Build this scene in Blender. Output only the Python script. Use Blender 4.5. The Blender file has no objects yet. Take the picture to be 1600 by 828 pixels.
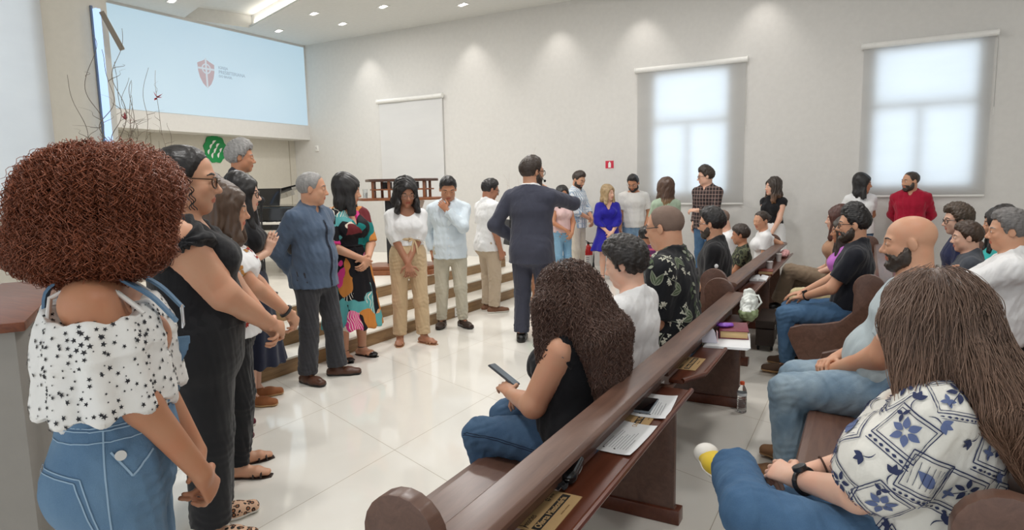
import bpy, bmesh, math, random
import numpy as np
import openvdb
from mathutils import Vector, Matrix, kdtree

S = bpy.context.scene
COL = S.collection
random.seed(7)
RNG = np.random.default_rng(11)
PI = math.pi

# ------------------------------------------------------------------ camera
cd = bpy.data.cameras.new('camera')
cam = bpy.data.objects.new('camera', cd)
COL.objects.link(cam)
cd.sensor_fit = 'HORIZONTAL'
cd.sensor_width = 36.0
cd.lens = 36.0 * 1000.0 / 1600.0
cd.clip_start = 0.05
cd.clip_end = 200
_r = Vector((0.87543137, 0.4829061, -0.02053328))
_u = Vector((-0.04254335, 0.11930206, 0.99194611))
_f = Vector((-0.48146649, 0.86750719, -0.12498521))
cam.matrix_world = Matrix(((_r.x, _u.x, -_f.x, 0.0), (_r.y, _u.y, -_f.y, 0.0), (_r.z, _u.z, -_f.z, 1.6), (0, 0, 0, 1)))
S.camera = cam

# ------------------------------------------------------------------ daylight, exposure
w = bpy.data.worlds.new('daylight')
S.world = w
w.use_nodes = True
w.node_tree.nodes['Background'].inputs[0].default_value = (0.90, 0.95, 1.0, 1)
w.node_tree.nodes['Background'].inputs[1].default_value = 1.25
S.view_settings.view_transform = 'Standard'
S.view_settings.look = 'None'
S.view_settings.gamma = 1.0
S.view_settings.use_curve_mapping = False
S.view_settings.exposure = 0.05
S.cycles.use_denoising = True
S.cycles.max_bounces = 8
S.cycles.diffuse_bounces = 4
S.cycles.glossy_bounces = 4
S.cycles.transparent_max_bounces = 12
S.cycles.sample_clamp_indirect = 4.0


def light(name, kind, loc, energy, color=(1, 1, 1), size=0.2, size_y=None, rot=(0, 0, 0), spot=None, blend=1.0):
    d = bpy.data.lights.new(name, kind)
    d.energy = energy
    d.color = color
    if kind == 'AREA':
        d.shape = 'RECTANGLE' if size_y else 'DISK'
        d.size = size
        if size_y:
            d.size_y = size_y
    elif kind == 'SPOT':
        d.spot_size = spot or 1.2
        d.spot_blend = blend
        d.shadow_soft_size = size
    else:
        d.shadow_soft_size = size
    o = bpy.data.objects.new(name, d)
    COL.objects.link(o)
    o.location = loc
    o.rotation_euler = rot
    return o


WALL_Y = 10.8
CEIL = 4.78
SCREEN_X = -11.2
LEFT_X = -7.0
# broad area lights added under the ceiling over nave and stage, no fittings built
for lx, ly, le in [(-2.2, 1.2, 52), (1.0, 2.4, 44), (-3.0, 4.6, 60), (0.4, 6.0, 34), (-4.8, 7.2, 70), (-2.0, 8.2, 34), (2.4, 8.2, 16), (-7.6, 6.2, 80), (-8.6, 8.6, 50)]:
    light('ceiling_fill_light', 'AREA', (lx, ly, CEIL - 0.03), le, (1.0, 0.98, 0.955), 0.6)
# daylight falling on the windows from outside
light('window_daylight', 'AREA', (-2.6, 11.9, 2.5), 24, (0.70, 0.85, 1.0), 2.6, 3.0, rot=(-PI / 2, 0, 0))
light('window_daylight', 'AREA', (0.63, 11.9, 2.5), 24, (0.70, 0.85, 1.0), 2.6, 3.0, rot=(-PI / 2, 0, 0))
light('window_daylight', 'AREA', (-8.3, 1.8, 2.9), 44, (0.70, 0.85, 1.0), 3.4, 3.4, rot=(0, -PI / 2, 0))
# wall washer spots
for x in (-9.35, -6.75, -4.93, -3.40, -1.5):
    light('wall_washer_light', 'SPOT', (x, WALL_Y - 0.42, CEIL - 0.04), 30, (1.0, 0.95, 0.89), 0.03, rot=(0.12, 0, 0), spot=1.35, blend=0.9)

# ------------------------------------------------------------------ helpers: objects
def root(name, label, cat, loc=(0, 0, 0), rz=0.0, group=None):
    o = bpy.data.objects.new(name, None)
    COL.objects.link(o)
    o.location = loc
    o.rotation_euler = (0, 0, rz)
    o.empty_display_size = 0.1
    o['label'] = label
    o['category'] = cat
    if group:
        o['group'] = group
    return o


def tag(o, label, cat, group=None, kind=None):
    o['label'] = label
    o['category'] = cat
    if group:
        o['group'] = group
    if kind:
        o['kind'] = kind
    return o


def struct(o):
    o['kind'] = 'structure'
    return o


def mesh_np(name, V, faces, mats, parent=None, mi=None, smooth=True):
    """faces: list of (n,k) int arrays"""
    me = bpy.data.meshes.new(name)
    V = np.asarray(V, np.float32)
    me.vertices.add(len(V))
    me.vertices.foreach_set('co', V.ravel())
    faces = [np.asarray(f, np.int32) for f in faces if len(f)]
    nl = sum(f.size for f in faces)
    npoly = sum(len(f) for f in faces)
    me.loops.add(nl)
    me.loops.foreach_set('vertex_index', np.concatenate([f.ravel() for f in faces]))
    me.polygons.add(npoly)
    starts = []
    s = 0
    for f in faces:
        starts.append(s + np.arange(len(f)) * f.shape[1])
        s += f.size
    me.polygons.foreach_set('loop_start', np.concatenate(starts).astype(np.int32))
    if not isinstance(mats, (list, tuple)):
        mats = [mats]
    for m in mats:
        me.materials.append(m)
    if mi is not None:
        me.polygons.foreach_set('material_index', np.asarray(mi, np.int32))
    me.update(calc_edges=True)
    me.validate()
    if smooth:
        me.polygons.foreach_set('use_smooth', np.ones(len(me.polygons), bool))
    o = bpy.data.objects.new(name, me)
    COL.objects.link(o)
    if parent:
        o.parent = parent
    return o


class MB:
    """collects simple shapes into one mesh"""
    def __init__(s):
        s.bm = bmesh.new()
        s.m = 0

    def _fin(s, vs, M, bev=0, seg=2):
        if M is not None:
            bmesh.ops.transform(s.bm, matrix=M, verts=vs)
        fs = set()
        for v in vs:
            fs.update(v.link_faces)
        for f in fs:
            f.material_index = s.m
        if bev:
            es = list({e for f in fs for e in f.edges})
            r = bmesh.ops.bevel(s.bm, geom=es, offset=bev, segments=seg, affect='EDGES', profile=0.6)
            for f in r['faces']:
                f.material_index = s.m

    def box(s, c, d, bev=0, rot=None, seg=2):
        r = bmesh.ops.create_cube(s.bm, size=1)
        M = Matrix.Translation(c) @ (rot.to_4x4() if rot else Matrix()) @ Matrix.Diagonal((d[0], d[1], d[2], 1))
        s._fin(r['verts'], M, bev, seg)
        return s

    def cyl(s, a, b, r1, r2=None, n=16, cap=True):
        a, b = Vector(a), Vector(b)
        d = b - a
        r = bmesh.ops.create_cone(s.bm, cap_ends=cap, segments=n, radius1=r1, radius2=r1 if r2 is None else r2, depth=d.length)
        M = Matrix.Translation((a + b) / 2) @ d.to_track_quat('Z', 'Y').to_matrix().to_4x4()
        s._fin(r['verts'], M)
        return s

    def sph(s, c, r, u=16, v=10, sc=(1, 1, 1), rot=None):
        q = bmesh.ops.create_uvsphere(s.bm, u_segments=u, v_segments=v, radius=r)
        M = Matrix.Translation(c) @ (rot.to_4x4() if rot else Matrix()) @ Matrix.Diagonal((*sc, 1))
        s._fin(q['verts'], M)
        return s

    def lathe(s, prof, c=(0, 0, 0), n=24, M=None):
        rings = []
        for (r, z) in prof:
            rings.append([s.bm.verts.new((r * math.cos(2 * PI * i / n), r * math.sin(2 * PI * i / n), z)) for i in range(n)])
        for a, b in zip(rings, rings[1:]):
            for i in range(n):
                s.bm.faces.new((a[i], a[(i + 1) % n], b[(i + 1) % n], b[i]))
        for rg, fl in ((rings[0], True), (rings[-1], False)):
            try:
                s.bm.faces.new(list(reversed(rg)) if fl else rg)
            except ValueError:
                pass
        vs = [v for rg in rings for v in rg]
        s._fin(vs, (M if M is not None else Matrix()) if c == (0, 0, 0) else Matrix.Translation(c) @ (M if M is not None else Matrix()))
        return s

    def prism(s, poly, lo, hi, axis='Y', bev=0):
        """poly in the two other axes, extruded lo..hi along axis"""
        def P(p, t):
            if axis == 'Y':
                return (p[0], t, p[1])
            if axis == 'X':
                return (t, p[0], p[1])
            return (p[0], p[1], t)
        a = [s.bm.verts.new(P(p, lo)) for p in poly]
        b = [s.bm.verts.new(P(p, hi)) for p in poly]
        n = len(poly)
        fs = [s.bm.faces.new(list(reversed(a))), s.bm.faces.new(b)]
        for i in range(n):
            fs.append(s.bm.faces.new((a[i], a[(i + 1) % n], b[(i + 1) % n], b[i])))
        bmesh.ops.recalc_face_normals(s.bm, faces=fs)
        s._fin(a + b, None, bev)
        return s

    def tube(s, pts, r, n=6, rad=None):
        pts = [Vector(p) for p in pts]
        rings = []
        up = Vector((0, 0, 1))
        for i, p in enumerate(pts):
            t = (pts[min(i + 1, len(pts) - 1)] - pts[max(i - 1, 0)]).normalized()
            x = t.cross(up)
            if x.length < 1e-3:
                x = t.cross(Vector((1, 0, 0)))
            x.normalize()
            y = t.cross(x)
            rr = rad[i] if rad else r
            rings.append([s.bm.verts.new(p + x * rr * math.cos(2 * PI * k / n) + y * rr * math.sin(2 * PI * k / n)) for k in range(n)])
        for a, b in zip(rings, rings[1:]):
            for i in range(n):
                f = s.bm.faces.new((a[i], a[(i + 1) % n], b[(i + 1) % n], b[i]))
                f.material_index = s.m
        for rg in (rings[0], rings[-1]):
            f = s.bm.faces.new(rg)
            f.material_index = s.m
        return s

    def quad(s, pts):
        f = s.bm.faces.new([s.bm.verts.new(p) for p in pts])
        f.material_index = s.m
        return s

    def build(s, name, mats, parent=None, smooth=True, angle=35, rn=False):
        if rn:
            bmesh.ops.recalc_face_normals(s.bm, faces=s.bm.faces)
        me = bpy.data.meshes.new(name)
        s.bm.to_mesh(me)
        s.bm.free()
        for m in (mats if isinstance(mats, (list, tuple)) else [mats]):
            me.materials.append(m)
        if smooth:
            me.polygons.foreach_set('use_smooth', np.ones(len(me.polygons), bool))
            me.set_sharp_from_angle(angle=math.radians(angle))
        o = bpy.data.objects.new(name, me)
        COL.objects.link(o)
        if parent:
            o.parent = parent
        return o


def text_obj(name, s, size, M, mat, parent=None, bold=0.0, align='LEFT', ext=0.0004):
    c = bpy.data.curves.new(name, 'FONT')
    c.body = s
    c.size = size
    c.align_x = align
    c.offset = bold
    c.extrude = ext
    c.materials.append(mat)
    t = bpy.data.objects.new(name + '_curve', c)
    COL.objects.link(t)
    me = bpy.data.meshes.new_from_object(t, depsgraph=bpy.context.evaluated_depsgraph_get())
    bpy.data.objects.remove(t)
    o = bpy.data.objects.new(name, me)
    COL.objects.link(o)
    if parent:
        o.parent = parent
    o.matrix_local = M
    return o


# ------------------------------------------------------------------ helpers: materials
_MC = {}


def srgb(r, g, b):
    def f(c):
        c /= 255.0
        return c / 12.92 if c <= 0.04045 else ((c + 0.055) / 1.055) ** 2.4
    return (f(r), f(g), f(b))


class NT:
    def __init__(s, name, rough=0.6, spec=0.5):
        s.m = bpy.data.materials.new(name)
        s.m.use_nodes = True
        s.t = s.m.node_tree
        s.b = s.t.nodes['Principled BSDF']
        s.b.inputs['Roughness'].default_value = rough
        s.b.inputs['Specular IOR Level'].default_value = spec
        s.tc = s.t.nodes.new('ShaderNodeTexCoord')
        s.co = s.tc.outputs['Object']

    def n(s, kind, **k):
        x = s.t.nodes.new('ShaderNode' + kind)
        for a, v in k.items():
            if a.startswith('i_'):
                key = a[2:]
                x.inputs[int(key) if key.isdigit() else key.replace('_', ' ')].default_value = v
            else:
                setattr(x, a, v)
        return x

    def l(s, a, b):
        s.t.links.new(a, b)

    def noise(s, scale, detail=3, rough=0.55, co=None, dist=0.0):
        x = s.n('TexNoise', i_Scale=scale, i_Detail=detail, i_Roughness=rough, i_Distortion=dist)
        s.l(co if co is not None else s.co, x.inputs['Vector'])
        return x.outputs['Fac']

    def map(s, sc=(1, 1, 1), rot=(0, 0, 0), loc=(0, 0, 0), co=None):
        x = s.n('Mapping', i_Scale=sc, i_Rotation=rot, i_Location=loc)
        s.l(co if co is not None else s.co, x.inputs['Vector'])
        return x.outputs['Vector']

    def ramp(s, fac, stops, const=False):
        x = s.n('ValToRGB')
        r = x.color_ramp
        if const:
            r.interpolation = 'CONSTANT'
        while len(r.elements) < len(stops):
            r.elements.new(0.5)
        for e, (p, c) in zip(r.elements, stops):
            e.position = p
            e.color = (*c[:3], 1)
        s.l(fac, x.inputs['Fac'])
        return x.outputs['Color']

    def mix(s, fac, a, b, mode='MIX'):
        x = s.n('MixRGB', blend_type=mode)
        for i, v in ((0, fac), (1, a), (2, b)):
            if isinstance(v, (int, float)):
                x.inputs[i].default_value = v
            elif isinstance(v, tuple):
                x.inputs[i].default_value = (*v[:3], 1)
            else:
                s.l(v, x.inputs[i])
        return x.outputs[0]

    def math(s, op, a, b=0.0):
        x = s.n('Math', operation=op)
        for i, v in ((0, a), (1, b)):
            if isinstance(v, (int, float)):
                x.inputs[i].default_value = v
            else:
                s.l(v, x.inputs[i])
        return x.outputs[0]

    def sep(s, co=None):
        x = s.n('SeparateXYZ')
        s.l(co if co is not None else s.co, x.inputs[0])
        return x.outputs

    def color(s, c):
        if isinstance(c, tuple):
            s.b.inputs['Base Color'].default_value = (*c[:3], 1)
        else:
            s.l(c, s.b.inputs['Base Color'])
        return s

    def bump(s, h, st=0.3, d=0.002):
        x = s.n('Bump', i_Strength=st, i_Distance=d)
        s.l(h, x.inputs['Height'])
        s.l(x.outputs[0], s.b.inputs['Normal'])
        return s


def var(c, k):
    return tuple(min(1.0, max(0.0, v * k)) for v in c)


def plain(name, c, rough=0.5, metal=0.0, spec=0.5, coat=0.0):
    key = ('p', name)
    if key not in _MC:
        t = NT(name, rough, spec)
        nz = t.noise(14, 3)
        t.color(t.mix(nz, var(c, 0.94), var(c, 1.05)))
        t.b.inputs['Metallic'].default_value = metal
        t.b.inputs['Coat Weight'].default_value = coat
        _MC[key] = t.m
    return _MC[key]


def fabric(name, c, rough=0.9, bump=0.35, vary=0.1, sheen=0.15):
    key = ('f', name)
    if key not in _MC:
        t = NT(name, rough, 0.25)
        nz = t.noise(9, 4)
        t.color(t.mix(nz, var(c, 1 - vary), var(c, 1 + vary)))
        t.b.inputs['Sheen Weight'].default_value = sheen
        f = t.noise(26, 4, 0.6, dist=0.6)
        fine = t.noise(700, 2)
        h = t.math('ADD', f, t.math('MULTIPLY', fine, 0.25))
        t.bump(h, bump, 0.004)
        _MC[key] = t.m
    return _MC[key]


def denim(name, c, fade, amt=0.5):
    key = ('d', name)
    if key not in _MC:
        t = NT(name, 0.85, 0.25)
        big = t.noise(4.5, 3, 0.5)
        fd = t.ramp(big, [(0.35, (0, 0, 0)), (0.75, (amt,) * 3)])
        a = t.mix(fd, c, fade)
        st = t.noise(30, 4, 0.7, co=t.map((1, 1, 0.25)))
        a = t.mix(t.math('MULTIPLY', st, 0.45), a, var(c, 0.7))
        wv = t.noise(520, 1)
        a = t.mix(t.math('MULTIPLY', wv, 0.3), a, fade)
        t.color(a)
        t.bump(t.math('ADD', t.noise(22, 4, 0.6, dist=0.8), t.math('MULTIPLY', wv, 0.2)), 0.5, 0.005)
        _MC[key] = t.m
    return _MC[key]


def skin(name, c):
    key = ('s', name)
    if key not in _MC:
        t = NT(name, 0.48, 0.4)
        nz = t.noise(11, 4)
        fine = t.noise(90, 3)
        red = (min(1, c[0] * 1.06), c[1] * 0.86, c[2] * 0.80)
        a = t.mix(t.ramp(nz, [(0.4, (0, 0, 0)), (0.75, (0.7,) * 3)]), c, red)
        a = t.mix(t.math('MULTIPLY', fine, 0.2), a, var(c, 0.8))
        t.color(a)
        t.b.inputs['Subsurface Weight'].default_value = 0.08
        t.b.inputs['Subsurface Radius'].default_value = (0.012, 0.005, 0.003)
        t.b.inputs['Subsurface Scale'].default_value = 0.5
        t.bump(fine, 0.08, 0.001)
        _MC[key] = t.m
    return _MC[key]


def hairmat(name, c, tip=None, z0=1.0, z1=1.5, rough=0.42, str_=0.4, con=1.0):
    key = ('h', name)
    if key not in _MC:
        t = NT(name, rough, 0.5)
        st = t.noise(60, 3, 0.6, co=t.map((1, 1, 0.08)))
        base = t.mix(st, var(c, 1 - 0.45 * con), var(c, 1 + 0.5 * con))
        if tip:
            z = t.sep()[2]
            f = t.ramp(t.math('DIVIDE', t.math('SUBTRACT', z, z0), z1 - z0), [(0.0, (1, 1, 1)), (1.0, (0, 0, 0))])
            base = t.mix(f, base, t.mix(st, var(tip, 1 - 0.4 * con), var(tip, 1 + 0.35 * con)))
        t.color(base)
        t.bump(st, str_, 0.004)
        _MC[key] = t.m
    return _MC[key]


def wood(name, dark, light, scale=(1.2, 14, 14), rough=0.4, coat=0.2):
    key = ('w', name)
    if key not in _MC:
        t = NT(name, rough, 0.4)
        g = t.noise(2.2, 6, 0.62, co=t.map(scale), dist=1.1)
        f = t.noise(16, 3, 0.6, co=t.map(scale))
        k = t.mix(0.35, t.ramp(g, [(0.3, (0, 0, 0)), (0.7, (1, 1, 1))]), f)
        t.color(t.mix(k, dark, light))
        t.b.inputs['Coat Weight'].default_value = coat
        t.b.inputs['Coat Roughness'].default_value = 0.25
        t.bump(g, 0.08, 0.002)
        _MC[key] = t.m
    return _MC[key]


def emit(name, c, st):
    key = ('e', name)
    if key not in _MC:
        t = NT(name)
        t.color((0, 0, 0))
        t.b.inputs['Emission Color'].default_value = (*c, 1)
        t.b.inputs['Emission Strength'].default_value = st
        _MC[key] = t.m
    return _MC[key]

# ------------------------------------------------------------------ the setting
def floor_mat():
    t = NT('polished_tile', 0.07, 0.5)
    x, y, z = t.sep()
    a = t.math('ABSOLUTE', t.math('SUBTRACT', t.math('FRACT', t.math('DIVIDE', t.math('ADD', x, 2.47 + 95), 0.95)), 0.0))
    da = t.math('MULTIPLY', t.math('MINIMUM', a, t.math('SUBTRACT', 1.0, a)), 0.95)
    tt = t.math('ADD', y, t.math('MULTIPLY', t.math('ADD', x, 2.47), 0.379))
    b = t.math('FRACT', t.math('DIVIDE', t.math('ADD', tt, 110 - 2.92), 1.10))
    db = t.math('MULTIPLY', t.math('MINIMUM', b, t.math('SUBTRACT', 1.0, b)), 1.10)
    j = t.math('LESS_THAN', t.math('MINIMUM', da, db), 0.0022)
    vein = t.noise(1.6, 6, 0.6, dist=1.5)
    base = t.mix(vein, srgb(234, 229, 219), srgb(243, 240, 232))
    t.color(t.mix(j, base, srgb(178, 168, 152)))
    t.l(t.math('ADD', 0.06, t.math('MULTIPLY', j, 0.5)), t.b.inputs['Roughness'])
    return t.m


M_WALL = plain('wall_paint', srgb(218, 216, 212), 0.85, spec=0.2)
M_WALL2 = plain('cream_paint', srgb(204, 199, 187), 0.8, spec=0.2)
M_CEIL = plain('ceiling_paint', srgb(222, 222, 219), 0.9, spec=0.1)
M_WHITE = plain('white_paint', srgb(236, 235, 231), 0.5)
M_TREAD = plain('white_tread', srgb(232, 226, 214), 0.25)
M_STEPWOOD = wood('step_wood', srgb(118, 90, 60), srgb(176, 143, 102), (9, 0.9, 9), 0.45, 0.1)
M_PEW = wood('pew_wood', srgb(78, 52, 42), srgb(114, 82, 67), (9, 0.9, 9), 0.45, 0.3)
M_PEWR = wood('pew_wood_reddish', srgb(72, 34, 22), srgb(112, 60, 40), (9, 0.9, 9), 0.32, 0.3)
M_METAL = plain('brushed_metal', (0.6, 0.6, 0.6), 0.3, 1.0)
M_BLACK = plain('black_plastic', (0.012, 0.012, 0.014), 0.35)
M_GREYPANEL = plain('grey_panel', srgb(150, 146, 140), 0.7)


def build_room():
    m = MB()
    m.box((-3.2, 3.4, -0.05), (18, 15.2, 0.1))
    struct(m.build('floor', floor_mat(), smooth=False))

    # far wall with two window openings
    m = MB()
    wins = [(-3.22, -1.97, 1.37, 3.38), (0.0, 1.27, 1.43, 3.40)]
    xs = [-11.9, wins[0][0], wins[0][1], wins[1][0], wins[1][1], 5.5]
    yc, th = WALL_Y + 0.1, 0.2
    top = CEIL + 0.02
    for i in range(5):
        a, b = xs[i], xs[i + 1]
        if i in (1, 3):
            z0, z1 = wins[(i - 1) // 2][2:]
            m.box(((a + b) / 2, yc, z0 / 2), (b - a, th, z0))
            m.box(((a + b) / 2, yc, (z1 + top) / 2), (b - a, th, top - z1))
        else:
            m.box(((a + b) / 2, yc, top / 2), (b - a, th, top))
    struct(m.build('wall_far', M_WALL, smooth=False))
    m = MB()
    m.box((-3.0, WALL_Y - 0.008, 0.05), (16.8, 0.016, 0.1), 0.004)
    struct(m.build('baseboard_far', M_WHITE))
    m = MB()
    m.box((5.4, 3.6, top / 2), (0.2, 14.6, top))
    struct(m.build('wall_right', M_WALL, smooth=False))
    # window frames
    gl = NT("window_glass", 0.02)
    tp = gl.n('BsdfTransparent')
    tp.inputs[0].default_value = (0.95, 0.98, 1.0, 1)
    gs = gl.n('BsdfGlossy')
    gs.inputs['Roughness'].default_value = 0.02
    mx = gl.n('MixShader')
    mx.inputs[0].default_value = 0.06
    gl.l(tp.outputs[0], mx.inputs[1])
    gl.l(gs.outputs[0], mx.inputs[2])
    gl.l(mx.outputs[0], gl.t.nodes['Material Output'].inputs[0])
    for k, (x0, x1, z0, z1) in enumerate(wins):
        m = MB()
        zt = z1 - (z1 - z0) * 0.41
        xm = x0 + (x1 - x0) * 0.47
        y = WALL_Y + 0.06
        for c, d in (((x0 + 0.025, y, (z0 + z1) / 2), (0.05, 0.06, z1 - z0)), ((x1 - 0.025, y, (z0 + z1) / 2), (0.05, 0.06, z1 - z0)),
                     (((x0 + x1) / 2, y, z0 + 0.025), (x1 - x0 - 0.1, 0.06, 0.05)), (((x0 + x1) / 2, y, z1 - 0.025), (x1 - x0 - 0.1, 0.06, 0.05)),
                     (((x0 + x1) / 2, y, zt), (x1 - x0 - 0.1, 0.06, 0.075)), ((xm, y, (z0 + zt) / 2 - 0.01), (0.06, 0.06, zt - z0 - 0.12))):
            m.box(c, d, 0.006)
        fr = struct(m.build('window_%d' % (k + 1), M_WHITE))
        m = MB()
        m.box(((x0 + x1) / 2, y + 0.01, (z0 + z1) / 2), (x1 - x0 - 0.08, 0.006, z1 - z0 - 0.08))
        m.build('pane', gl.m, fr, smooth=False)

    # screen wall: bulkhead above, recessed panelled wall below
    m = MB()
    m.box((SCREEN_X - 0.25, 7.35, (2.70 + CEIL + 0.02) / 2), (0.5, 6.9, CEIL + 0.02 - 2.70))
    struct(m.build('wall_screen', M_WALL, smooth=False))
    m = MB()
    m.box((SCREEN_X - 0.55, 7.35, 1.35), (0.1, 6.9, 2.7))
    struct(m.build('wall_stage_back', M_WALL2, smooth=False))
    m = MB()
    for y in (7.35, 9.45, 10.62):
        m.box((SCREEN_X - 0.495, y, 1.56), (0.012, 0.014, 2.27))
    struct(m.build('trim_1', plain('panel_seam', srgb(176, 168, 152), 0.8), smooth=False))  # seam lines of the wall panels, in a darker tone
    # left wall with a blind-covered window, ends where the stage alcove opens
    m = MB()
    yA, yB, y0, y1, z0, z1 = -3.6, 4.05, 0.2, 3.36, 1.42, 4.35
    m.box((LEFT_X - 0.1, (yA + y0) / 2, top / 2), (0.2, y0 - yA, top))
    m.box((LEFT_X - 0.1, (yB + y1) / 2, top / 2), (0.2, yB - y1, top))
    m.box((LEFT_X - 0.1, (y0 + y1) / 2, z0 / 2), (0.2, y1 - y0, z0))
    m.box((LEFT_X - 0.1, (y0 + y1) / 2, (z1 + top) / 2), (0.2, y1 - y0, top - z1))
    m.box(((LEFT_X - 0.2 + SCREEN_X - 0.5) / 2, yB - 0.1, top / 2), (abs(SCREEN_X - 0.5 - LEFT_X) - 0.2, 0.2, top))
    struct(m.build('wall_left', M_WALL2, smooth=False))
    m = MB()
    for yy in (y0 + 0.03, (y0 + y1) / 2, y1 - 0.03):
        m.box((LEFT_X - 0.08, yy, (z0 + z1) / 2), (0.06, 0.06, z1 - z0), 0.005)
    for zz in (z0 + 0.03, z1 - 0.03):
        m.box((LEFT_X - 0.08, (y0 + y1) / 2, zz), (0.06, y1 - y0 - 0.13, 0.06), 0.005)
    struct(m.build('window_3', M_WHITE))

    # ceiling with a cove-lit trough
    e = Vector((0.9426, -0.334, 0))
    n = Vector((0.334, 0.9426, 0))
    m = MB()

    def Q(u0, u1, v0, v1, z):
        m.quad([e * u + n * v + Vector((0, 0, z)) for u, v in ((u0, v0), (u0, v1), (u1, v1), (u1, v0))])
    u0, u1, v0, v1, H = -13.25, -3.0, 3.69, 4.947, CEIL + 0.24
    Q(-17, 8, -7.5, v0, CEIL)
    Q(-17, 8, v1, 13.5, CEIL)
    Q(-17, u0, v0, v1, CEIL)
    Q(u1, 8, v0, v1, CEIL)
    Q(u0, u1, v0, v1, H)
    for (a, b) in (((u0, v0), (u1, v0)), ((u1, v0), (u1, v1)), ((u1, v1), (u0, v1)), ((u0, v1), (u0, v0))):
        pa, pb = e * a[0] + n * a[1], e * b[0] + n * b[1]
        m.quad([pa + Vector((0, 0, CEIL)), pb + Vector((0, 0, CEIL)), pb + Vector((0, 0, H)), pa + Vector((0, 0, H))])
    # little ledge that hides the cove lamps
    pa, pb = e * u0 + n * (v1 - 0.05), e * u1 + n * (v1 - 0.05)
    m.quad([pa + Vector((0, 0, CEIL)), pb + Vector((0, 0, CEIL)), pb + n * 0.05 + Vector((0, 0, CEIL)), pa + n * 0.05 + Vector((0, 0, CEIL))])
    m.quad([pa + Vector((0, 0, CEIL)), pb + Vector((0, 0, CEIL)), pb + Vector((0, 0, CEIL + 0.04)), pa + Vector((0, 0, CEIL + 0.04))])
    struct(m.build('ceiling', M_CEIL, smooth=False))
    um = (u0 + u1) / 2
    p = e * um + n * (v1 - 0.03) + Vector((0, 0, CEIL + 0.05))
    light('cove_light', 'AREA', p, 26, (1.0, 0.92, 0.8), u1 - u0 - 0.3, 0.04, rot=(PI - 0.35, 0, math.atan2(e.y, e.x)))

    # stage: three wood-fronted steps with white treads
    st = bpy.data.objects.new('stage', None)
    COL.objects.link(st)
    st['kind'] = 'structure'
    for k in range(3):
        x1 = -4.36 - 0.35 * k
        ye = 9.5 - 0.3 * k
        z = 0.145 * k
        m = MB()
        m.box(((x1 + SCREEN_X) / 2 - 0.2, (1.9 + ye) / 2, z + 0.0625), (x1 - SCREEN_X + 0.4, ye - 1.9, 0.125))
        struct(m.build('riser', M_STEPWOOD, st, smooth=False))
        m = MB()
        m.box(((x1 + 0.012 + SCREEN_X) / 2 - 0.2, (1.9 + ye + 0.012) / 2, z + 0.135), (x1 + 0.012 - SCREEN_X + 0.4, ye + 0.012 - 1.9, 0.02), 0.006)
        struct(m.build('tread', M_TREAD, st))

    # half-height partition with a wooden cap, beside the first woman in line
    m = MB()
    R = Matrix.Rotation(math.atan2(0.53, -0.85), 3, 'Z')
    d = Vector((-0.85, 0.53, 0)).normalized()
    q = Vector((0.53, 0.85, 0)).normalized()
    c = Vector((-2.96, 1.265, 0)) + d * 0.75 - q * 0.16
    m.box(c + Vector((0, 0, 0.525)), (1.45, 0.24, 1.05), rot=R)
    struct(m.build('partition', M_GREYPANEL))
    m = MB()
    m.box(c + Vector((0, 0, 1.07)), (1.5, 0.32, 0.04), 0.008, rot=R)
    struct(m.build('trim_2', wood('ledge_wood', srgb(84, 40, 22), srgb(132, 74, 44)), smooth=True))


build_room()


def blind_mat(tr):
    t = NT('blind_fabric_%d' % int(tr * 100), 0.9, 0.1)
    nz = t.noise(2.0, 3, co=t.map((0.6, 1, 2.2)))
    cc = t.mix(nz, srgb(226, 226, 226), srgb(236, 236, 235))
    t.color(cc)
    out = t.t.nodes['Material Output']
    tl = t.n('BsdfTranslucent')
    t.l(cc, tl.inputs[0])
    mx = t.n('MixShader')
    mx.inputs[0].default_value = tr
    t.l(t.b.outputs[0], mx.inputs[1])
    t.l(tl.outputs[0], mx.inputs[2])
    t.l(mx.outputs[0], out.inputs[0])
    return t.m


M_BLIND = blind_mat(0.78)
M_BLIND2 = blind_mat(0.18)


def blind(label, x0, x1, z0, z1, mat, tilt=0.0):
    r = root('roller_blind', label, 'blind', ((x0 + x1) / 2, WALL_Y - 0.06, z0), 0, 'roller blinds')
    w2, h = (x1 - x0) / 2, z1 - z0
    m = MB()
    m.cyl((-w2, 0, h), (w2, 0, h), 0.042, n=20)
    for s in (-1, 1):
        m.cyl((s * w2, 0, h), (s * (w2 + 0.015), 0, h), 0.05, n=20)
        m.box((s * (w2 + 0.006), 0.03, h), (0.02, 0.06, 0.06), 0.004)
    m.build('cassette', M_WHITE, r)
    m = MB()
    nx, nz = 12, 14
    g = [[m.bm.verts.new((-w2 + 0.02 + (2 * w2 - 0.04) * i / nx, 0.02 + 0.004 * math.sin(i * 0.9 + j * 0.35), h * j / nz)) for i in range(nx + 1)] for j in range(nz + 1)]
    for j in range(nz):
        for i in range(nx):
            m.bm.faces.new((g[j][i], g[j][i + 1], g[j + 1][i + 1], g[j + 1][i]))
    m.build('fabric_sheet', mat, r)
    m = MB()
    m.box((0, 0.02, 0.0), (2 * w2 - 0.04, 0.014, 0.026), 0.005)
    m.build('bottom_bar', M_WHITE, r)
    m = MB()
    m.tube([(w2 + 0.008, -0.03, h - 0.02), (w2 + 0.008, -0.032, h * 0.55), (w2 + 0.008, -0.02, h * 0.5), (w2 + 0.008, -0.01, h * 0.55), (w2 + 0.008, -0.01, h - 0.02)], 0.003)
    m.build('pull_chain', M_WHITE, r)


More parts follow.
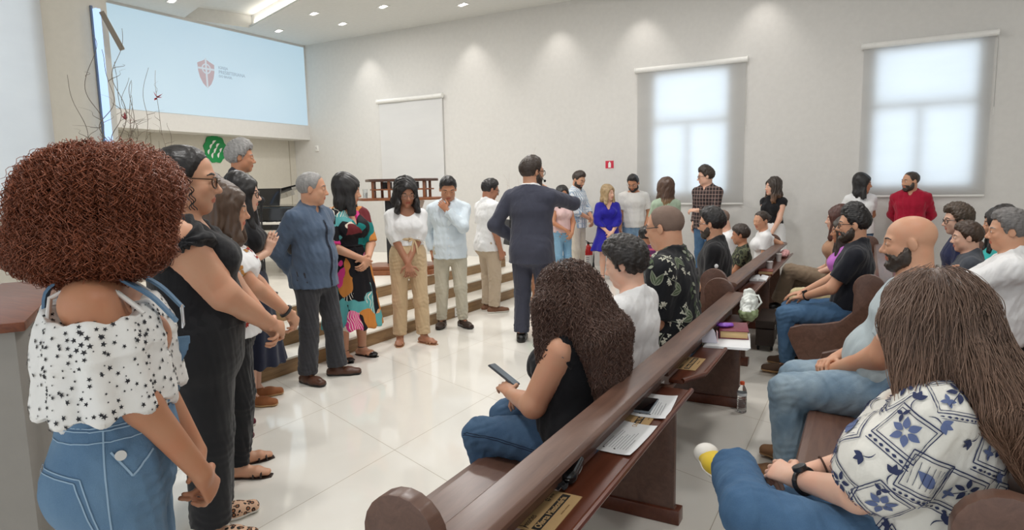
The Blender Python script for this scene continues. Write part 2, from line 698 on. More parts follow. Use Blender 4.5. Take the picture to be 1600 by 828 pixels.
blind('white roller blind without daylight behind, nearest the projection screen', -9.12, -7.47, 0.95, 3.38, M_BLIND2)
blind('white roller blind glowing with daylight behind the man in a plaid shirt', -3.50, -1.72, 1.22, 3.45, M_BLIND)
blind('white roller blind glowing with daylight beside the man in a red shirt', -0.15, 1.41, 1.32, 3.45, M_BLIND)


def left_blind():
    r = root('roller_blind', 'pale blind over the window at the far left edge of the photo', 'blind', (LEFT_X + 0.05, 1.78, 1.36), 0, 'roller blinds')
    m = MB()
    m.box((0, 0, 1.52), (0.004, 3.24, 3.04))
    m.build('fabric_sheet', M_BLIND, r, smooth=False)
    m = MB()
    m.cyl((0, -1.63, 3.06), (0, 1.63, 3.06), 0.042, n=18)
    m.build('cassette', M_WHITE, r)


left_blind()


def ceiling_lights():
    em = emit('lamp_glow', (1.0, 0.96, 0.9), 14)
    P = [(-10.57, 9.52, 'near the screen corner'), (-9.02, 8.97, 'second from the screen corner, nearer the cove'), (-9.12, 9.81, 'second from the screen corner, nearer the far wall'),
         (-7.67, 9.3, 'third from the screen corner'), (-6.42, 9.97, 'rightmost of those in view'), (-10.38, 7.1, 'alone to the left of the lit trough')]
    for x, y, s in P:
        r = root('ceiling_light', 'small recessed twin ceiling downlight, ' + s, 'ceiling light', (x, y, CEIL), -0.34, 'recessed ceiling lights')
        m = MB()
        for c, d in (((0, 0.06, -0.004), (0.24, 0.02, 0.012)), ((0, -0.06, -0.004), (0.24, 0.02, 0.012)), ((0.11, 0, -0.004), (0.02, 0.1, 0.012)), ((-0.11, 0, -0.004), (0.02, 0.1, 0.012))):
            m.box(c, d, 0.003)
        m.build('frame', M_WHITE, r)
        for s2 in (-1, 1):
            m = MB()
            m.sph((s2 * 0.05, 0, -0.004), 0.038, 14, 8, (1, 1, 0.35))
            m.build('bulb', em, r)
        d = bpy.data.lights.new('downlight', 'SPOT')
        d.energy = 26
        d.color = (1, 0.93, 0.84)
        d.spot_size = 1.6
        d.spot_blend = 1
        d.shadow_soft_size = 0.04
        o = bpy.data.objects.new('downlight', d)
        COL.objects.link(o)
        o.location = (x, y, CEIL - 0.04)


ceiling_lights()


def projection_screen():
    r = root('projection_screen', 'pale blue projected screen with a faded shield logo, high on the stage wall', 'screen', (SCREEN_X, 8.6, 3.02))
    t = NT('screen_picture', 0.7)
    nz = t.noise(0.5, 2)
    c = t.mix(nz, srgb(180, 213, 236), srgb(190, 224, 238))
    t.color((0.25, 0.25, 0.25))
    t.l(c, t.b.inputs['Emission Color'])
    t.b.inputs['Emission Strength'].default_value = 0.70
    m = MB()
    m.box((0.006, 0, 0.855), (0.012, 4.3, 1.71))
    m.build('picture', t.m, r, smooth=False)
    # logo (y to the right in the picture, z up)
    cy, cz = -0.35, 0.865
    red = emit('logo_red', srgb(202, 182, 186), 0.78)
    wht = emit('logo_white', srgb(214, 226, 234), 0.8)
    gry = emit('logo_grey', srgb(180, 202, 218), 0.75)
    m = MB()
    out = [(-0.25, 0.12), (-0.2, 0.14), (-0.1, 0.17), (0, 0.21), (0.1, 0.17), (0.2, 0.14), (0.25, 0.12), (0.24, -0.02), (0.2, -0.14), (0.12, -0.25), (0, -0.33), (-0.12, -0.25), (-0.2, -0.14), (-0.24, -0.02)]
    m.prism([(cy + a * 0.72, cz + b) for a, b in out], 0.013, 0.016, 'X')
    m.build('logo_shield', red, r, smooth=False)
    m = MB()
    m.box((0.017, cy, cz - 0.05), (0.003, 0.035, 0.56))
    m.box((0.017, cy, cz + 0.03), (0.003, 0.35, 0.035))
    ring = [(0.085 * math.cos(a), 0.085 * math.sin(a)) for a in np.linspace(0, 2 * PI, 25)]
    m.tube([(0.018, cy + a, cz + 0.03 + b) for a, b in ring], 0.013, 5)
    m.build('logo_cross', wht, r, smooth=False)
    B = Matrix(((0, 0, 1, 0.014), (1, 0, 0, cy + 0.27), (0, 1, 0, 0), (0, 0, 0, 1)))
    for s, z, sz in (('IGREJA', 0.935, 0.072), ('PRESBITERIANA', 0.845, 0.088), ('DO BRASIL', 0.775, 0.062)):
        M = B.copy()
        M[2][3] = z
        text_obj('lettering', s, sz, M, gry, r, 0.002)


projection_screen()


def light_strip():
    r = root('light_strip', 'tall narrow glowing blue-white strip on the left wall by the screen', 'light strip', (LEFT_X + 0.02, 3.93, 2.1))
    m = MB()
    m.box((0.03, -0.012, 0.68), (0.06, 0.05, 1.36), 0.004)
    m.build('tube', emit('strip_glow', srgb(186, 216, 255), 1.25), r)
    m = MB()
    m.box((-0.008, -0.042, 0.69), (0.024, 0.022, 1.4), 0.004)
    m.build('housing', plain('blue_grey_metal', srgb(96, 108, 130), 0.5), r)
    r = root('wall_bar', 'slanted grey-brown bar hanging by the top of the glowing strip', 'bar', (LEFT_X + 0.06, 3.95, 3.07))
    m = MB()
    a, b = Vector((0.02, 0.0, 0.36)), Vector((0.10, 0.13, 0.0))
    d = b - a
    m.box((a + b) / 2, (0.06, 0.05, d.length), 0.006, rot=d.to_track_quat('Z', 'Y').to_matrix())
    m.build('bar', plain('taupe_metal', srgb(128, 118, 104), 0.5), r)
    m = MB()
    m.box((-0.03, 0.0, 0.33), (0.1, 0.03, 0.03), 0.003)
    m.build('bracket', M_METAL, r)


light_strip()


# ------------------------------------------------------------------ pews
def arc(cx, cz, r, a0, a1, n=10):
    return [(cx + r * math.cos(math.radians(a0 + (a1 - a0) * i / n)), cz + r * math.sin(math.radians(a0 + (a1 - a0) * i / n))) for i in range(n + 1)]


def pew(label, X, y0, y1, shelves, supports, near_low=False, far_low=False):
    r = root('pew', label, 'pew', (X, y0, 0), 0, 'wooden church pews')
    L = y1 - y0

    def end(y, low):
        m = MB()
        if low:
            top = arc(-0.14, 0.74, 0.105, -20, 200, 14)
        else:
            top = arc(-0.12, 0.80, 0.105, -30, 205, 14)
        P = [(-0.66, 0.0), (0.06, 0.0), (0.06, 0.05), (0.02, 0.09), (-0.01, 0.35), (-0.03, 0.6)] + top + [(-0.22, 0.62), (-0.30, 0.545), (-0.42, 0.515), (-0.55, 0.50), (-0.635, 0.47), (-0.65, 0.42), (-0.62, 0.34), (-0.56, 0.22), (-0.56, 0.1), (-0.62, 0.06)]
        m.prism(P, y, y + 0.05, 'Y', 0.006)
        m.build('end_panel', M_PEW, r, angle=45)
    end(0.0, near_low)
    end(L - 0.05, far_low)
    m = MB()
    m.prism([(-0.64, 0.415), (-0.63, 0.435), (-0.6, 0.44), (-0.2, 0.418), (-0.17, 0.415), (-0.17, 0.39), (-0.6, 0.4), (-0.635, 0.4)], 0.05, L - 0.05, 'Y', 0.003)
    m.box((-0.54, L / 2, 0.365), (0.025, L - 0.1, 0.07), 0.003)
    m.build('seat', M_PEW, r)
    m = MB()
    m.prism([(-0.2, 0.43), (-0.175, 0.43), (-0.01, 0.765), (-0.035, 0.775)], 0.05, L - 0.05, 'Y', 0.003)
    m.build('backrest', M_PEWR, r)
    m = MB()
    m.prism([(-0.066, 0.782), (-0.07, 0.795), (-0.05, 0.812), (0.045, 0.803), (0.06, 0.79), (0.055, 0.772), (0.03, 0.765), (-0.05, 0.772)], 0.006, L - 0.006, 'Y', 0.003)
    m.build('top_rail', M_PEW, r)
    for (a, b, cham) in shelves:
        a, b = a - y0, b - y0
        m = MB()
        poly = [(0.0, a), (0.135 - (0.07 if cham else 0), a), (0.135, a + (0.16 if cham else 0)), (0.135, b), (0.0, b)]
        m.prism(poly, 0.655, 0.672, 'Z', 0.002)
        sh = m.build('book_shelf', M_PEWR, r)
        m = MB()
        m.tube([(p[0], p[1], 0.672) for p in poly[1:4]], 0.011, 8)
        m.build('lip', M_PEWR, sh)
        m = MB()
        m.box((-0.012, (a + b) / 2, 0.72), (0.02, b - a, 0.075), 0.003)
        m.build('back_strip', M_PEW, sh)
    for y in supports:
        y -= y0
        m = MB()
        P = [(-0.5, 0.0), (0.075, 0.0), (0.075, 0.055), (0.05, 0.075), (0.05, 0.6), (0.03, 0.66), (-0.06, 0.66), (-0.2, 0.42), (-0.45, 0.39), (-0.45, 0.075), (-0.5, 0.055)]
        m.prism(P, y - 0.02, y + 0.02, 'Y', 0.003)
        m.build('support_panel', M_PEW, r)
        m = MB()
        m.box((-0.2, y, 0.035), (0.56, 0.075, 0.07), 0.006)
        m.build('foot', M_PEWR, r)
    return r


pew('dark wooden pew at the front, under the woman with long curly black hair', -0.785, 1.07, 4.72, [(1.15, 2.80, False), (2.92, 4.55, True)], [2.86, 4.6])
pew('dark wooden pew holding the man in black shirt and glasses and the boys', -0.92, 5.15, 8.75, [(5.3, 6.5, False), (6.6, 8.6, False)], [5.7, 7.2])
pew('pew under the woman with blue-patterned blouse and the bald bearded man', 0.42, 1.66, 4.55, [(1.7, 4.4, False)], [3.0])
pew('pew under the man in a navy polo shirt and dark glasses', 0.16, 5.2, 8.75, [(5.3, 8.6, False)], [7.0])
pew('pew at the right edge under the grey-haired man in white', 1.17, 3.6, 8.6, [(3.7, 8.4, False)], [6.0])

# ------------------------------------------------------------------ solid modelling of figures on a distance grid
A3 = lambda *v: np.array(v, np.float64)


def nrm(v):
    v = np.asarray(v, float)
    return v / (np.linalg.norm(v) + 1e-12)


def perp(n, u):
    u = np.asarray(u, float) - n * np.dot(u, n)
    if np.linalg.norm(u) < 1e-4:
        u = np.cross(n, [0, 1, 0.3])
    return nrm(u)


def sg(a, b, wa, wb, da=None, db=None, u=(1, 0, 0), fa=False, fb=False, cap=None):
    """tapered limb piece a-b; w = half width along u, d = half depth; fa/fb = flat ends"""
    return ('s', np.asarray(a, float), np.asarray(b, float), wa, wb, wa if da is None else da, wb if db is None else db, u, fa, fb, cap)


def el(c, r, R=None):
    return ('e', np.asarray(c, float), np.asarray(r, float), R)


def pbox(p, t):
    if p[0] == 's':
        m = max(p[3:7]) + t
        return np.minimum(p[1], p[2]) - m, np.maximum(p[1], p[2]) + m
    m = max(p[2]) + t
    return p[1] - m, p[1] + m


def peval(p, X, Y, Z, t=0.0):
    if p[0] == 's':
        a, b, wa, wb, da, db, u, fa, fb, cap = p[1:]
        n = b - a
        L = np.linalg.norm(n) + 1e-9
        n = n / L
        u = perp(n, u)
        v = np.cross(n, u)
        x, y, z = X - a[0], Y - a[1], Z - a[2]
        ln = x * n[0] + y * n[1] + z * n[2]
        lu = x * u[0] + y * u[1] + z * u[2]
        lv = x * v[0] + y * v[1] + z * v[2]
        s = np.clip(ln / L, 0, 1)
        e = ln - s * L
        rw = wa + t + (wb - wa) * s
        rd = da + t + (db - da) * s
        if wa == da and wb == db and cap is None:
            d = np.sqrt(lu * lu + lv * lv + e * e) - rw
        else:
            rc = np.minimum(rw, rd) if cap is None else cap + t
            A = (lu / rw) ** 2 + (lv / rd) ** 2 + (e / rc) ** 2
            k0 = np.sqrt(A)
            k1 = np.sqrt((lu / rw ** 2) ** 2 + (lv / rd ** 2) ** 2 + (e / rc ** 2) ** 2) + 1e-9
            d = k0 * (k0 - 1) / k1
        if fa:
            d = np.maximum(d, -ln)
        if fb:
            d = np.maximum(d, ln - L)
        return d
    c, r, R = p[1:]
    x, y, z = X - c[0], Y - c[1], Z - c[2]
    if R is not None:
        x, y, z = (x * R[0, i] + y * R[1, i] + z * R[2, i] for i in range(3))
    r = r + t
    k0 = np.sqrt((x / r[0]) ** 2 + (y / r[1]) ** 2 + (z / r[2]) ** 2)
    k1 = np.sqrt((x / r[0] ** 2) ** 2 + (y / r[1] ** 2) ** 2 + (z / r[2] ** 2) ** 2) + 1e-9
    return k0 * (k0 - 1) / k1


class Fld:
    def __init__(s, lo, hi, v):
        s.lo = np.asarray(lo, float)
        s.v = v
        s.n = np.ceil((np.asarray(hi, float) - s.lo) / v).astype(int) + 1
        s.D = np.full(s.n, 9.0, np.float32)

    @classmethod
    def around(c, prims, v, t=0.0):
        b = [pbox(p, t + 3 * v) for p in prims]
        return c(np.min([x[0] for x in b], 0), np.max([x[1] for x in b], 0), v)

    def blk(s, lo, hi):
        i = np.clip(np.floor((lo - s.lo) / s.v).astype(int), 0, s.n)
        j = np.clip(np.ceil((hi - s.lo) / s.v).astype(int) + 1, 0, s.n)
        if np.any(j <= i):
            return None
        ax = [(s.lo[k] + s.v * np.arange(i[k], j[k])).astype(np.float32) for k in range(3)]
        return tuple(slice(i[k], j[k]) for k in range(3)), ax[0][:, None, None], ax[1][None, :, None], ax[2][None, None, :]

    def add(s, p, k=0.0, t=0.0):
        lo, hi = pbox(p, t + k + 3 * s.v)
        B = s.blk(lo, hi)
        if B is None:
            return s
        sl, X, Y, Z = B
        d = peval(p, X, Y, Z, t).astype(np.float32)
        a = s.D[sl]
        if k > 0:
            h = np.clip(0.5 + 0.5 * (a - d) / k, 0, 1)
            s.D[sl] = a + (d - a) * h - k * h * (1 - h)
        else:
            s.D[sl] = np.minimum(a, d)
        return s

    def cut(s, p, k=0.0, t=0.0):
        lo, hi = pbox(p, t + k + 3 * s.v)
        B = s.blk(lo, hi)
        if B is None:
            return s
        sl, X, Y, Z = B
        d = -peval(p, X, Y, Z, t).astype(np.float32)
        a = s.D[sl]
        if k > 0:
            h = np.clip(0.5 - 0.5 * (a - d) / k, 0, 1)
            s.D[sl] = a + (d - a) * h + k * h * (1 - h)
        else:
            s.D[sl] = np.maximum(a, d)
        return s

    def all(s):
        return s.blk(s.lo, s.lo + s.v * (s.n - 1))[1:]

    def plane(s, p, n):
        """keep the side n points away from"""
        X, Y, Z = s.all()
        n = nrm(n)
        s.D = np.maximum(s.D, ((X - p[0]) * n[0] + (Y - p[1]) * n[1] + (Z - p[2]) * n[2]).astype(np.float32))
        return s

    def fn(s, f, op='and'):
        X, Y, Z = s.all()
        d = f(X, Y, Z).astype(np.float32)
        s.D = np.maximum(s.D, d) if op == 'and' else np.minimum(s.D, d)
        return s

    def mesh(s):
        v = s.v
        g = openvdb.FloatGrid(3.0 * v)
        g.copyFromArray(np.ascontiguousarray(np.clip(s.D, -3 * v, 3 * v)))
        P, T, Q = g.convertToPolygons(0.0, 0.0)
        V = P.astype(np.float64) * v + s.lo
        return V, Q.astype(np.int32)

    def grad(s, P):
        q = (P - s.lo) / s.v
        i = np.clip(np.round(q).astype(int), 1, s.n - 2)
        D = s.D
        g = np.stack([D[i[:, 0] + 1, i[:, 1], i[:, 2]] - D[i[:, 0] - 1, i[:, 1], i[:, 2]],
                      D[i[:, 0], i[:, 1] + 1, i[:, 2]] - D[i[:, 0], i[:, 1] - 1, i[:, 2]],
                      D[i[:, 0], i[:, 1], i[:, 2] + 1] - D[i[:, 0], i[:, 1], i[:, 2] - 1]], 1)
        g /= (np.linalg.norm(g, axis=1, keepdims=True) + 1e-9)
        d = D[i[:, 0], i[:, 1], i[:, 2]] + np.sum((P - (s.lo + i * s.v)) * g, 1)
        return d, g


def vnormals(V, Q):
    fn = np.cross(V[Q[:, 2]] - V[Q[:, 0]], V[Q[:, 3]] - V[Q[:, 1]])
    N = np.zeros_like(V)
    for k in range(4):
        for c in range(3):
            N[:, c] += np.bincount(Q[:, k], fn[:, c], len(V))
    return N / (np.linalg.norm(N, axis=1, keepdims=True) + 1e-12)


def wob(V, amp, wl, seed=0, st=(1, 1, 1)):
    r = np.random.default_rng(seed)
    P = V * np.array(st) * (2 * PI / wl)
    o = np.zeros(len(V))
    for i in range(5):
        k = r.normal(size=3)
        k /= np.linalg.norm(k)
        k2 = r.normal(size=3) * 0.6
        o += np.sin(P @ k * (0.7 + 0.35 * i) + 1.8 * np.sin(P @ k2 + r.uniform(0, 6)) + r.uniform(0, 6)) / (1 + 0.5 * i)
    return o * amp / 2.2


def frot(yaw, pitch, roll=0.0):
    """head frame: columns = right, forward, up; yaw to the left +, pitch down +"""
    return np.array((Matrix.Rotation(math.radians(yaw), 3, 'Z') @ Matrix.Rotation(math.radians(-pitch), 3, 'X') @ Matrix.Rotation(math.radians(roll), 3, 'Y')))


def ik(S, T, l1, l2, pole):
    S, T = np.asarray(S, float), np.asarray(T, float)
    d = T - S
    L = np.linalg.norm(d)
    mx = (l1 + l2) * 0.995
    if L > mx:
        T = S + d * mx / L
        L = mx
        d = T - S
    n = d / L
    a = (l1 * l1 - l2 * l2 + L * L) / (2 * L)
    h = math.sqrt(max(l1 * l1 - a * a, 1e-6))
    return S + n * a + perp(n, pole) * h, T


class Fig:
    pass


ARM = {  # wrist (x outward, y, z), pole, finger dir, palm normal, curl ; for the right side, mirrored for the left
    'down': ((0.235, 0.04, 0.83), (0.4, -1, 0), (0.0, 0.15, -1), (-1, 0.1, 0), 0.45),
    'clasp': ((0.085, 0.235, 0.93), (1, -0.6, -0.3), (-0.75, 0.35, -0.5), (-0.25, -1, -0.2), 0.75),
    'lowclasp': ((0.075, 0.20, 0.83), (1, -0.7, 0), (-0.55, 0.15, -0.8), (-0.3, -1, 0), 0.75),
    'behind': ((0.08, -0.17, 0.93), (1, -0.5, 0), (-0.8, -0.1, -0.5), (0, -1, 0), 0.6),
    'lap': ((0.09, 0.25, 0.645), (0.6, -1, -0.5), (-0.75, 0.55, -0.15), (-0.1, -0.2, -1), 0.6),
    'knee': ((0.13, 0.33, 0.68), (1, -0.7, -0.2), (-0.4, 0.85, -0.25), (0, 0, -1), 0.45),
}


def skeleton(sp):
    f = Fig()
    h = sp['h']
    s = h / 1.75
    f.s, f.h = s, h
    f.b = sp.get('b', 1.0)
    f.fem = sp.get('sex', 'm') == 'f'
    sit = sp.get('sit')
    f.sit = sit
    seat = sp.get('seat', 0.44)
    f.zp = (seat + 0.10 * s * f.b ** 0.5) if sit else 0.525 * h
    pel = A3(0, 0, f.zp)
    lean = math.radians(sp.get('lean', 0.0))
    lat = math.radians(sp.get('lat', 0.0))
    tw = math.radians(sp.get('twist', 0.0))

    def up(x, y, z):  # offsets above the pelvis, leaned and twisted
        k = min(1, z / (0.28 * h))
        c, sn = math.cos(tw * k), math.sin(tw * k)
        x, y = x * c - y * sn, x * sn + y * c
        y, z = y * math.cos(lean) + z * math.sin(lean), -y * math.sin(lean) + z * math.cos(lean)
        x, z = x * math.cos(lat) + z * math.sin(lat), -x * math.sin(lat) + z * math.cos(lat)
        return pel + A3(x, y, z)
    f.up = up
    f.ux = nrm(up(1, 0, 0.28 * h) - up(0, 0, 0.28 * h))
    f.P = pel
    f.W = up(0, 0.0, 0.10 * h)
    f.Cst = up(0, 0.0, 0.205 * h)
    f.Sh = up(0, -0.01 * s, 0.270 * h)
    f.N0 = up(0, -0.012 * s, 0.305 * h)
    sw = (0.163 if f.fem else 0.185) * s * sp.get('shw', 1.0) * (0.6 + 0.4 * f.b)
    f.S = {1: up(sw, -0.012 * s, 0.264 * h), -1: up(-sw, -0.012 * s, 0.264 * h)}
    hp = sp.get('head', (0, 0))
    f.R = frot(hp[0], hp[1] + 0.0, hp[2] if len(hp) > 2 else 0)
    f.Hh = 0.132 * h * sp.get('hs', 1.12)
    nb = f.N0 + A3(0, 0.012 * s, 0.0)
    sk = math.sin(lean) * 0.04
    f.H = nb + A3(0, 0.012 * s + sk, 0.067 * h) + f.R @ A3(0, 0.10, 0.32) * f.Hh * 0.55
    f.H = f.H + A3(*sp.get('hoff', (0, 0, 0)))
    # arms
    f.E, f.Wr, f.hd = {}, {}, {}
    for sd, key in ((1, 'R'), (-1, 'L')):
        a = sp.get(key, sp.get('arms', 'down'))
        if isinstance(a, str):
            a = ARM[a]
        w_, pole, fd, pn, curl = a
        m = A3(sd, 1, 1)
        T = A3(*w_) * m * s
        E, Wt = ik(f.S[sd], T, 0.170 * h, 0.148 * h, A3(*pole) * m)
        f.E[sd], f.Wr[sd] = E, Wt
        f.hd[sd] = (nrm(A3(*fd) * m), A3(*pn) * m, curl)
    # legs
    f.hip, f.K, f.A, f.F = {}, {}, {}, {}
    for sd, key in ((1, 'RL'), (-1, 'LL')):
        hx = 0.092 * s * (0.75 + 0.25 * f.b)
        f.hip[sd] = A3(sd * hx, 0.0 if sit else 0, f.zp - (0.01 * s if sit else 0.0))
        a = sp.get(key)
        if sit:
            kx, ky, kz, ax, ay, az, fx, fy = a[:8] if a else (0.13, 0.46, 0.50, 0.13, 0.44, 0.09, 0.1, 1)
            f.K[sd] = A3(sd * kx * s, ky * s, kz)
            f.A[sd] = A3(sd * ax * s, ay * s, az)
            f.F[sd] = nrm(A3(sd * fx, fy, a[8] if a and len(a) > 8 else 0))
        else:
            ax, ay, toe = a if a else (0.10, 0.0, 14)
            f.A[sd] = A3(sd * ax * s, ay * s, 0.078 * s)
            f.K[sd] = f.hip[sd] * 0.46 + f.A[sd] * 0.54 + A3(0, 0.02 * s, 0.0)
            f.F[sd] = A3(sd * math.sin(math.radians(toe)), math.cos(math.radians(toe)), 0)
    # --- primitives
    b = f.b
    bd = b ** 1.1
    bl = b ** 0.6
    ux = f.ux
    T = []
    px = (1, 0, 0)
    hw = (0.172 if f.fem else 0.158) * s * b
    ww = (0.132 if f.fem else 0.148) * s * b
    cw = (0.148 if f.fem else 0.168) * s * (0.35 + 0.65 * b)
    hz = 0.0 if sit else -0.03 * h
    T.append(sg(f.P + A3(0, -0.01 * s, hz), up(0, 0, 0.04 * h), hw, hw * 0.98, 0.118 * s * bd, 0.115 * s * bd, px))
    T.append(sg(up(0, 0, 0.04 * h), f.W, hw * 0.96, ww, 0.112 * s * bd, 0.098 * s * bd, px))
    T.append(sg(f.W, f.Cst, ww, cw, 0.098 * s * bd, 0.112 * s * (0.5 + 0.5 * bd), ux))
    T.append(sg(f.Cst, up(0, -0.012 * s, 0.262 * h), cw, cw * 0.92, 0.112 * s * (0.5 + 0.5 * bd), 0.085 * s * (0.5 + 0.5 * bd), ux))
    T.append(sg(f.S[1] * 0.8 + f.S[-1] * 0.2 - A3(0, 0, 0.01 * s), f.S[-1] * 0.8 + f.S[1] * 0.2 - A3(0, 0, 0.01 * s), 0.05 * s, 0.05 * s))
    for sd in (1, -1):
        T.append(sg(f.S[sd] * 0.8 + f.Sh * 0.2, f.N0 + A3(0, 0, 0.025 * s), 0.045 * s, 0.04 * s))
        if f.fem:
            bu = sp.get('bust', 1.0)
            T.append(el(up(sd * 0.072 * s, 0.095 * s * (0.5 + 0.5 * bd), 0.20 * h), A3(0.066, 0.062, 0.066) * s * bu * (0.6 + 0.4 * b)))
        if not sit:
            T.append(el(f.P + A3(sd * 0.075 * s, -0.065 * s, -0.02 * h), A3(0.085, 0.085, 0.095) * s * b))
    bel = sp.get('belly', 0.0)
    if bel:
        T.append(el(up(0, 0.07 * s + 0.04 * bel, 0.075 * h), A3(0.13 + 0.03 * bel, 0.08 + 0.07 * bel, 0.13) * s * (0.5 + 0.5 * b)))
    f.T = T
    f.neck = sg(f.N0 - A3(0, 0, 0.02 * s), f.H + f.R @ A3(0, -0.12, -0.25) * f.Hh, (0.056 if f.fem else 0.064) * s * bl, (0.05 if f.fem else 0.06) * s * bl)
    ab = sp.get('arm', 1.0) * bl
    f.arm, f.fore, f.hand = {}, {}, {}
    for sd in (1, -1):
        f.arm[sd] = [sg(f.S[sd], f.E[sd], 0.054 * s * ab, 0.042 * s * ab), ]
        f.fore[sd] = [sg(f.E[sd], f.Wr[sd], 0.044 * s * ab, 0.027 * s * bl)]
        f.hand[sd] = hand_prims(f, sd, sp.get('hand', 1.0) * 0.105 * h)
    f.thigh, f.shin, f.foot = {}, {}, {}
    for sd in (1, -1):
        f.thigh[sd] = [sg(f.hip[sd], f.K[sd], 0.088 * s * bl * (0.5 + 0.5 * b), 0.057 * s * bl)]
        md = f.K[sd] * 0.68 + f.A[sd] * 0.32 + A3(0, -0.012 * s, 0)
        f.shin[sd] = [sg(f.K[sd], md, 0.055 * s * bl, 0.055 * s * bl), sg(md, f.A[sd], 0.055 * s * bl, 0.034 * s * bl)]
        fd = f.F[sd]
        an = f.A[sd]
        dn = nrm(np.cross(np.cross(fd, A3(0, 0, -1)), fd)) if abs(fd[2]) < 0.9 else A3(0, -1, 0)
        if not (f.sit and sp.get('RL' if sd == 1 else 'LL')):
            dn = A3(0, 0, -1)
        f.dn = dn
        base = an + dn * 0.045 * s
        f.foot[sd] = [sg(base - fd * 0.05 * s, base + fd * 0.10 * s - dn * 0.004 * s, 0.034 * s, 0.044 * s, 0.032 * s, 0.028 * s, np.cross(fd, dn)),
                      sg(base + fd * 0.10 * s, base + fd * 0.165 * s + dn * 0.006 * s, 0.044 * s, 0.034 * s, 0.026 * s, 0.017 * s, np.cross(fd, dn)),
                      sg(an, base + fd * 0.05 * s, 0.036 * s, 0.034 * s)]
        f.hd_foot = None
    return f


def hand_prims(f, sd, L):
    fd, pn, curl = f.hd[sd]
    W = f.Wr[sd]
    pn = perp(fd, pn)
    lat = -np.cross(pn, fd) * sd      # towards the thumb
    P = []
    k = W + fd * L * 0.52
    P.append(sg(W, W + fd * L * 0.12, 0.028 * L / 0.18, 0.030 * L / 0.18, 0.021 * L / 0.18, 0.018 * L / 0.18, lat))
    P.append(sg(W + fd * L * 0.1, k - fd * L * 0.06, 0.030 * L / 0.18, 0.041 * L / 0.18, 0.017 * L / 0.18, 0.0135 * L / 0.18, lat))
    r0 = 0.0088 * L / 0.18
    for i, (o, ln) in enumerate(((0.165, 0.44), (0.055, 0.49), (-0.055, 0.45), (-0.16, 0.35))):
        p = k + lat * o * L - fd * L * (0.03 if i in (1, 2) else 0.05)
        d = nrm(fd + lat * o * 0.35)
        ang = curl * (0.75 + 0.06 * i)
        for j, seg in enumerate((0.45, 0.31, 0.24)):
            c, sn = math.cos(ang), math.sin(ang)
            d2 = nrm(d * c + pn * sn)
            q = p + d2 * ln * L * seg
            P.append(sg(p, q, r0 * (1 - 0.09 * j), r0 * (0.93 - 0.09 * j)))
            p = q
            ang += curl * 0.85
    t0 = W + fd * L * 0.16 + lat * L * 0.15
    d = nrm(fd * 0.62 + lat * 0.72 + pn * 0.42)
    t1 = t0 + d * L * 0.22
    d = nrm(fd * 0.9 + lat * 0.25 + pn * (0.35 + curl * 0.4))
    t2 = t1 + d * L * 0.17
    t3 = t2 + nrm(d + pn * 0.2 * curl) * L * 0.14
    P += [sg(t0 - lat * L * 0.06, t1, 0.016 * L / 0.18, 0.012 * L / 0.18), sg(t1, t2, r0 * 1.25, r0 * 1.1), sg(t2, t3, r0 * 1.1, r0 * 0.85)]
    return P


def head_prims(f, sp):
    R, H, k = f.R, f.H, f.Hh

    def E(c, r, rot=None):
        return el(H + R @ A3(*c) * k, A3(*r) * k, R if rot is None else R @ rot)

    def C(a, b, ra, rb):
        return sg(H + R @ A3(*a) * k, H + R @ A3(*b) * k, ra * k, rb * k)
    fj = sp.get('jaw', 0.94 if f.fem else 1.0)
    add = [(E((0, -0.06, 0.14), (0.335, 0.425, 0.36)), 0.0), (E((0, 0.12, -0.14), (0.27 * fj, 0.27, 0.34)), 0.12),
           (E((0, 0.245, -0.41), (0.115 * fj, 0.095, 0.095)), 0.10)]
    for s in (1, -1):
        add += [(E((s * 0.19 * fj, 0.03, -0.26), (0.10, 0.17, 0.15)), 0.12), (E((s * 0.15, 0.25, -0.11), (0.11, 0.10, 0.10)), 0.08)]
    add += [(E((0, 0.30, 0.075), (0.23, 0.085, 0.06)), 0.08)]
    sub = [(E((s * 0.15, 0.415, 0.005), (0.085, 0.07, 0.055)), 0.05) for s in (1, -1)]
    nl = sp.get('nose', 1.0)
    add2 = [(C((0, 0.355, 0.03), (0, 0.355 + 0.085 * nl, -0.13), 0.032, 0.045), 0.04), (E((0, 0.355 + 0.085 * nl, -0.145), (0.05, 0.05, 0.045)), 0.03)]
    for s in (1, -1):
        add2 += [(E((s * 0.055, 0.385, -0.165), (0.038, 0.045, 0.032)), 0.03)]
    add2 += [(E((0, 0.352, -0.262), (0.10, 0.045, 0.024)), 0.02), (E((0, 0.345, -0.305), (0.085, 0.045, 0.027)), 0.02)]
    ears = []
    for s in (1, -1):
        rot = np.array(Matrix.Rotation(math.radians(s * 22), 3, 'Z') @ Matrix.Rotation(math.radians(-12), 3, 'X'))
        ears.append((E((s * 0.345, -0.045, -0.02), (0.032, 0.085, 0.125), rot), 0.03))
    lids = [(E((s * 0.15, 0.322, 0.0), (0.078, 0.062, 0.052)), 0.02) for s in (1, -1)]
    return add, sub, add2 + lids, ears


def hframe(f, X, Y, Z):
    x, y, z = X - f.H[0], Y - f.H[1], Z - f.H[2]
    R, k = f.R, f.Hh
    return tuple((x * R[0, i] + y * R[1, i] + z * R[2, i]) / k for i in range(3))


def hp(f, *c):
    return f.H + f.R @ A3(*c) * f.Hh


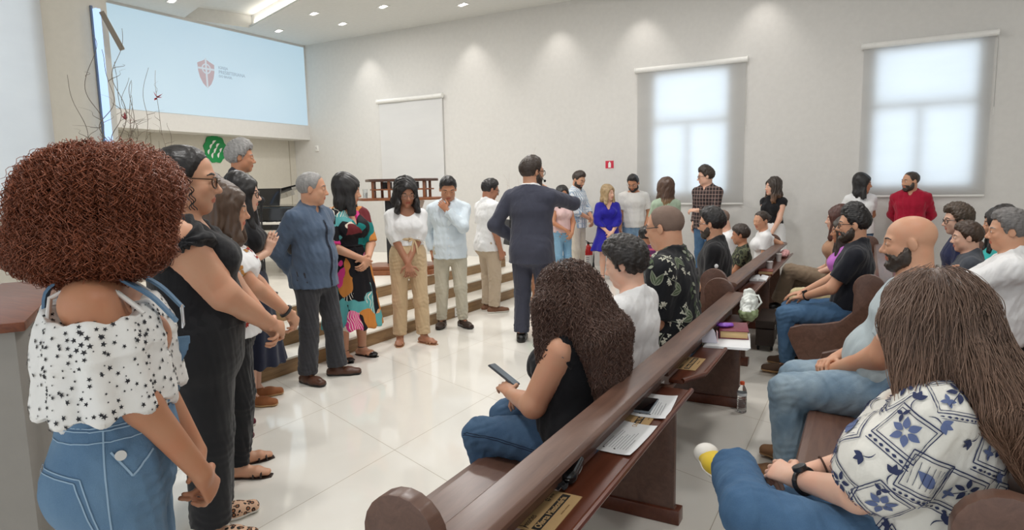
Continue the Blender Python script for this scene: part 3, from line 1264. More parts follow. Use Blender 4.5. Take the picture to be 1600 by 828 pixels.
def build_body(f, sp, r, vox, sk):
    s = f.s
    vox *= 0.85
    prims = f.T + [f.neck]
    for sd in (1, -1):
        prims = prims + f.arm[sd] + f.fore[sd] + f.hand[sd] + f.thigh[sd] + f.shin[sd] + f.foot[sd]
    add, sub, add2, ears = head_prims(f, sp)
    F = Fld.around(prims + [a[0] for a in add] + [e[0] for e in ears], vox, 0.02)
    k = 0.05 * s
    for p in f.T:
        F.add(p, k)
    for sd in (1, -1):
        for p in f.thigh[sd]:
            F.add(p, (0.02 if f.sit else 0.06) * s)
        for p in f.shin[sd]:
            F.add(p, 0.02 * s)
        for p in f.foot[sd]:
            F.add(p, 0.02 * s)
        for p in f.arm[sd]:
            F.add(p, 0.04 * s)
        for p in f.fore[sd]:
            F.add(p, 0.02 * s)
    for p, q in add:
        F.add(p, q * f.Hh)
    F.add(f.neck, 0.03 * s)
    for p, q in sub:
        F.cut(p, q * f.Hh)
    for p, q in add2 + ears:
        F.add(p, q * f.Hh)
    for sd in (1, -1):
        for i, p in enumerate(f.hand[sd]):
            F.add(p, 0.012 * s if i < 2 else 0.004 * s)
    V, Q = F.mesh()
    c = V[Q].mean(1)
    hx, hy, hz = hframe(f, c[:, 0], c[:, 1], c[:, 2])
    lips = (np.abs(hx) < 0.105 - 0.6 * np.abs(hz + 0.283)) & (hy > 0.3) & (np.abs(hz + 0.283) < 0.05)
    mi = np.where(lips, 1, 0)
    f.bodyF = F
    lipm = skin(sk[0] + '_lips', (sk[1][0] * 0.85, sk[1][1] * 0.5, sk[1][2] * 0.5) if not sp.get('lip') else sp['lip'])
    return mesh_np('body', V, [Q], [skin(*sk), lipm], r, mi)


EYEW = None


def build_face(f, sp, r):
    """eyes, brows, spectacles, ear studs"""
    Rm = Matrix([list(x) for x in f.R])
    ew = plain('eye_white', (0.8, 0.79, 0.77), 0.15)
    ei = plain('eye_iris', (0.03, 0.017, 0.01), 0.1)
    shut = sp.get('eyes', 1.0)
    for sd in (1, -1):
        m = MB()
        c = hp(f, sd * 0.15, 0.325, 0.0)
        m.sph(c, 0.062 * f.Hh, 14, 10, rot=Rm, sc=(1.0, 1.0, 0.62 * shut))
        m.m = 1
        m.sph(hp(f, sd * 0.147, 0.358, 0.0), 0.034 * f.Hh, 12, 8, rot=Rm, sc=(1, 0.95, 1.0 * min(1, shut + 0.1)))
        m.build('eye', [ew, ei], r)
        bc = sp.get('brow', sp.get('hairc', (0.03, 0.02, 0.015)))
        m = MB()
        pts = [hp(f, sd * x, y, z) for x, y, z in ((0.06, 0.372, 0.085), (0.12, 0.375, 0.108), (0.18, 0.352, 0.115), (0.245, 0.295, 0.085))]
        m.tube(pts, 1, 6, [0.016 * f.Hh, 0.021 * f.Hh, 0.018 * f.Hh, 0.008 * f.Hh])
        m.build('eyebrow', hairmat('brow_%d' % (hash(tuple(round(q, 3) for q in bc)) % 9999), bc), r)
    g = sp.get('glasses')
    if g:
        fm = plain('spectacle_frame_' + g, {'black': (0.015, 0.015, 0.018), 'metal': (0.25, 0.22, 0.2), 'tortoise': (0.05, 0.025, 0.012)}[g], 0.25)
        m = MB()
        rr = 0.0105 if g != 'metal' else 0.006
        for sd in (1, -1):
            ring = []
            for i in range(21):
                a = 2 * PI * i / 20
                x = 0.165 + 0.115 * math.cos(a)
                z = -0.015 + 0.09 * math.sin(a) * (1.0 if math.sin(a) < 0 else 0.9)
                ring.append(hp(f, sd * x, 0.415 - 0.45 * max(0, x - 0.1) ** 1.3, z))
            m.tube(ring, rr * f.Hh * 1.1, 5)
            m.tube([hp(f, sd * 0.275, 0.37, 0.03), hp(f, sd * 0.345, 0.27, 0.03), hp(f, sd * 0.355, 0.0, 0.035), hp(f, sd * 0.345, -0.09, -0.02)], rr * f.Hh, 5)
        m.tube([hp(f, -0.055, 0.41, 0.0), hp(f, 0, 0.425, 0.02), hp(f, 0.055, 0.41, 0.0)], rr * f.Hh, 5)
        m.build('spectacles', fm, r)


# ------------------------------------------------------------------ hair
def cranium(f, t):
    return [el(hp(f, 0, -0.06, 0.14), A3(0.335, 0.425, 0.36) * f.Hh + t)]


def hairline(f, X, Y, Z, front=0.33, side=0.0, nape=-0.28, drop=0.0):
    hx, hy, hz = hframe(f, X, Y, Z)
    ys = [-0.6, -0.14, -0.08, 0.04, 0.12, 0.2, 0.27, 0.6]
    zs = [nape, nape + 0.02, side, side - 0.06, side + 0.06, front - 0.1, front, front + 0.05]
    line = np.interp(hy, ys, zs) + drop * np.abs(hx)
    return (line - hz) * f.Hh * 0.8


def hair_short(f, sp, r, mat, vox):
    t = sp.get('ht', 0.016) * f.s
    F = Fld.around(cranium(f, t + 0.03), vox)
    tt = sp.get('htop', 0.0) * f.s
    F.add(el(hp(f, 0, -0.06, 0.14), A3(0.335, 0.425, 0.36) * f.Hh, f.R))
    if tt:
        F.add(el(hp(f, sp.get('sweep', 0.0), -0.0, 0.24 + tt / f.Hh * 0.6), A3(0.27 * f.Hh, 0.36 * f.Hh, 0.26 * f.Hh + tt)), 0.03)
    X, Y, Z = F.all()
    hl = hairline(f, X, Y, Z, sp.get('front', 0.33), sp.get('side', -0.02), sp.get('nape', -0.30))
    F.D = np.maximum(F.D - (t * np.clip(0.15 - hl / (0.16 * f.Hh), 0, 1)).astype(np.float32), hl.astype(np.float32))
    # ears stay free
    for sd in (1, -1):
        F.cut(el(hp(f, sd * 0.37, -0.03, -0.05), A3(0.07, 0.11, 0.14) * f.Hh), 0.0)
    V, Q = F.mesh()
    N = vnormals(V, Q)
    V = V + N * wob(V, sp.get('hn', 0.003), 0.035, 3)[:, None] + N * wob(V, sp.get('hn', 0.003) * 0.5, 0.012, 4)[:, None]
    return mesh_np('hair', V, [Q], mat, r)


def hair_long(f, sp, r, mat, vox, length=0.35, width=1.0, wave=0.004, curl=False, front=True, back_only=False, name='hair'):
    """crown plus a curtain that hangs to the given length below the eyes"""
    k = f.Hh
    s = f.s
    t = sp.get('ht', 0.022) * s
    top = hp(f, 0, -0.06, 0.14)
    dnv = nrm(A3(0, 0, -1) + f.R @ A3(0, -0.25, 0) * 0.5)
    w0 = (0.335 * k + t) * 1.02
    base = hp(f, 0, -0.16, 0.0)
    end = base + A3(0, 0, -length) + f.R @ A3(0, -0.16, 0) * k * sp.get('backset', 1.0)
    prims = [el(top, A3(0.335, 0.425, 0.36) * k + t, f.R), sg(base + A3(0, 0, 0.08 * s), base * 0.5 + end * 0.5, w0, w0 * (1.05 * width), 0.30 * k + t, 0.27 * k, f.R @ A3(1, 0, 0)),
             sg(base * 0.5 + end * 0.5, end, w0 * 1.05 * width, w0 * 0.95 * width, 0.27 * k, 0.20 * k, f.R @ A3(1, 0, 0))]
    if front:
        for sd in (1, -1):
            a = hp(f, sd * 0.30, 0.06, 0.10)
            e2 = hp(f, sd * 0.36 * width, 0.10, 0.0) + A3(0, 0.02, -length * sp.get('frontlen', 0.85))
            prims.append(sg(a, e2, 0.10 * k, 0.12 * k, 0.17 * k, 0.16 * k, f.R @ A3(1, 0, 0)))
    F = Fld.around(prims, vox, 0.04)
    for p in prims:
        F.add(p, 0.035 * s)
    # face opening
    F.cut(el(hp(f, 0, 0.42, -0.14), A3(0.255 * sp.get('open', 1.0), 0.36, 0.46) * k, f.R), 0.02)
    F.cut(sg(hp(f, 0, 0.30, -0.3), f.N0 + A3(0, 0.12, -0.12) * s, 0.19 * k, 0.26 * k))
    if sp.get('hend') is not None:
        F.plane((0, 0, sp['hend']), (0, 0, -1))
    V, Q = F.mesh()
    N = vnormals(V, Q)
    c = V - (base * 0.6 + end * 0.4)
    ang = np.arctan2(c[:, 1], c[:, 0])
    low = np.clip((base[2] + 0.12 * k - V[:, 2]) / (0.5 * k), 0, 1)
    V = V + N * (wave * np.sin(ang * 26 + 3 * np.sin(V[:, 2] * 20)) * low * 0.6 + wob(V, wave, 0.05, 5, (1, 1, 0.35)))[:, None]
    f.hairF = F
    return mesh_np(name, V, [Q], mat, r)


def strand_mesh(paths, rad, n=3):
    """paths: (m, k, 3) -> tubes"""
    m, k, _ = paths.shape
    T = np.gradient(paths, axis=1)
    T /= np.linalg.norm(T, axis=2, keepdims=True) + 1e-9
    ref = np.array([0.31, 0.52, 0.79])
    X = np.cross(T, ref)
    X /= np.linalg.norm(X, axis=2, keepdims=True) + 1e-9
    Y = np.cross(T, X)
    prof = np.interp(np.linspace(0, 1, k), [0, 0.15, 0.75, 1], [0.6, 1, 0.9, 0.15])
    rr = np.broadcast_to(np.asarray(rad), (m,))[:, None] * prof[None]
    V = np.stack([paths + (X * math.cos(2 * PI * j / n) + Y * math.sin(2 * PI * j / n)) * rr[:, :, None] for j in range(n)], 2)
    idx = np.arange(m * k * n).reshape(m, k, n)
    q = []
    for j in range(n):
        j2 = (j + 1) % n
        q.append(np.stack([idx[:, :-1, j], idx[:, :-1, j2], idx[:, 1:, j2], idx[:, 1:, j]], -1).reshape(-1, 4))
    return V.reshape(-1, 3), np.concatenate(q)


def flow_paths(F, starts, steps, ds, off, crown, grav=1.0, out=0.25, keep=0.7):
    """lines that run down over a hair volume"""
    P = starts.copy()
    res = [P.copy()]
    d0 = None
    for i in range(steps):
        dd, g = F.grad(P)
        want = np.array([0, 0, -1.0]) * grav + out * (P - crown) / (np.linalg.norm(P - crown, axis=1, keepdims=True) + 1e-6)
        want = want - g * np.sum(want * g, 1, keepdims=True)
        want /= np.linalg.norm(want, axis=1, keepdims=True) + 1e-6
        if d0 is not None:
            want = want * (1 - keep) + d0 * keep
            want /= np.linalg.norm(want, axis=1, keepdims=True) + 1e-6
        d0 = want
        P = P + want * ds
        dd, g = F.grad(P)
        P = P - g * np.clip(dd - off, -0.01, 0.01)[:, None]
        res.append(P.copy())
    return np.stack(res, 1)


# ------------------------------------------------------------------ clothes
def finish(F, name, r, mat, amp=0.004, wl=0.09, seed=1, st=(1, 1, 1), extra=None, mi=None):
    V, Q = F.mesh()
    if len(Q) == 0:
        return None
    N = vnormals(V, Q)
    d = wob(V, amp, wl * 1.15, seed, st) + wob(V, amp * 0.25, wl * 0.45, seed + 9, st)
    if extra is not None:
        d = d + extra(V)
    V = V + N * d[:, None]
    idx = None
    if mi is not None:
        idx = mi(V[Q].mean(1))
    o = mesh_np(name, V, [Q], mat, r, idx)
    return o, V, Q, N


def top_garment(f, sp, r, mat, name='shirt', sleeve=0.5, t=0.014, hem=-0.05, neck='crew', vox=0.006, sl_t=None, amp=0.004, puff=0.0, cuff=False, shoulders=True, mi=None, seed=1, flare=0.0, nk=1.0):
    s = f.s
    up = f.up
    prims = list(f.T)
    sl = []
    slt = t if sl_t is None else sl_t
    for sd in (1, -1):
        if sleeve > 0:
            a = min(1.0, sleeve)
            S_, E_, W_ = f.S[sd], f.E[sd], f.Wr[sd]
            p = f.arm[sd][0]
            end = S_ + (E_ - S_) * a
            ra, rb = p[3], p[3] + (p[4] - p[3]) * a
            if puff:
                md = S_ + (E_ - S_) * a * 0.62
                sl += [sg(S_, md, ra, rb + puff), sg(md, end, rb + puff, rb + puff * 0.45, fb=True)]
            else:
                sl.append(sg(S_, end, ra, rb, fb=sleeve <= 1.0))
            if sleeve > 1.0:
                b = sleeve - 1.0
                q = f.fore[sd][0]
                e2 = E_ + (W_ - E_) * min(1.0, b * 0.97)
                if puff > 0 and b >= 0.9:
                    sl.append(sg(E_, e2, q[3] + puff * 0.4, q[4] + 0.004, fb=True))
                else:
                    sl.append(sg(E_, e2, q[3] + 0.004, q[3] + (q[4] - q[3]) * b + 0.006, fb=True))
        else:
            sl.append(el(f.S[sd] * 0.9 + f.Sh * 0.1, A3(0.05, 0.05, 0.05) * s))
    if hem < -0.02 and not f.sit:
        t = max(t, 0.022)
    F = Fld.around(prims + sl, vox, max(t, slt) + 0.02)
    for p in prims:
        F.add(p, 0.055 * s, t)
    for p in sl:
        F.add(p, 0.03 * s, slt)
    if hem < -0.02 and not f.sit:
        F.add(sg(f.P + A3(0, 0, 0.03), f.P + A3(0, 0, hem * f.h), f.T[0][3] + 0.002, f.T[0][3] + 0.008 + flare, f.T[0][5] + 0.012, f.T[0][5] + 0.018 + flare, (1, 0, 0), fb=True), 0.03, t)
    # hem
    if f.sit:
        hz = max(hem, -0.012) * f.h
        F.plane(f.P + A3(0, 0, hz), (0, 0, -1))
    else:
        F.plane(f.P + A3(0, 0, hem * f.h), (0, 0, -1))
    # neckline
    N0 = f.N0
    if neck == 'collar':
        F.add(sg(N0 - A3(0, 0.0, 0.01), N0 + A3(0, 0.002, 0.052 * s), f.neck[3] + 0.022, f.neck[3] + 0.010, f.neck[3] + 0.024, f.neck[3] + 0.012, fb=True), 0.02)
        F.plane(N0 + A3(0, 0, 0.052 * s), nrm(A3(0, 0.55, 1)))
        F.cut(sg(N0 + A3(0, 0.03, 0.06) * s, N0 + A3(0, 0.15, -0.07) * s, 0.045 * s, 0.012 * s))
    elif neck == 'crew':
        F.plane(N0 + A3(0, 0, 0.022 * s), nrm(A3(0, 0.42, 1)))
    elif neck == 'v':
        F.plane(N0 + A3(0, 0, 0.022 * s), nrm(A3(0, 0.42, 1)))
        F.cut(sg(N0 + A3(0, 0.05, 0.03) * s, f.up(0, 0.17 * s, 0.215 * f.h), 0.085 * s * nk, 0.008 * s), 0.01)
    elif neck == 'scoop':
        F.plane(N0 + A3(0, 0, 0.018 * s), nrm(A3(0, 0.25, 1)))
        F.cut(el(N0 + A3(0, 0.075, 0.02) * s, A3(0.105 * nk, 0.16, 0.105 * nk) * s), 0.012)
    elif neck == 'high':
        F.add(sg(N0 - A3(0, 0, 0.01), N0 + A3(0, 0.004, 0.045 * s), f.neck[3] + 0.02, f.neck[3] + 0.008, fb=True), 0.02)
    for c in sp.get('topcut', ()):
        F.cut(el(f.N0 + A3(*c[:3]) * s, A3(*c[3:]) * s), 0.015)
    f.topF = F
    o = finish(F, name, r, mat, amp, 0.085, seed, (1, 1, 0.8), mi=mi)
    return o


def trousers(f, sp, r, mat, waist=0.09, leg=0.97, t=0.014, vox=0.006, wide=0.0, amp=0.004, seed=2, mi=None, name='trousers'):
    s = f.s
    prims = list(f.T[:2])
    lg = []
    for sd in (1, -1):
        p = f.thigh[sd][0]
        lg.append(sg(f.hip[sd], f.K[sd], p[3], p[4] + 0.004))
        e = f.K[sd] + (f.A[sd] - f.K[sd]) * leg
        lg.append(sg(f.K[sd], e, p[4] + 0.004, 0.044 * s + wide, fb=True))
        if not f.sit:
            lg.append(el(f.P + A3(sd * 0.075 * s, -0.065 * s, -0.02 * f.h), A3(0.085, 0.085, 0.095) * s * f.b))
    F = Fld.around(prims + lg, vox, t + 0.01)
    for p in prims:
        F.add(p, 0.04 * s, t)
    F.plane(f.up(0, 0, waist * f.h), f.up(0, 0, 1) - f.up(0, 0, 0))
    for p in lg:
        F.add(p, (0.02 if f.sit else 0.03) * s if p[0] == 's' else 0.05 * s, t)

    def ex(V):
        o = np.zeros(len(V))
        for sd in (1, -1):
            for c, rr in ((f.K[sd], 0.10), (f.A[sd] + A3(0, 0, 0.05), 0.11), (f.hip[sd] + A3(0, 0.06, -0.04), 0.1)):
                dd = np.linalg.norm(V - c, axis=1)
                ax = nrm(f.A[sd] - f.K[sd])
                o += 0.0028 * np.exp(-(dd / rr) ** 2) * np.sin((V - c) @ ax * 150 + 2.5 * np.sin((V - c) @ A3(40, 25, 10)))
        return o
    return finish(F, name, r, mat, amp, 0.1, seed, (1, 1, 0.55), extra=ex, mi=mi)


def skirt(f, sp, r, mat, top=0.10, bottom=0.45, w1=0.25, d1=0.22, t=0.014, vox=0.006, folds=14, fa=0.012, name='skirt', seed=3, base=None):
    """bottom: height of the hem above the floor"""
    s = f.s
    P0 = f.P + A3(0, 0, -0.02)
    prims = list(f.T[:2]) if base is None else base
    end = A3(0, 0.01, bottom)
    hw, hd = f.T[0][3] + 0.012, f.T[0][5] + 0.03
    q = [sg(P0, end, hw, w1, hd, d1, fb=True)]
    for sd in (1, -1):
        q.append(el(f.P + A3(sd * 0.075 * s, -0.065 * s, -0.02 * f.h), A3(0.085, 0.085, 0.095) * s * f.b))
    F = Fld.around(prims + q, vox, t + 0.01)
    for p in prims:
        F.add(p, 0.05 * s, t)
    for p in q:
        F.add(p, 0.05 * s, t)
    F.plane(f.up(0, 0, top * f.h), (0, 0, 1))
    zt = f.P[2]

    def ex(V):
        a = np.arctan2(V[:, 1], V[:, 0])
        return fa * np.clip((zt - V[:, 2]) / (zt - bottom), 0, 1) * np.sin(a * folds + 1.2 * np.sin(V[:, 2] * 7) + 0.8 * np.sin(a * 3))
    return finish(F, name, r, mat, 0.003, 0.12, seed, (1, 1, 0.4), extra=ex)


def shoes(f, sp, r, kind, mat, sole=None, vox=0.005):
    s = f.s
    sole = sole or plain('dark_sole', (0.02, 0.018, 0.016), 0.6)
    for sd in (1, -1):
        fd = f.F[sd]
        an = f.A[sd]
        p0 = f.foot[sd]
        u = p0[0][7]
        dn = nrm(np.cross(fd, u)) * 1.0
        if dn @ (p0[0][1] - an) < 0:
            dn = -dn
        base = an + dn * 0.045 * s
        if kind in ('sandal', 'heel'):
            m = MB()
            hgt = 0.018 if kind == 'sandal' else 0.03
            up_ = -Vector(dn)
            bb = base + dn * 0.032 * s
            pr = []
            for tt, wd in ((-0.085, 0.02), (-0.05, 0.036), (0.03, 0.036), (0.10, 0.047), (0.15, 0.042), (0.19, 0.022)):
                pr.append((tt, wd))
            L = [bb + fd * a * s + u * w_ * s for a, w_ in pr]
            Rr = [bb + fd * a * s - u * w_ * s for a, w_ in reversed(pr)]
            ring = [Vector(v) for v in L + Rr]
            lo = [m.bm.verts.new(v + Vector(dn) * 0.004) for v in ring]
            hi = [m.bm.verts.new(v - Vector(dn) * 0.006) for v in ring]
            m.bm.faces.new(hi)
            m.bm.faces.new(list(reversed(lo)))
            for i in range(len(ring)):
                j = (i + 1) % len(ring)
                m.bm.faces.new((lo[i], lo[j], hi[j], hi[i]))
            so = m.build('sandal' if kind == 'sandal' else 'shoe', mat, r, rn=True)
            m = MB()
            for tt, hh in ((0.09, 0.036), (0.135, 0.03)):
                c = base + fd * tt * s
                m.tube([c + u * 0.05 * s * math.cos(a) - dn * (hh * s * math.sin(a) - 0.02 * s) for a in np.linspace(0, PI, 11)], 0.0055, 6)
            c = an + fd * 0.0 - dn * 0.012 * s
            m.tube([c + u * 0.040 * s * math.cos(a) + fd * 0.040 * s * math.sin(a) for a in np.linspace(0, 2 * PI, 17)], 0.005, 6)
            if kind == 'heel':
                m.sph(base + fd * 0.135 * s + dn * 0.005 * s, 0.05 * s, 14, 8, (0.9, 1.1, 0.5))
            m.build('strap', mat, so)
            continue
        t = 0.007
        hi_ = 0.0 if kind == 'loafer' else 0.008
        prims = [sg(base - fd * 0.055 * s, base + fd * 0.10 * s, 0.036 * s, 0.046 * s, 0.036 * s, 0.03 * s, u),
                 sg(base + fd * 0.09 * s, base + fd * 0.175 * s + dn * 0.004 * s, 0.046 * s, 0.034 * s, 0.029 * s, 0.02 * s, u),
                 sg(an + dn * (0.01 - hi_), base, 0.042 * s, 0.038 * s)]
        F = Fld.around(prims, vox, t + 0.01)
        for p in prims:
            F.add(p, 0.02 * s, t)
        F.plane(an - dn * (0.004 + hi_) * s, -dn)
        F.plane(base + dn * 0.026 * s, dn)
        V, Q = F.mesh()
        o = mesh_np('shoe', V, [Q], mat, r)
        so = Fld.around(prims[:2], vox, t + 0.02)
        for p in prims[:2]:
            so.add(p, 0.02 * s, t + 0.005)
        so.plane(base + dn * 0.014 * s, -dn)
        so.plane(base + dn * 0.034 * s, dn)
        V, Q = so.mesh()
        mesh_np('sole', V, [Q], sole, o)
        if kind == 'sneaker':
            m = MB()
            for i in range(4):
                c = base + fd * (0.05 + 0.022 * i) * s - dn * (0.044 - 0.006 * i) * s
                m.tube([c + u * 0.022 * s, c - dn * 0.006 * s, c - u * 0.022 * s], 0.003, 5)
            m.build('laces', M_WHITE, o)


def snap_fn(V, N):
    kd = kdtree.KDTree(len(V))
    for i, v in enumerate(V):
        kd.insert(v, i)
    kd.balance()

    def f(p, off):
        co, i, d = kd.find(p)
        n = Vector(N[i])
        p = Vector(p)
        p = p - n * ((p - co).dot(n))
        return p + n * off
    return f


def motif(m, snap, P, t1, t2, poly_pts, off=0.003):
    """flat pattern piece (list of 2d points as a strip pairs) laid on a cloth surface"""
    vs = []
    for a, b in poly_pts:
        va = m.bm.verts.new(snap(P + t1 * a[0] + t2 * a[1], off))
        vb = m.bm.verts.new(snap(P + t1 * b[0] + t2 * b[1], off))
        vs.append((va, vb))
    for (a, b), (c, d) in zip(vs, vs[1:]):
        f = m.bm.faces.new((a, b, d, c))
        f.material_index = m.m


def leaf_strip(L, W, ang, n=6, bend=0.0, o=(0, 0)):
    out = []
    for i in range(n + 1):
        x = L * i / n
        w_ = W * math.sin(PI * min(0.999, (i / n) ** 0.8)) + 0.0005
        y0 = bend * math.sin(PI * i / n)
        pts = []
        for sgn in (1, -1):
            y = y0 + sgn * w_
            pts.append((o[0] + x * math.cos(ang) - y * math.sin(ang), o[1] + x * math.sin(ang) + y * math.cos(ang)))
        out.append(tuple(pts))
    return out


def line_strip(p, q, w_, n=8):
    p, q = np.array(p), np.array(q)
    d = (q - p) / (np.linalg.norm(q - p) + 1e-9)
    nn = np.array([-d[1], d[0]]) * w_ / 2
    return [(tuple(p + (q - p) * i / n + nn), tuple(p + (q - p) * i / n - nn)) for i in range(n + 1)]


def tangents(n):
    n = Vector(n)
    t1 = n.cross(Vector((0, 0, 1)))
    if t1.length < 0.1:
        t1 = Vector((1, 0, 0))
    t1.normalize()
    return t1, n.cross(t1) * -1

# ------------------------------------------------------------------ people
LIGHT = ('skin_light', srgb(226, 182, 158))
MED = ('skin_medium', srgb(208, 158, 128))
TAN = ('skin_tan', srgb(190, 136, 104))
BRN = ('skin_brown', srgb(174, 124, 98))
H_BLACK = (0.012, 0.010, 0.010)
H_DARK = (0.04, 0.027, 0.02)
H_BROWN = (0.075, 0.043, 0.026)
HM_BLACK = hairmat('hair_black', H_BLACK)
HM_DARK = hairmat('hair_dark_brown', H_DARK)
HM_BROWN = hairmat('hair_brown', H_BROWN)
HM_GREY = hairmat('hair_grey', (0.30, 0.29, 0.28), rough=0.55)
HM_BUZZ = fabric('hair_buzzed', (0.21, 0.145, 0.115), 0.7, 0.2, 0.25, 0)


def person(label, x, y, rel, z=0.0, vox=0.008, sk=MED, face=True, group=None, **sp):
    """rel: turn of the body, 0 = towards the photographer, 90 = to the photographer's right, 180 = away"""
    yaw = math.degrees(math.atan2(y, x)) + 180 + rel
    r = root('person', label, 'person', (x, y, z), math.radians(yaw - 90), group)
    f = skeleton(sp)
    f.sp, f.r, f.vox, f.sk = sp, r, vox, sk
    build_body(f, sp, r, vox, sk)
    if face:
        build_face(f, sp, r)
    return r, f


def seated(label, x, y, yaw, **k):
    rel = yaw - 180 - math.degrees(math.atan2(y, x))
    k.setdefault('sit', True)
    return person(label, x, y, rel, **k)


def beard(f, r, mat, t=0.012, vox=None, full=True):
    vox = vox or min(f.vox, 0.006)
    k = f.Hh
    pr = [el(hp(f, 0, 0.12, -0.14), A3(0.27, 0.27, 0.34) * k, f.R), el(hp(f, 0, 0.245, -0.41), A3(0.115, 0.095, 0.095) * k, f.R)] + \
         [el(hp(f, s * 0.19, 0.03, -0.26), A3(0.10, 0.17, 0.15) * k, f.R) for s in (1, -1)]
    F = Fld.around(pr, vox, t + 0.01)
    for p in pr:
        F.add(p, 0.12 * k, 0.001)
    X, Y, Z = F.all()
    hx, hy, hz = hframe(f, X, Y, Z)
    line = np.interp(hy, [-0.2, 0.0, 0.08, 0.2, 0.3, 0.6], [-0.3, 0.02, -0.06, -0.23, -0.185, -0.185])
    line = line + 0.018 * np.sin(hy * 60 + hx * 31) + 0.012 * np.sin(hx * 77 - hy * 23)
    md = np.maximum(hz - line, -0.06 - hy) * k
    # bare patches: the cheeks beside the mouth and the lips themselves
    lip = np.sqrt((hx / 0.115) ** 2 + ((hz + 0.285) / 0.05) ** 2) - 1
    md = np.maximum(md, np.where(hy > 0.2, -lip * 0.05 * k, -1))
    F.D = np.maximum(F.D - (t * np.clip(-md / (0.09 * k), 0, 1)).astype(np.float32), md.astype(np.float32))
    V, Q = F.mesh()
    N = vnormals(V, Q)
    V = V + N * wob(V, 0.002, 0.016, 6)[:, None]
    return mesh_np('beard', V, [Q], mat, r)


def collar_points(f, r, mat):
    s = f.s
    m = MB()
    for sd in (1, -1):
        a = f.N0 + A3(sd * 0.062, 0.03, 0.045) * s
        b = f.N0 + A3(sd * 0.012, 0.082, 0.018) * s
        c = f.N0 + A3(sd * 0.055, 0.098, -0.035) * s
        d = f.N0 + A3(sd * 0.085, 0.05, 0.0) * s
        n = Vector((0, 0.004, 0.003))
        q = [Vector(p) for p in (a, b, c, d)]
        lo = [m.bm.verts.new(p) for p in q]
        hi = [m.bm.verts.new(p + n) for p in q]
        m.bm.faces.new(hi)
        m.bm.faces.new(list(reversed(lo)))
        for i in range(4):
            j = (i + 1) % 4
            m.bm.faces.new((lo[i], lo[j], hi[j], hi[i]))
    m.build('collar', mat, r, rn=True)


def placket(f, r, res, mat, btn=None, z0=None, z1=None, n=6):
    """front strip with buttons, laid on the shirt surface"""
    o, V, Q, N = res
    front = (np.abs(V[:, 0]) < 0.05) & (N[:, 1] > 0.2)
    V2, N2 = V[front], N[front]
    if len(V2) < 20:
        return
    sn = snap_fn(V2, N2)
    zt = f.N0[2] - 0.05 * f.s if z1 is None else z1
    zb = (V2[:, 2].min() + 0.01) if z0 is None else z0
    m = MB()
    yy = float(np.median(V2[:, 1]))
    pr = None
    for i in range(25):
        z = zb + (zt - zb) * i / 24
        a, b = (m.bm.verts.new(sn(Vector((sx * 0.014 * f.s, yy + 0.05, z)), 0.003)) for sx in (-1, 1))
        if pr:
            m.bm.faces.new((pr[0], pr[1], b, a))
        pr = (a, b)
    pl = m.build('placket', mat, r)
    if btn:
        for i in range(n):
            z = zb + (zt - zb) * (i + 0.5) / n
            p = sn(Vector((0, yy + 0.05, z)), 0.005)
            m = MB()
            m.cyl(p - Vector((0, 0.002, 0)), p + Vector((0, 0.002, 0)), 0.0055, n=10)
            m.build('button', btn, pl)


def belt(f, r, z, mat, t=0.024):
    s = f.s
    F = Fld.around(f.T[:2], 0.006, t)
    for p in f.T[:3]:
        F.add(p, 0.045 * s, t)
    c = f.up(0, 0, z * f.h)
    n = nrm(f.up(0, 0, 1) - f.up(0, 0, 0))
    F.plane(c + n * 0.017, n)
    F.plane(c - n * 0.017, -n)
    V, Q = F.mesh()
    b = mesh_np('belt', V, [Q], mat, r)
    m = MB()
    y = V[np.abs(V[:, 0]) < 0.02][:, 1].max()
    m.box((0, y + 0.002, c[2]), (0.045, 0.008, 0.034), 0.004)
    m.build('buckle', M_METAL, b)


def wrist_band(f, r, sd, mat, name='bracelet', face=None, w=0.006, up_=0.03):
    ax = nrm(f.Wr[sd] - f.E[sd])
    c = f.Wr[sd] - ax * up_
    u = perp(ax, (0, 0, 1))
    v = np.cross(ax, u)
    rr = f.fore[sd][0][4] * 1.12 + 0.004
    m = MB()
    m.tube([c + u * rr * math.cos(a) + v * rr * math.sin(a) for a in np.linspace(0, 2 * PI, 19)], w, 6)
    b = m.build(name, mat, r)
    if face is not None:
        m = MB()
        d = face - ax * np.dot(face, ax)
        d = nrm(d)
        m.cyl(Vector(c + d * rr), Vector(c + d * (rr + 0.011)), 0.021, n=24)
        m.m = 1
        m.cyl(Vector(c + d * (rr + 0.0105)), Vector(c + d * (rr + 0.012)), 0.018, n=24)
        m.build('watch_face', [M_BLACK, plain('watch_glass', (0.01, 0.01, 0.012), 0.05)], b)


def earring(f, r, sd, hoop=True):
    m = MB()
    c = hp(f, sd * 0.36, -0.02, -0.17)
    if hoop:
        m.tube([c + A3(0, 0.011 * math.cos(a), -0.012 + 0.011 * math.sin(a)) for a in np.linspace(0, 2 * PI, 15)], 0.0018, 5)
    else:
        m.sph(c, 0.005)
    m.build('earring', plain('gold', (0.8, 0.55, 0.2), 0.25, 1.0), r)


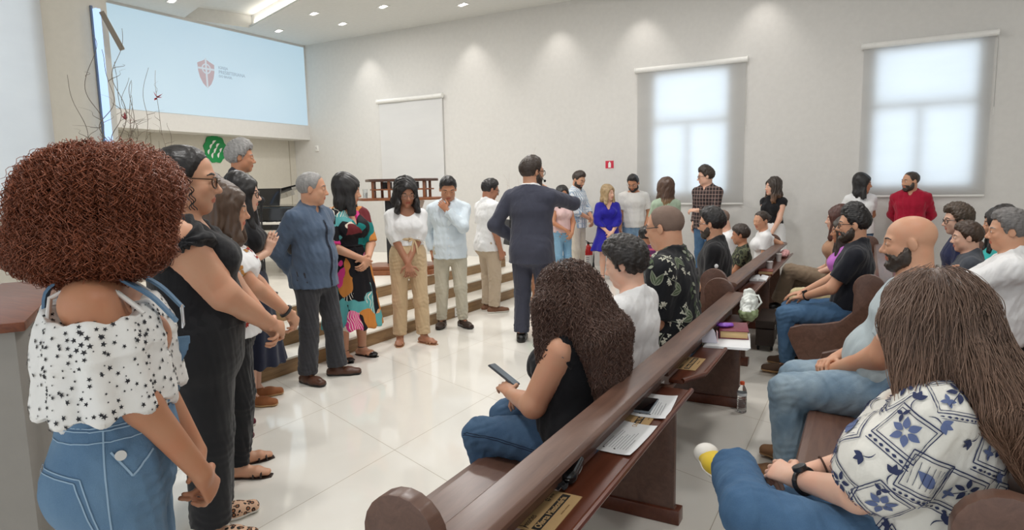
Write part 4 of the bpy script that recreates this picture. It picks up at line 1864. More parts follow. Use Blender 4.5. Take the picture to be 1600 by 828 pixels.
def curls(F, n, steps, ds, off, crown, amp, wl, rad, seed, grav=1.0, out=0.25, zmin=-9, keep=0.7, spread=0.3):
    rg = np.random.default_rng(seed)
    V, Q = F.mesh()
    V = V[V[:, 2] > zmin]
    st = V[rg.integers(0, len(V), n)] + rg.normal(0, 0.003, (n, 3))
    P = flow_paths(F, st, steps, ds, off, crown, grav, out, keep)
    T = np.gradient(P, axis=1)
    T /= np.linalg.norm(T, axis=2, keepdims=True) + 1e-9
    X = np.cross(T, np.array([0.2, 0.3, 0.93]))
    X /= np.linalg.norm(X, axis=2, keepdims=True) + 1e-9
    Y = np.cross(T, X)
    ph = rg.uniform(0, 2 * PI, (n, 1)) + np.arange(steps + 1)[None] * ds / (wl * rg.uniform(0.75, 1.3, (n, 1))) * 2 * PI * rg.choice([-1, 1], (n, 1))
    a = amp * rg.uniform(0.5, 1.35, (n, 1))
    P = P + X * (a * np.cos(ph))[:, :, None] + Y * (a * np.sin(ph))[:, :, None]
    return P, rad * rg.uniform(0.6, 1.3, n)


def stars(m, V, N, n, size, seed, ok):
    rg = np.random.default_rng(seed)
    used = []
    tries = 0
    while len(used) < n and tries < n * 30:
        tries += 1
        i = rg.integers(0, len(V))
        p = V[i]
        if not ok(p, N[i]):
            continue
        if any(np.sum((p - q) ** 2) < (0.016) ** 2 for q in used[-400:]):
            continue
        used.append(p)
        t1, t2 = tangents(N[i])
        a0 = rg.uniform(0, 2 * PI)
        sz = size * rg.choice([0.45, 0.6, 1.0, 1.0, 1.25])
        c = Vector(p) + Vector(N[i]) * 0.0022
        ring = []
        for k in range(10):
            rr = sz * (1 if k % 2 == 0 else 0.42)
            ring.append(m.bm.verts.new(c + t1 * rr * math.cos(a0 + k * PI / 5) + t2 * rr * math.sin(a0 + k * PI / 5)))
        cv = m.bm.verts.new(c)
        for k in range(10):
            f_ = m.bm.faces.new((cv, ring[k], ring[(k + 1) % 10]))
            f_.material_index = m.m


def join_into(o, m, mats):
    """adds the pieces in m (pattern printed on the cloth) to the garment's own mesh"""
    m.bm.from_mesh(o.data)
    for k in mats:
        o.data.materials.append(k)
    m.bm.to_mesh(o.data)
    m.bm.free()
    o.data.polygons.foreach_set('use_smooth', np.ones(len(o.data.polygons), bool))


C_DENIM = denim('denim_light', srgb(88, 120, 152), srgb(134, 164, 188), 0.7)
C_JEANS = denim('denim_mid', srgb(54, 86, 122), srgb(112, 148, 182), 0.75)
C_JEANS2 = denim('denim_deep', srgb(48, 72, 102), srgb(100, 130, 160), 0.75)
C_JEANSL = denim('denim_faded', srgb(88, 120, 148), srgb(182, 198, 206), 1.0)
C_BLACK = fabric('black_cloth', (0.011, 0.011, 0.013), 0.92, 0.3)
C_BLACK2 = fabric('black_trouser_cloth', (0.013, 0.013, 0.015), 0.85, 0.25)
C_WHITE = fabric('white_cloth', srgb(236, 236, 236), 0.9, 0.35, 0.03)
C_NAVY = fabric('navy_cloth', srgb(30, 34, 52), 0.9, 0.3)
L_BROWN = plain('brown_leather', srgb(88, 56, 42), 0.38)
L_DARK = plain('dark_leather', srgb(52, 36, 30), 0.35)
L_BLACK = plain('black_leather', (0.012, 0.011, 0.011), 0.3)
S_WHITE = plain('white_sole', srgb(230, 226, 218), 0.5)
S_TAN = plain('tan_sole', srgb(190, 150, 104), 0.6)


def p_auburn():
    r, f = person('woman with a big auburn curly mane, starry white blouse and denim overalls', -1.74, 0.93, 80, vox=0.005, sk=TAN, hs=1.05,
                  sex='f', h=1.69, b=1.04, arms='lowclasp', R=((0.10, 0.24, 0.80), (1, -0.8, 0), (-0.5, 0.25, -0.85), (-0.5, -1, 0), 0.8), head=(6, 4), hairc=H_BROWN)
    s, up = f.s, f.up
    # overalls: trousers, waistband, bib
    t = trousers(f, f.sp, r, C_DENIM, waist=0.115, t=0.02, vox=0.006, wide=0.02, amp=0.003, name='overalls')
    o, V, Q, N = t
    sn = snap_fn(V, N)
    m = MB()
    stitch = plain('pale_stitching', srgb(150, 176, 198), 0.9)
    cz = f.P[2]

    def seam(pts, w_=0.0035):
        st = []
        for i, (px_, py_, pz_) in enumerate(pts):
            st.append((px_, py_, pz_))
        for (a, b) in zip(st, st[1:]):
            a, b = Vector(a), Vector(b)
            d = (b - a).normalized()
            pr = None
            n_ = max(2, int((b - a).length / 0.012))
            for i in range(n_ + 1):
                p = a.lerp(b, i / n_)
                q = sn(p, 0.003)
                no = (p - Vector((0, 0, p.z))).normalized()
                sd_ = d.cross(no).normalized() * w_ / 2
                va, vb = m.bm.verts.new(q + sd_), m.bm.verts.new(q - sd_)
                if pr:
                    m.bm.faces.new((pr[0], va, vb, pr[1]))
                pr = (va, vb)
    R_ = f.T[0][3] + 0.04
    # back pocket on the right hip, side seam, hip pocket curve
    for dx in (0.0, 0.010):
        pk = [(0.185 - dx, -0.05 - dx, cz + 0.03 - dx), (0.19 - dx, -0.02 - dx, cz - 0.14 + dx), (0.13, -0.15, cz - 0.17 + dx), (0.04 + dx, -0.21, cz - 0.12), (0.05 + dx, -0.2, cz + 0.05 - dx)]
        seam(pk + [pk[0]])
    seam([(0.2, 0.0, cz + 0.15), (0.21, 0.0, cz - 0.05), (0.19, 0.0, cz - 0.4)], 0.004)
    seam([(0.2, 0.015, cz + 0.09), (0.2, 0.06, cz + 0.02), (0.17, 0.12, cz + 0.07)], 0.005)
    for zz in (0.125, 0.16, 0.17):
        seam([(0.22 * math.cos(a), 0.2 * math.sin(a), cz + zz) for a in np.linspace(-2.6, 1.3, 14)], 0.003)
    m.build('stitching', stitch, o)
    m = MB()
    p = sn(Vector((0.22, 0.045, cz + 0.085)), 0.003)
    m.cyl(p, p + Vector((0.006, 0.001, 0)), 0.013, n=18)
    m.build('button', M_METAL, o)
    pr = f.T[1:4]
    F = Fld.around(pr, 0.006, 0.05)
    for q in pr:
        F.add(q, 0.05, 0.022)
    F.plane(up(0, 0, 0.16 * f.h), (0, 0, 1))
    F.plane(up(0, 0, 0.085 * f.h), (0, 0, -1))
    w_ = finish(F, 'waistband', o, C_DENIM, 0.002, 0.1, 4)
    F = Fld.around(f.T[2:4] + f.T[-2:], 0.006, 0.06)
    for q in f.T[1:4] + [x for x in f.T if x[0] == 'e' and x[1][1] > 0.03]:
        F.add(q, 0.06, 0.042)
    F.plane(up(0, 0, 0.245 * f.h), (0, 0.2, 1))
    F.plane(up(0, 0, 0.1 * f.h), (0, 0, -1))
    F.plane((0.0, 0.075, 0), (0, -1, 0))
    F.plane((0.145, 0, 0), (1, 0, 0.12))
    F.plane((-0.145, 0, 0), (-1, 0, 0.12))
    finish(F, 'bib', o, C_DENIM, 0.002, 0.1, 5)
    for sd in (1, -1):
        m = MB()
        tp = f.N0 + A3(sd * 0.082, -0.01, -0.008)
        pts = [up(sd * 0.10, 0.165, 0.225 * f.h), up(sd * 0.094, 0.115, 0.265 * f.h), tp + A3(0, 0.045, 0.004), tp + A3(0, -0.02, 0.008), tp + A3(0, -0.08, -0.03), up(sd * 0.05, -0.115, 0.22 * f.h), up(sd * 0.02, -0.12, 0.12 * f.h)]
        pr_ = None
        P_ = [Vector(p) for p in pts]
        fine = []
        for a, b in zip(P_, P_[1:]):
            for k in range(5):
                fine.append(a.lerp(b, k / 5))
        fine.append(P_[-1])
        for k in range(2):
            fine = [fine[0]] + [(fine[i - 1] + fine[i] * 2 + fine[i + 1]) / 4 for i in range(1, len(fine) - 1)] + [fine[-1]]
        for p in fine:
            ring = [m.bm.verts.new(p + Vector((dx, 0, dz)) + (p - Vector((0, -0.01, f.N0[2] - 0.1))).normalized() * 0.004) for dx, dz in ((-0.021, 0), (0.021, 0))]
            no = (p - Vector((sd * 0.05, -0.01, f.N0[2] - 0.14))).normalized() * 0.007
            ring += [m.bm.verts.new(v.co + no) for v in reversed(ring)]
            if pr_:
                for i in range(4):
                    m.bm.faces.new((pr_[i], pr_[(i + 1) % 4], ring[(i + 1) % 4], ring[i]))
            pr_ = ring
        st = m.build('strap', C_DENIM, o, rn=True)
        if sd == 1:
            m = MB()
            c = Vector(up(sd * 0.1, 0.182, 0.228 * f.h))
            m.tube([c + Vector((x, 0.004, z)) for x, z in ((-0.024, 0.03), (0.024, 0.03), (0.024, -0.02), (-0.024, -0.02), (-0.024, 0.03))], 0.003, 6)
            m.build('buckle', M_METAL, st)
    # off-shoulder blouse
    zt = f.S[1][2] + 0.035
    wS = f.S[1][0]
    pr = [sg(A3(0, -0.015, zt - 0.035), A3(0, 0.0, zt - 0.15), wS + 0.055, wS + 0.095, 0.118, 0.150, cap=0.02),
          sg(A3(0, 0, zt - 0.15), A3(0, 0.0, zt - 0.295), wS + 0.095, wS + 0.125, 0.150, 0.165, fb=True)]
    F = Fld.around(pr, 0.0055, 0.04)
    for q in pr:
        F.add(q, 0.03)
    F.add(sg(A3(0, 0.0, zt - 0.25), A3(0, 0.0, zt - 0.345), 0.16, 0.15, 0.145, 0.14, fb=True), 0.01)
    F.plane((0, 0, zt - 0.045), (0.0, 0, 1))
    for sd in (1, -1):
        F.cut(el(A3(sd * (wS - 0.01), 0.0, zt - 0.02), A3(0.09, 0.115, 0.072)), 0.012)
    bm_ = fabric('blouse_white', srgb(238, 236, 232), 0.9, 0.35, 0.03)

    def ex(V):
        a = np.arctan2(V[:, 1], V[:, 0])
        g = np.clip((zt - V[:, 2]) / 0.3, 0, 1)
        return (0.004 + 0.008 * g) * np.sin(a * 13 + 2 * np.sin(a * 2.3) + V[:, 2] * 6) * np.clip((zt - 0.03 - V[:, 2]) / 0.05, 0.3, 1)
    o2, V, Q, N = finish(F, 'blouse', r, bm_, 0.003, 0.07, 6, extra=ex)
    m = MB()
    m.m = 1
    stars(m, V, N, 900, 0.0062, 5, lambda p, n_: p[2] < zt - 0.05 and n_[2] > -0.5)
    join_into(o2, m, [plain('star_print', (0.02, 0.02, 0.025), 0.8)])
    m = MB()
    for off in (0.0, 0.012):
        for sd in (1, -1):
            tp = f.N0 + A3(sd * (0.118 - off), -0.01, -0.035)
            m.tube([up(sd * (0.14 - off), 0.105, 0.245 * f.h), tp + A3(0, 0.05, 0.006), tp + A3(0, -0.02, 0.010), tp + A3(0, -0.07, -0.015), up(sd * (0.14 - off), -0.10, 0.235 * f.h)], 0.005, 6)
    m.build('strap', bm_, o2)
    # hair
    c = f.H + A3(0, 0.012, 0)
    pr = [el(c + A3(0, -0.03, 0.01), A3(0.155, 0.170, 0.140)), el(c + A3(0, -0.05, -0.085), A3(0.178, 0.180, 0.09)), el(c + A3(0, -0.01, 0.045), A3(0.14, 0.155, 0.105))]
    F = Fld.around(pr, 0.007, 0.03)
    for q in pr:
        F.add(q, 0.05)
    F.cut(el(hp(f, 0, 0.62, -0.14), A3(0.20, 0.42, 0.36) * f.Hh, f.R), 0.03)
    F.cut(el(c + A3(0, 0.10, -0.24), A3(0.07, 0.12, 0.12)), 0.03)
    V, Q = F.mesh()
    N = vnormals(V, Q)
    V = V - N * (0.008 + wob(V, 0.010, 0.05, 8)[:, None])
    P, rr = curls(F, 15000, 15, 0.0072, -0.001, c + A3(0, -0.02, 0.14), 0.0075, 0.025, 0.00125, 12, 0.9, 0.6, keep=0.6)
    rg = np.random.default_rng(3)
    P += (P - c) / np.linalg.norm(P - c, axis=2, keepdims=True) * (rg.normal(0.0, 0.010, (len(P), 1, 1)) + np.linspace(0, 0.010, P.shape[1])[None, :, None])
    V2, Q2 = strand_mesh(P, rr, 3)
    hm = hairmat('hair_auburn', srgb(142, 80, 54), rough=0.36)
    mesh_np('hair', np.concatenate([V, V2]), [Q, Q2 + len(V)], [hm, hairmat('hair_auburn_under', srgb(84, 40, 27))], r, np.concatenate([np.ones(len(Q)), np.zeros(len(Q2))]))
    shoes(f, f.sp, r, 'sneaker', M_WHITE, S_WHITE)


def leopard():
    t = NT('leopard_print', 0.8)
    v = t.n('TexVoronoi', feature='F1', i_Scale=42, i_Randomness=0.9)
    t.l(t.map((1, 1, 1)), v.inputs['Vector'])
    nz = t.noise(60, 2)
    d = t.math('ADD', v.outputs['Distance'], t.math('MULTIPLY', t.math('SUBTRACT', nz, 0.5), 0.35))
    t.color(t.ramp(d, [(0.0, srgb(150, 96, 62)), (0.24, srgb(24, 18, 16)), (0.46, srgb(220, 180, 150))], True))
    return t.m


def p_black_top():
    r, f = person('heavyset woman with slicked-back dark hair and tortoiseshell glasses, in plain black', -2.63, 1.79, 84, vox=0.0055, sk=MED, sex='f', h=1.78, b=1.5, arm=1.22, hs=1.22,
                  R=((0.05, 0.30, 0.97), (1, -0.6, -0.3), (-0.55, 0.6, -0.45), (-0.4, -0.8, -0.3), 0.8), L=((0.05, 0.29, 0.945), (1, -0.6, -0.3), (-0.6, 0.4, -0.5), (-0.4, -0.9, 0), 0.8),
                  head=(0, 3), glasses='tortoise', bust=1.1, lean=-2, hairc=H_BLACK, belly=0.2)
    trousers(f, f.sp, r, C_BLACK2, waist=0.12, t=0.016, wide=0.028, leg=0.93, amp=0.002)
    top_garment(f, f.sp, r, C_BLACK, sleeve=0.0, t=0.012, hem=0.04, neck='scoop', vox=0.006, amp=0.003, nk=0.85, seed=3)
    for sd in (1, -1):
        S_ = f.S[sd]
        F = Fld.around([el(S_, A3(0.16, 0.16, 0.16))], 0.006)
        ax = nrm(f.E[sd] - S_)
        F.add(sg(S_ - A3(sd * 0.05, 0, -0.01), S_ + ax * 0.09, 0.100, 0.128, fb=True))
        finish(F, 'sleeve_ruffle', r, C_BLACK, 0.003, 0.06, 8, extra=lambda V: 0.006 * np.sin(np.arctan2(V[:, 2] - S_[2], V[:, 1]) * 11))
    hair_short(f, dict(ht=0.012, front=0.36, side=0.02, nape=-0.2, hn=0.0015), r, HM_BLACK, 0.005)
    m = MB()
    m.sph(hp(f, 0, -0.53, 0.06), 0.045, 16, 12, (1, 0.8, 1))
    m.build('hair_bun', HM_BLACK, r)
    m = MB()
    for k in range(3):
        a0 = hp(f, 0.31, 0.02 + 0.03 * k, 0.0)
        m.tube([a0 + A3(0.012 + 0.007 * math.cos(i * 0.9 + k), 0.007 * math.sin(i * 0.9 + k) + 0.0005 * i, -0.006 * i) for i in range(22)], 0.0022, 5)
    m.build('hair_curl', HM_BLACK, r)
    earring(f, r, 1)
    shoes(f, f.sp, r, 'loafer', leopard(), S_WHITE)


def p_floral():
    r, f = person('woman with loose brown hair and white floral top, half hidden behind the woman in black', -3.08, 2.30, 84, vox=0.007, sk=MED, sex='f', h=1.62, b=1.1,
                  R=((0.05, 0.36, 0.95), (1, -0.4, -0.4), (-0.5, 0.4, -0.7), (-0.4, -1, 0), 0.7), L=((0.05, 0.35, 0.93), (1, -0.4, -0.4), (-0.6, 0.3, -0.7), (-0.4, -1, 0), 0.7), head=(0, 5))
    trousers(f, f.sp, r, C_BLACK2, t=0.014)
    o, V, Q, N = top_garment(f, f.sp, r, C_WHITE, sleeve=0.6, t=0.014, hem=-0.03, neck='scoop', vox=0.007)
    rg = np.random.default_rng(4)
    sn = snap_fn(V, N)
    m = MB()
    for i in range(90):
        j = rg.integers(0, len(V))
        t1, t2 = tangents(N[j])
        m.m = int(rg.integers(1, 4))
        for k in range(4):
            motif(m, sn, Vector(V[j]), t1, t2, leaf_strip(0.026, 0.008, rg.uniform(0, 6.28), 3))
    join_into(o, m, [plain('print_red', srgb(160, 52, 44), 0.9), plain('print_green', srgb(70, 88, 62), 0.9), plain('print_ochre', srgb(190, 134, 70), 0.9)])
    hair_long(f, f.sp, r, HM_BROWN, 0.007, 0.20, 1.05, 0.005)
    wrist_band(f, r, 1, M_BLACK, 'bracelet', w=0.009)
    shoes(f, f.sp, r, 'sandal', plain('dark_sandal', srgb(48, 36, 32), 0.5))


def p_clap():
    r, f = person('woman with long black hair and glasses, black top and navy skirt, clapping', -4.02, 3.16, 78, vox=0.007, sk=LIGHT, sex='f', h=1.70,
                  R=((0.02, 0.17, 1.17), (1, -0.8, -0.6), (-0.1, 0.4, 0.9), (-1, 0, 0.1), 0.25), L=((0.035, 0.16, 1.16), (1, -0.8, -0.6), (-0.1, 0.4, 0.9), (-1, 0, 0.1), 0.25), head=(4, 2), glasses='black')
    skirt(f, f.sp, r, C_NAVY, top=0.11, bottom=0.30, w1=0.24, d1=0.22)
    top_garment(f, f.sp, r, C_BLACK, sleeve=0.55, t=0.014, hem=0.03, neck='crew', vox=0.007)
    hair_long(f, f.sp, r, HM_BLACK, 0.007, 0.33, 1.0, 0.003)
    shoes(f, f.sp, r, 'loafer', plain('caramel_suede', srgb(150, 92, 52), 0.8), S_TAN)


def p_hidden():
    r, f = person('woman in maroon sneakers between the floral top and the clapping woman', -3.63, 2.6, 84, vox=0.008, sk=LIGHT, sex='f', h=1.70, arms='clasp', head=(0, 3))
    trousers(f, f.sp, r, C_BLACK2)
    top_garment(f, f.sp, r, C_BLACK, sleeve=0.6, hem=-0.03, vox=0.008)
    hair_long(f, f.sp, r, HM_BROWN, 0.008, 0.16)
    shoes(f, f.sp, r, 'sneaker', fabric('maroon_canvas', srgb(92, 24, 40), 0.8), S_WHITE)


def p_grey():
    r, f = person('grey-haired man in profile standing on the stage steps behind the line', -5.11, 4.03, 88, z=0.29, vox=0.007, sk=TAN, h=1.74, head=(0, 2), arms='down', hairc=(0.2, 0.19, 0.18))
    trousers(f, f.sp, r, C_BLACK2)
    res = top_garment(f, f.sp, r, fabric('charcoal_cloth', srgb(52, 52, 58)), sleeve=1.95, hem=-0.05, neck='collar', vox=0.008)
    hair_short(f, dict(ht=0.024, htop=0.02, front=0.3, hn=0.006), r, HM_GREY, 0.006)
    shoes(f, f.sp, r, 'loafer', L_BLACK, S_WHITE)


def p_blue():
    r, f = person('man with cropped grey hair, slate-blue shirt and dark trousers, hands behind his back', -3.98, 3.8, 48, vox=0.006, sk=MED, h=1.73, b=1.08, arms='behind',
                  head=(36, 3), hairc=(0.12, 0.1, 0.09), belly=0.12, RL=(0.13, -0.02, 10), LL=(0.15, 0.06, 30))
    bc = fabric('slate_shirt', srgb(86, 102, 124), 0.85, 0.4)
    trousers(f, f.sp, r, fabric('charcoal_trousers', srgb(62, 62, 66), 0.85), t=0.013, wide=0.026, amp=0.005)
    res = top_garment(f, f.sp, r, bc, sleeve=1.92, t=0.02, hem=-0.065, neck='collar', vox=0.006, amp=0.006, flare=0.008)
    placket(f, r, res, plain('navy_trim', srgb(32, 38, 54), 0.9), plain('navy_button', srgb(40, 44, 56), 0.4))
    collar_points(f, r, bc)
    hair_short(f, dict(ht=0.010, front=0.38, side=-0.02, hn=0.002), r, HM_GREY, 0.005)
    shoes(f, f.sp, r, 'loafer', L_BROWN)


def dress_mat():
    t = NT('abstract_print', 0.75, 0.3)
    nz = t.n('TexNoise', i_Scale=3.2, i_Detail=2)
    t.l(t.co, nz.inputs['Vector'])
    mx = t.n('VectorMath', operation='MULTIPLY_ADD')
    t.l(nz.outputs['Color'], mx.inputs[0])
    mx.inputs[1].default_value = (0.32, 0.32, 0.32)
    t.l(t.map((1, 1, 0.72)), mx.inputs[2])
    v = t.n('TexVoronoi', feature='F1', i_Scale=7.0, i_Randomness=1.0)
    t.l(mx.outputs[0], v.inputs['Vector'])
    sp = t.n('SeparateXYZ')
    t.l(v.outputs['Color'], sp.inputs[0])
    c = t.ramp(sp.outputs[0], [(0.0, srgb(22, 20, 26)), (0.27, srgb(92, 166, 168)), (0.45, srgb(112, 40, 46)), (0.58, srgb(204, 132, 62)), (0.72, srgb(222, 62, 140)), (0.84, srgb(226, 212, 192)), (0.93, srgb(20, 120, 118))], True)
    ln = t.n('TexWave', i_Scale=16, i_Distortion=4.0)
    t.l(mx.outputs[0], ln.inputs['Vector'])
    c = t.mix(t.math('MULTIPLY', t.math('GREATER_THAN', ln.outputs['Fac'], 0.86), t.math('GREATER_THAN', sp.outputs[1], 0.72)), c, srgb(235, 226, 210))
    t.color(c)
    t.bump(t.noise(24, 3, co=t.map((1, 1, 0.4))), 0.3, 0.004)
    return t.m


def p_dress():
    r, f = person('woman with straight black hair in a multicoloured abstract-print dress', -4.21, 4.45, 32, vox=0.006, sk=MED, sex='f', h=1.70, b=1.12,
                  R=((0.05, 0.26, 1.0), (1, -0.5, -0.5), (-0.7, 0.3, -0.5), (-0.3, -1, 0), 0.7), L=((0.04, 0.26, 0.975), (1, -0.5, -0.5), (-0.7, 0.3, -0.6), (-0.3, -1, 0), 0.7), head=(52, 6), bust=1.1)
    dm = dress_mat()
    skirt(f, f.sp, r, dm, top=0.115, bottom=0.31, w1=0.27, d1=0.24, fa=0.014, name='dress_skirt')
    top_garment(f, f.sp, r, dm, name='dress_bodice', sleeve=0.95, t=0.016, hem=0.06, neck='v', vox=0.006, sl_t=0.024, nk=0.8)
    m = MB()
    hz = f.up(0, 0, 0.105 * f.h)
    w_, d_ = f.T[2][3] + 0.026, f.T[2][5] + 0.03
    m.tube([hz + A3(w_ * math.cos(a), d_ * math.sin(a), 0) for a in np.linspace(0, 2 * PI, 31)], 0.012, 6)
    m.tube([hz + A3(0.02, d_ + 0.005, 0), hz + A3(0.04, d_ + 0.03, -0.1), hz + A3(0.035, d_ + 0.045, -0.24)], 0.006, 6)
    m.tube([hz + A3(0.02, d_ + 0.005, 0), hz + A3(0.01, d_ + 0.035, -0.09), hz + A3(0.015, d_ + 0.045, -0.2)], 0.006, 6)
    m.build('waist_tie', dm, r)
    hair_long(f, dict(frontlen=0.95, ht=0.026), r, HM_BLACK, 0.006, 0.21, 1.0, 0.003)
    shoes(f, f.sp, r, 'heel', L_BLACK)


def p_beige():
    r, f = person('woman in white puff-sleeve blouse and high-waisted beige trousers, looking down through glasses', -4.06, 5.14, 8, vox=0.006, sk=BRN, sex='f', h=1.66, hs=1.12,
                  R=((0.02, 0.17, 0.86), (1, -0.4, 0), (-0.3, 0.3, -0.9), (-0.3, -1, 0), 0.6), L=((-0.045, 0.19, 0.84), (1, -0.4, 0), (0.0, 0.2, -1), (-0.3, -1, 0), 0.6), head=(6, 14), glasses='metal', eyes=0.6, RL=(0.12, 0.0, 12), LL=(0.13, 0.06, 35))
    bg = fabric('beige_trousers', srgb(204, 178, 142), 0.85, 0.3)
    trousers(f, f.sp, r, bg, waist=0.13, t=0.016, wide=0.012, leg=0.93, amp=0.004)
    m = MB()
    hz = f.up(0, 0, 0.125 * f.h)
    w_, d_ = f.T[2][3] + 0.022, f.T[2][5] + 0.022
    m.tube([hz + A3(w_ * math.cos(a), d_ * math.sin(a), 0) for a in np.linspace(0, 2 * PI, 31)], 0.016, 6)
    for sx, dz in ((1, 0.0), (-1, 0.0)):
        m.tube([hz + A3(-0.05, d_, 0), hz + A3(-0.05 + sx * 0.05, d_ + 0.015, 0.012), hz + A3(-0.05 + sx * 0.055, d_ + 0.015, -0.02), hz + A3(-0.05, d_ + 0.005, 0)], 0.008, 6)
        m.tube([hz + A3(-0.05, d_, 0), hz + A3(-0.05 + sx * 0.02, d_ + 0.022, -0.07), hz + A3(-0.05 + sx * 0.03, d_ + 0.03, -0.15)], 0.010, 6)
    m.build('bow_belt', bg, r)
    top_garment(f, f.sp, r, C_WHITE, name='blouse', sleeve=0.98, t=0.014, hem=0.085, neck='scoop', vox=0.006, puff=0.034, nk=0.95)
    # chin-length wavy hair
    hm = hairmat('hair_black_wavy', H_BLACK)
    hair_long(f, dict(ht=0.027, frontlen=0.95, open=1.2), r, hm, 0.006, 0.17, 1.16, 0.009)
    shoes(f, f.sp, r, 'sandal', plain('tan_sandal', srgb(190, 146, 112), 0.5))


def p_ltblue():
    r, f = person('man in pale blue shirt and light khaki trousers holding his chin', -4.10, 5.95, -4, vox=0.0065, sk=TAN, h=1.70, arms='down',
                  L=((-0.005, 0.165, 1.37), (1, -0.1, -0.75), (-0.6, 0.15, 0.75), (-0.3, -1, 0.2), 0.85), R=((0.21, -0.06, 0.88), (0.6, -1, 0), (0.0, 0.1, -1), (-1, 0, 0), 0.5), head=(8, 22), eyes=0.5, RL=(0.12, 0, 8), LL=(0.13, 0.02, 32))
    pb = fabric('pale_blue_shirt', srgb(216, 228, 236), 0.85, 0.35, 0.03)
    trousers(f, f.sp, r, fabric('khaki_trousers', srgb(196, 190, 172), 0.85), t=0.014, wide=0.0, amp=0.005)
    res = top_garment(f, f.sp, r, pb, sleeve=1.95, t=0.017, hem=-0.06, neck='collar', vox=0.0065, amp=0.006, flare=0.008)
    placket(f, r, res, pb, M_WHITE)
    collar_points(f, r, pb)
    hair_short(f, dict(ht=0.011, htop=0.012, front=0.30, hn=0.003), r, HM_BLACK, 0.006)
    shoes(f, f.sp, r, 'loafer', L_DARK)


def p_polo():
    r, f = person('man in white polo shirt and beige trousers turned away toward the stage end', -4.14, 6.88, 118, vox=0.007, sk=BRN, h=1.67, b=1.12, arms='down', R=((0.25, 0.03, 0.84), (0.5, -1, 0), (0, 0.25, -1), (-1, 0.1, 0), 0.5), head=(-6, 14), glasses='black', belly=0.2)
    trousers(f, f.sp, r, fabric('sand_trousers', srgb(190, 172, 150)), t=0.016, wide=0.014, amp=0.005)
    res = top_garment(f, f.sp, r, C_WHITE, sleeve=0.72, t=0.02, hem=-0.055, neck='collar', vox=0.007, amp=0.005, sl_t=0.026)
    hair_short(f, dict(ht=0.011, htop=0.008, front=0.32), r, HM_BLACK, 0.006)
    shoes(f, f.sp, r, 'sneaker', plain('brown_canvas', srgb(122, 84, 62), 0.8), S_WHITE)


def p_green_dress():
    r, f = person('woman in a green dress almost hidden behind the man in the dark suit', -3.95, 7.65, 60, vox=0.009, sk=MED, sex='f', h=1.58, arms='clasp', head=(0, 5))
    gm = fabric('green_cloth', srgb(18, 128, 84))
    skirt(f, f.sp, r, gm, top=0.11, bottom=0.50, w1=0.23, d1=0.21)
    top_garment(f, f.sp, r, gm, sleeve=0.6, hem=0.05, neck='scoop', vox=0.009)
    hair_long(f, f.sp, r, HM_DARK, 0.009, 0.2)
    shoes(f, f.sp, r, 'sandal', plain('nude_sandal', srgb(196, 150, 120), 0.5))


def p_suit():
    r, f = person('man in dark navy suit with headset microphone, standing with his back turned', -2.93, 5.7, 163, vox=0.006, sk=MED, h=1.86, b=1.08, shw=1.06,
                  R=((0.10, 0.26, 1.40), (1, -0.1, -0.35), (-0.8, 0.4, 0.4), (-0.3, -1, 0), 0.8), L=((0.20, 0.10, 0.98), (1, -0.8, 0), (-0.5, 0.8, -0.3), (-0.5, 0, -1), 0.7), head=(-38, 2), glasses='black', RL=(0.11, 0.02, 14), LL=(0.12, 0, 14))
    sm = fabric('navy_suit', srgb(68, 70, 84), 0.8, 0.18, 0.06)
    trousers(f, f.sp, r, sm, t=0.016, wide=0.016, amp=0.004)
    top_garment(f, f.sp, r, C_WHITE, name='shirt', sleeve=0.0, t=0.012, hem=0.02, neck='collar', vox=0.007)
    res = top_garment(f, f.sp, r, sm, name='jacket', sleeve=1.93, t=0.03, hem=-0.085, neck='crew', vox=0.006, amp=0.003, flare=0.02, sl_t=0.02)
    o, V, Q, N = res
    F = Fld.around([el(f.N0, A3(0.13, 0.13, 0.1))], 0.005)
    F.add(sg(f.N0 - A3(0, 0.004, 0.02), f.N0 + A3(0, -0.008, 0.032), 0.104, 0.074, 0.10, 0.078, fb=True))
    F.plane(f.N0 + A3(0, 0.02, 0.03), nrm(A3(0, 0.7, 0.5)))
    finish(F, 'lapel_collar', r, sm, 0.001, 0.1)
    hair_short(f, dict(ht=0.014, htop=0.012, front=0.32, hn=0.003), r, HM_DARK, 0.005)
    beard(f, r, HM_DARK, 0.011)
    m = MB()
    m.tube([hp(f, 0.37, 0.02, -0.02), hp(f, 0.36, -0.12, 0.06), hp(f, 0.27, -0.40, 0.04), hp(f, 0.0, -0.53, 0.02), hp(f, -0.27, -0.40, 0.04), hp(f, -0.36, -0.12, 0.06), hp(f, -0.37, 0.02, -0.02)], 0.0035, 6)
    m.tube([hp(f, 0.37, 0.02, -0.02), hp(f, 0.36, 0.12, -0.16), hp(f, 0.27, 0.34, -0.30)], 0.003, 6)
    m.sph(hp(f, 0.26, 0.37, -0.31), 0.013, 12, 8)
    m.build('headset_microphone', M_BLACK, r)
    shoes(f, f.sp, r, 'loafer', L_BLACK)


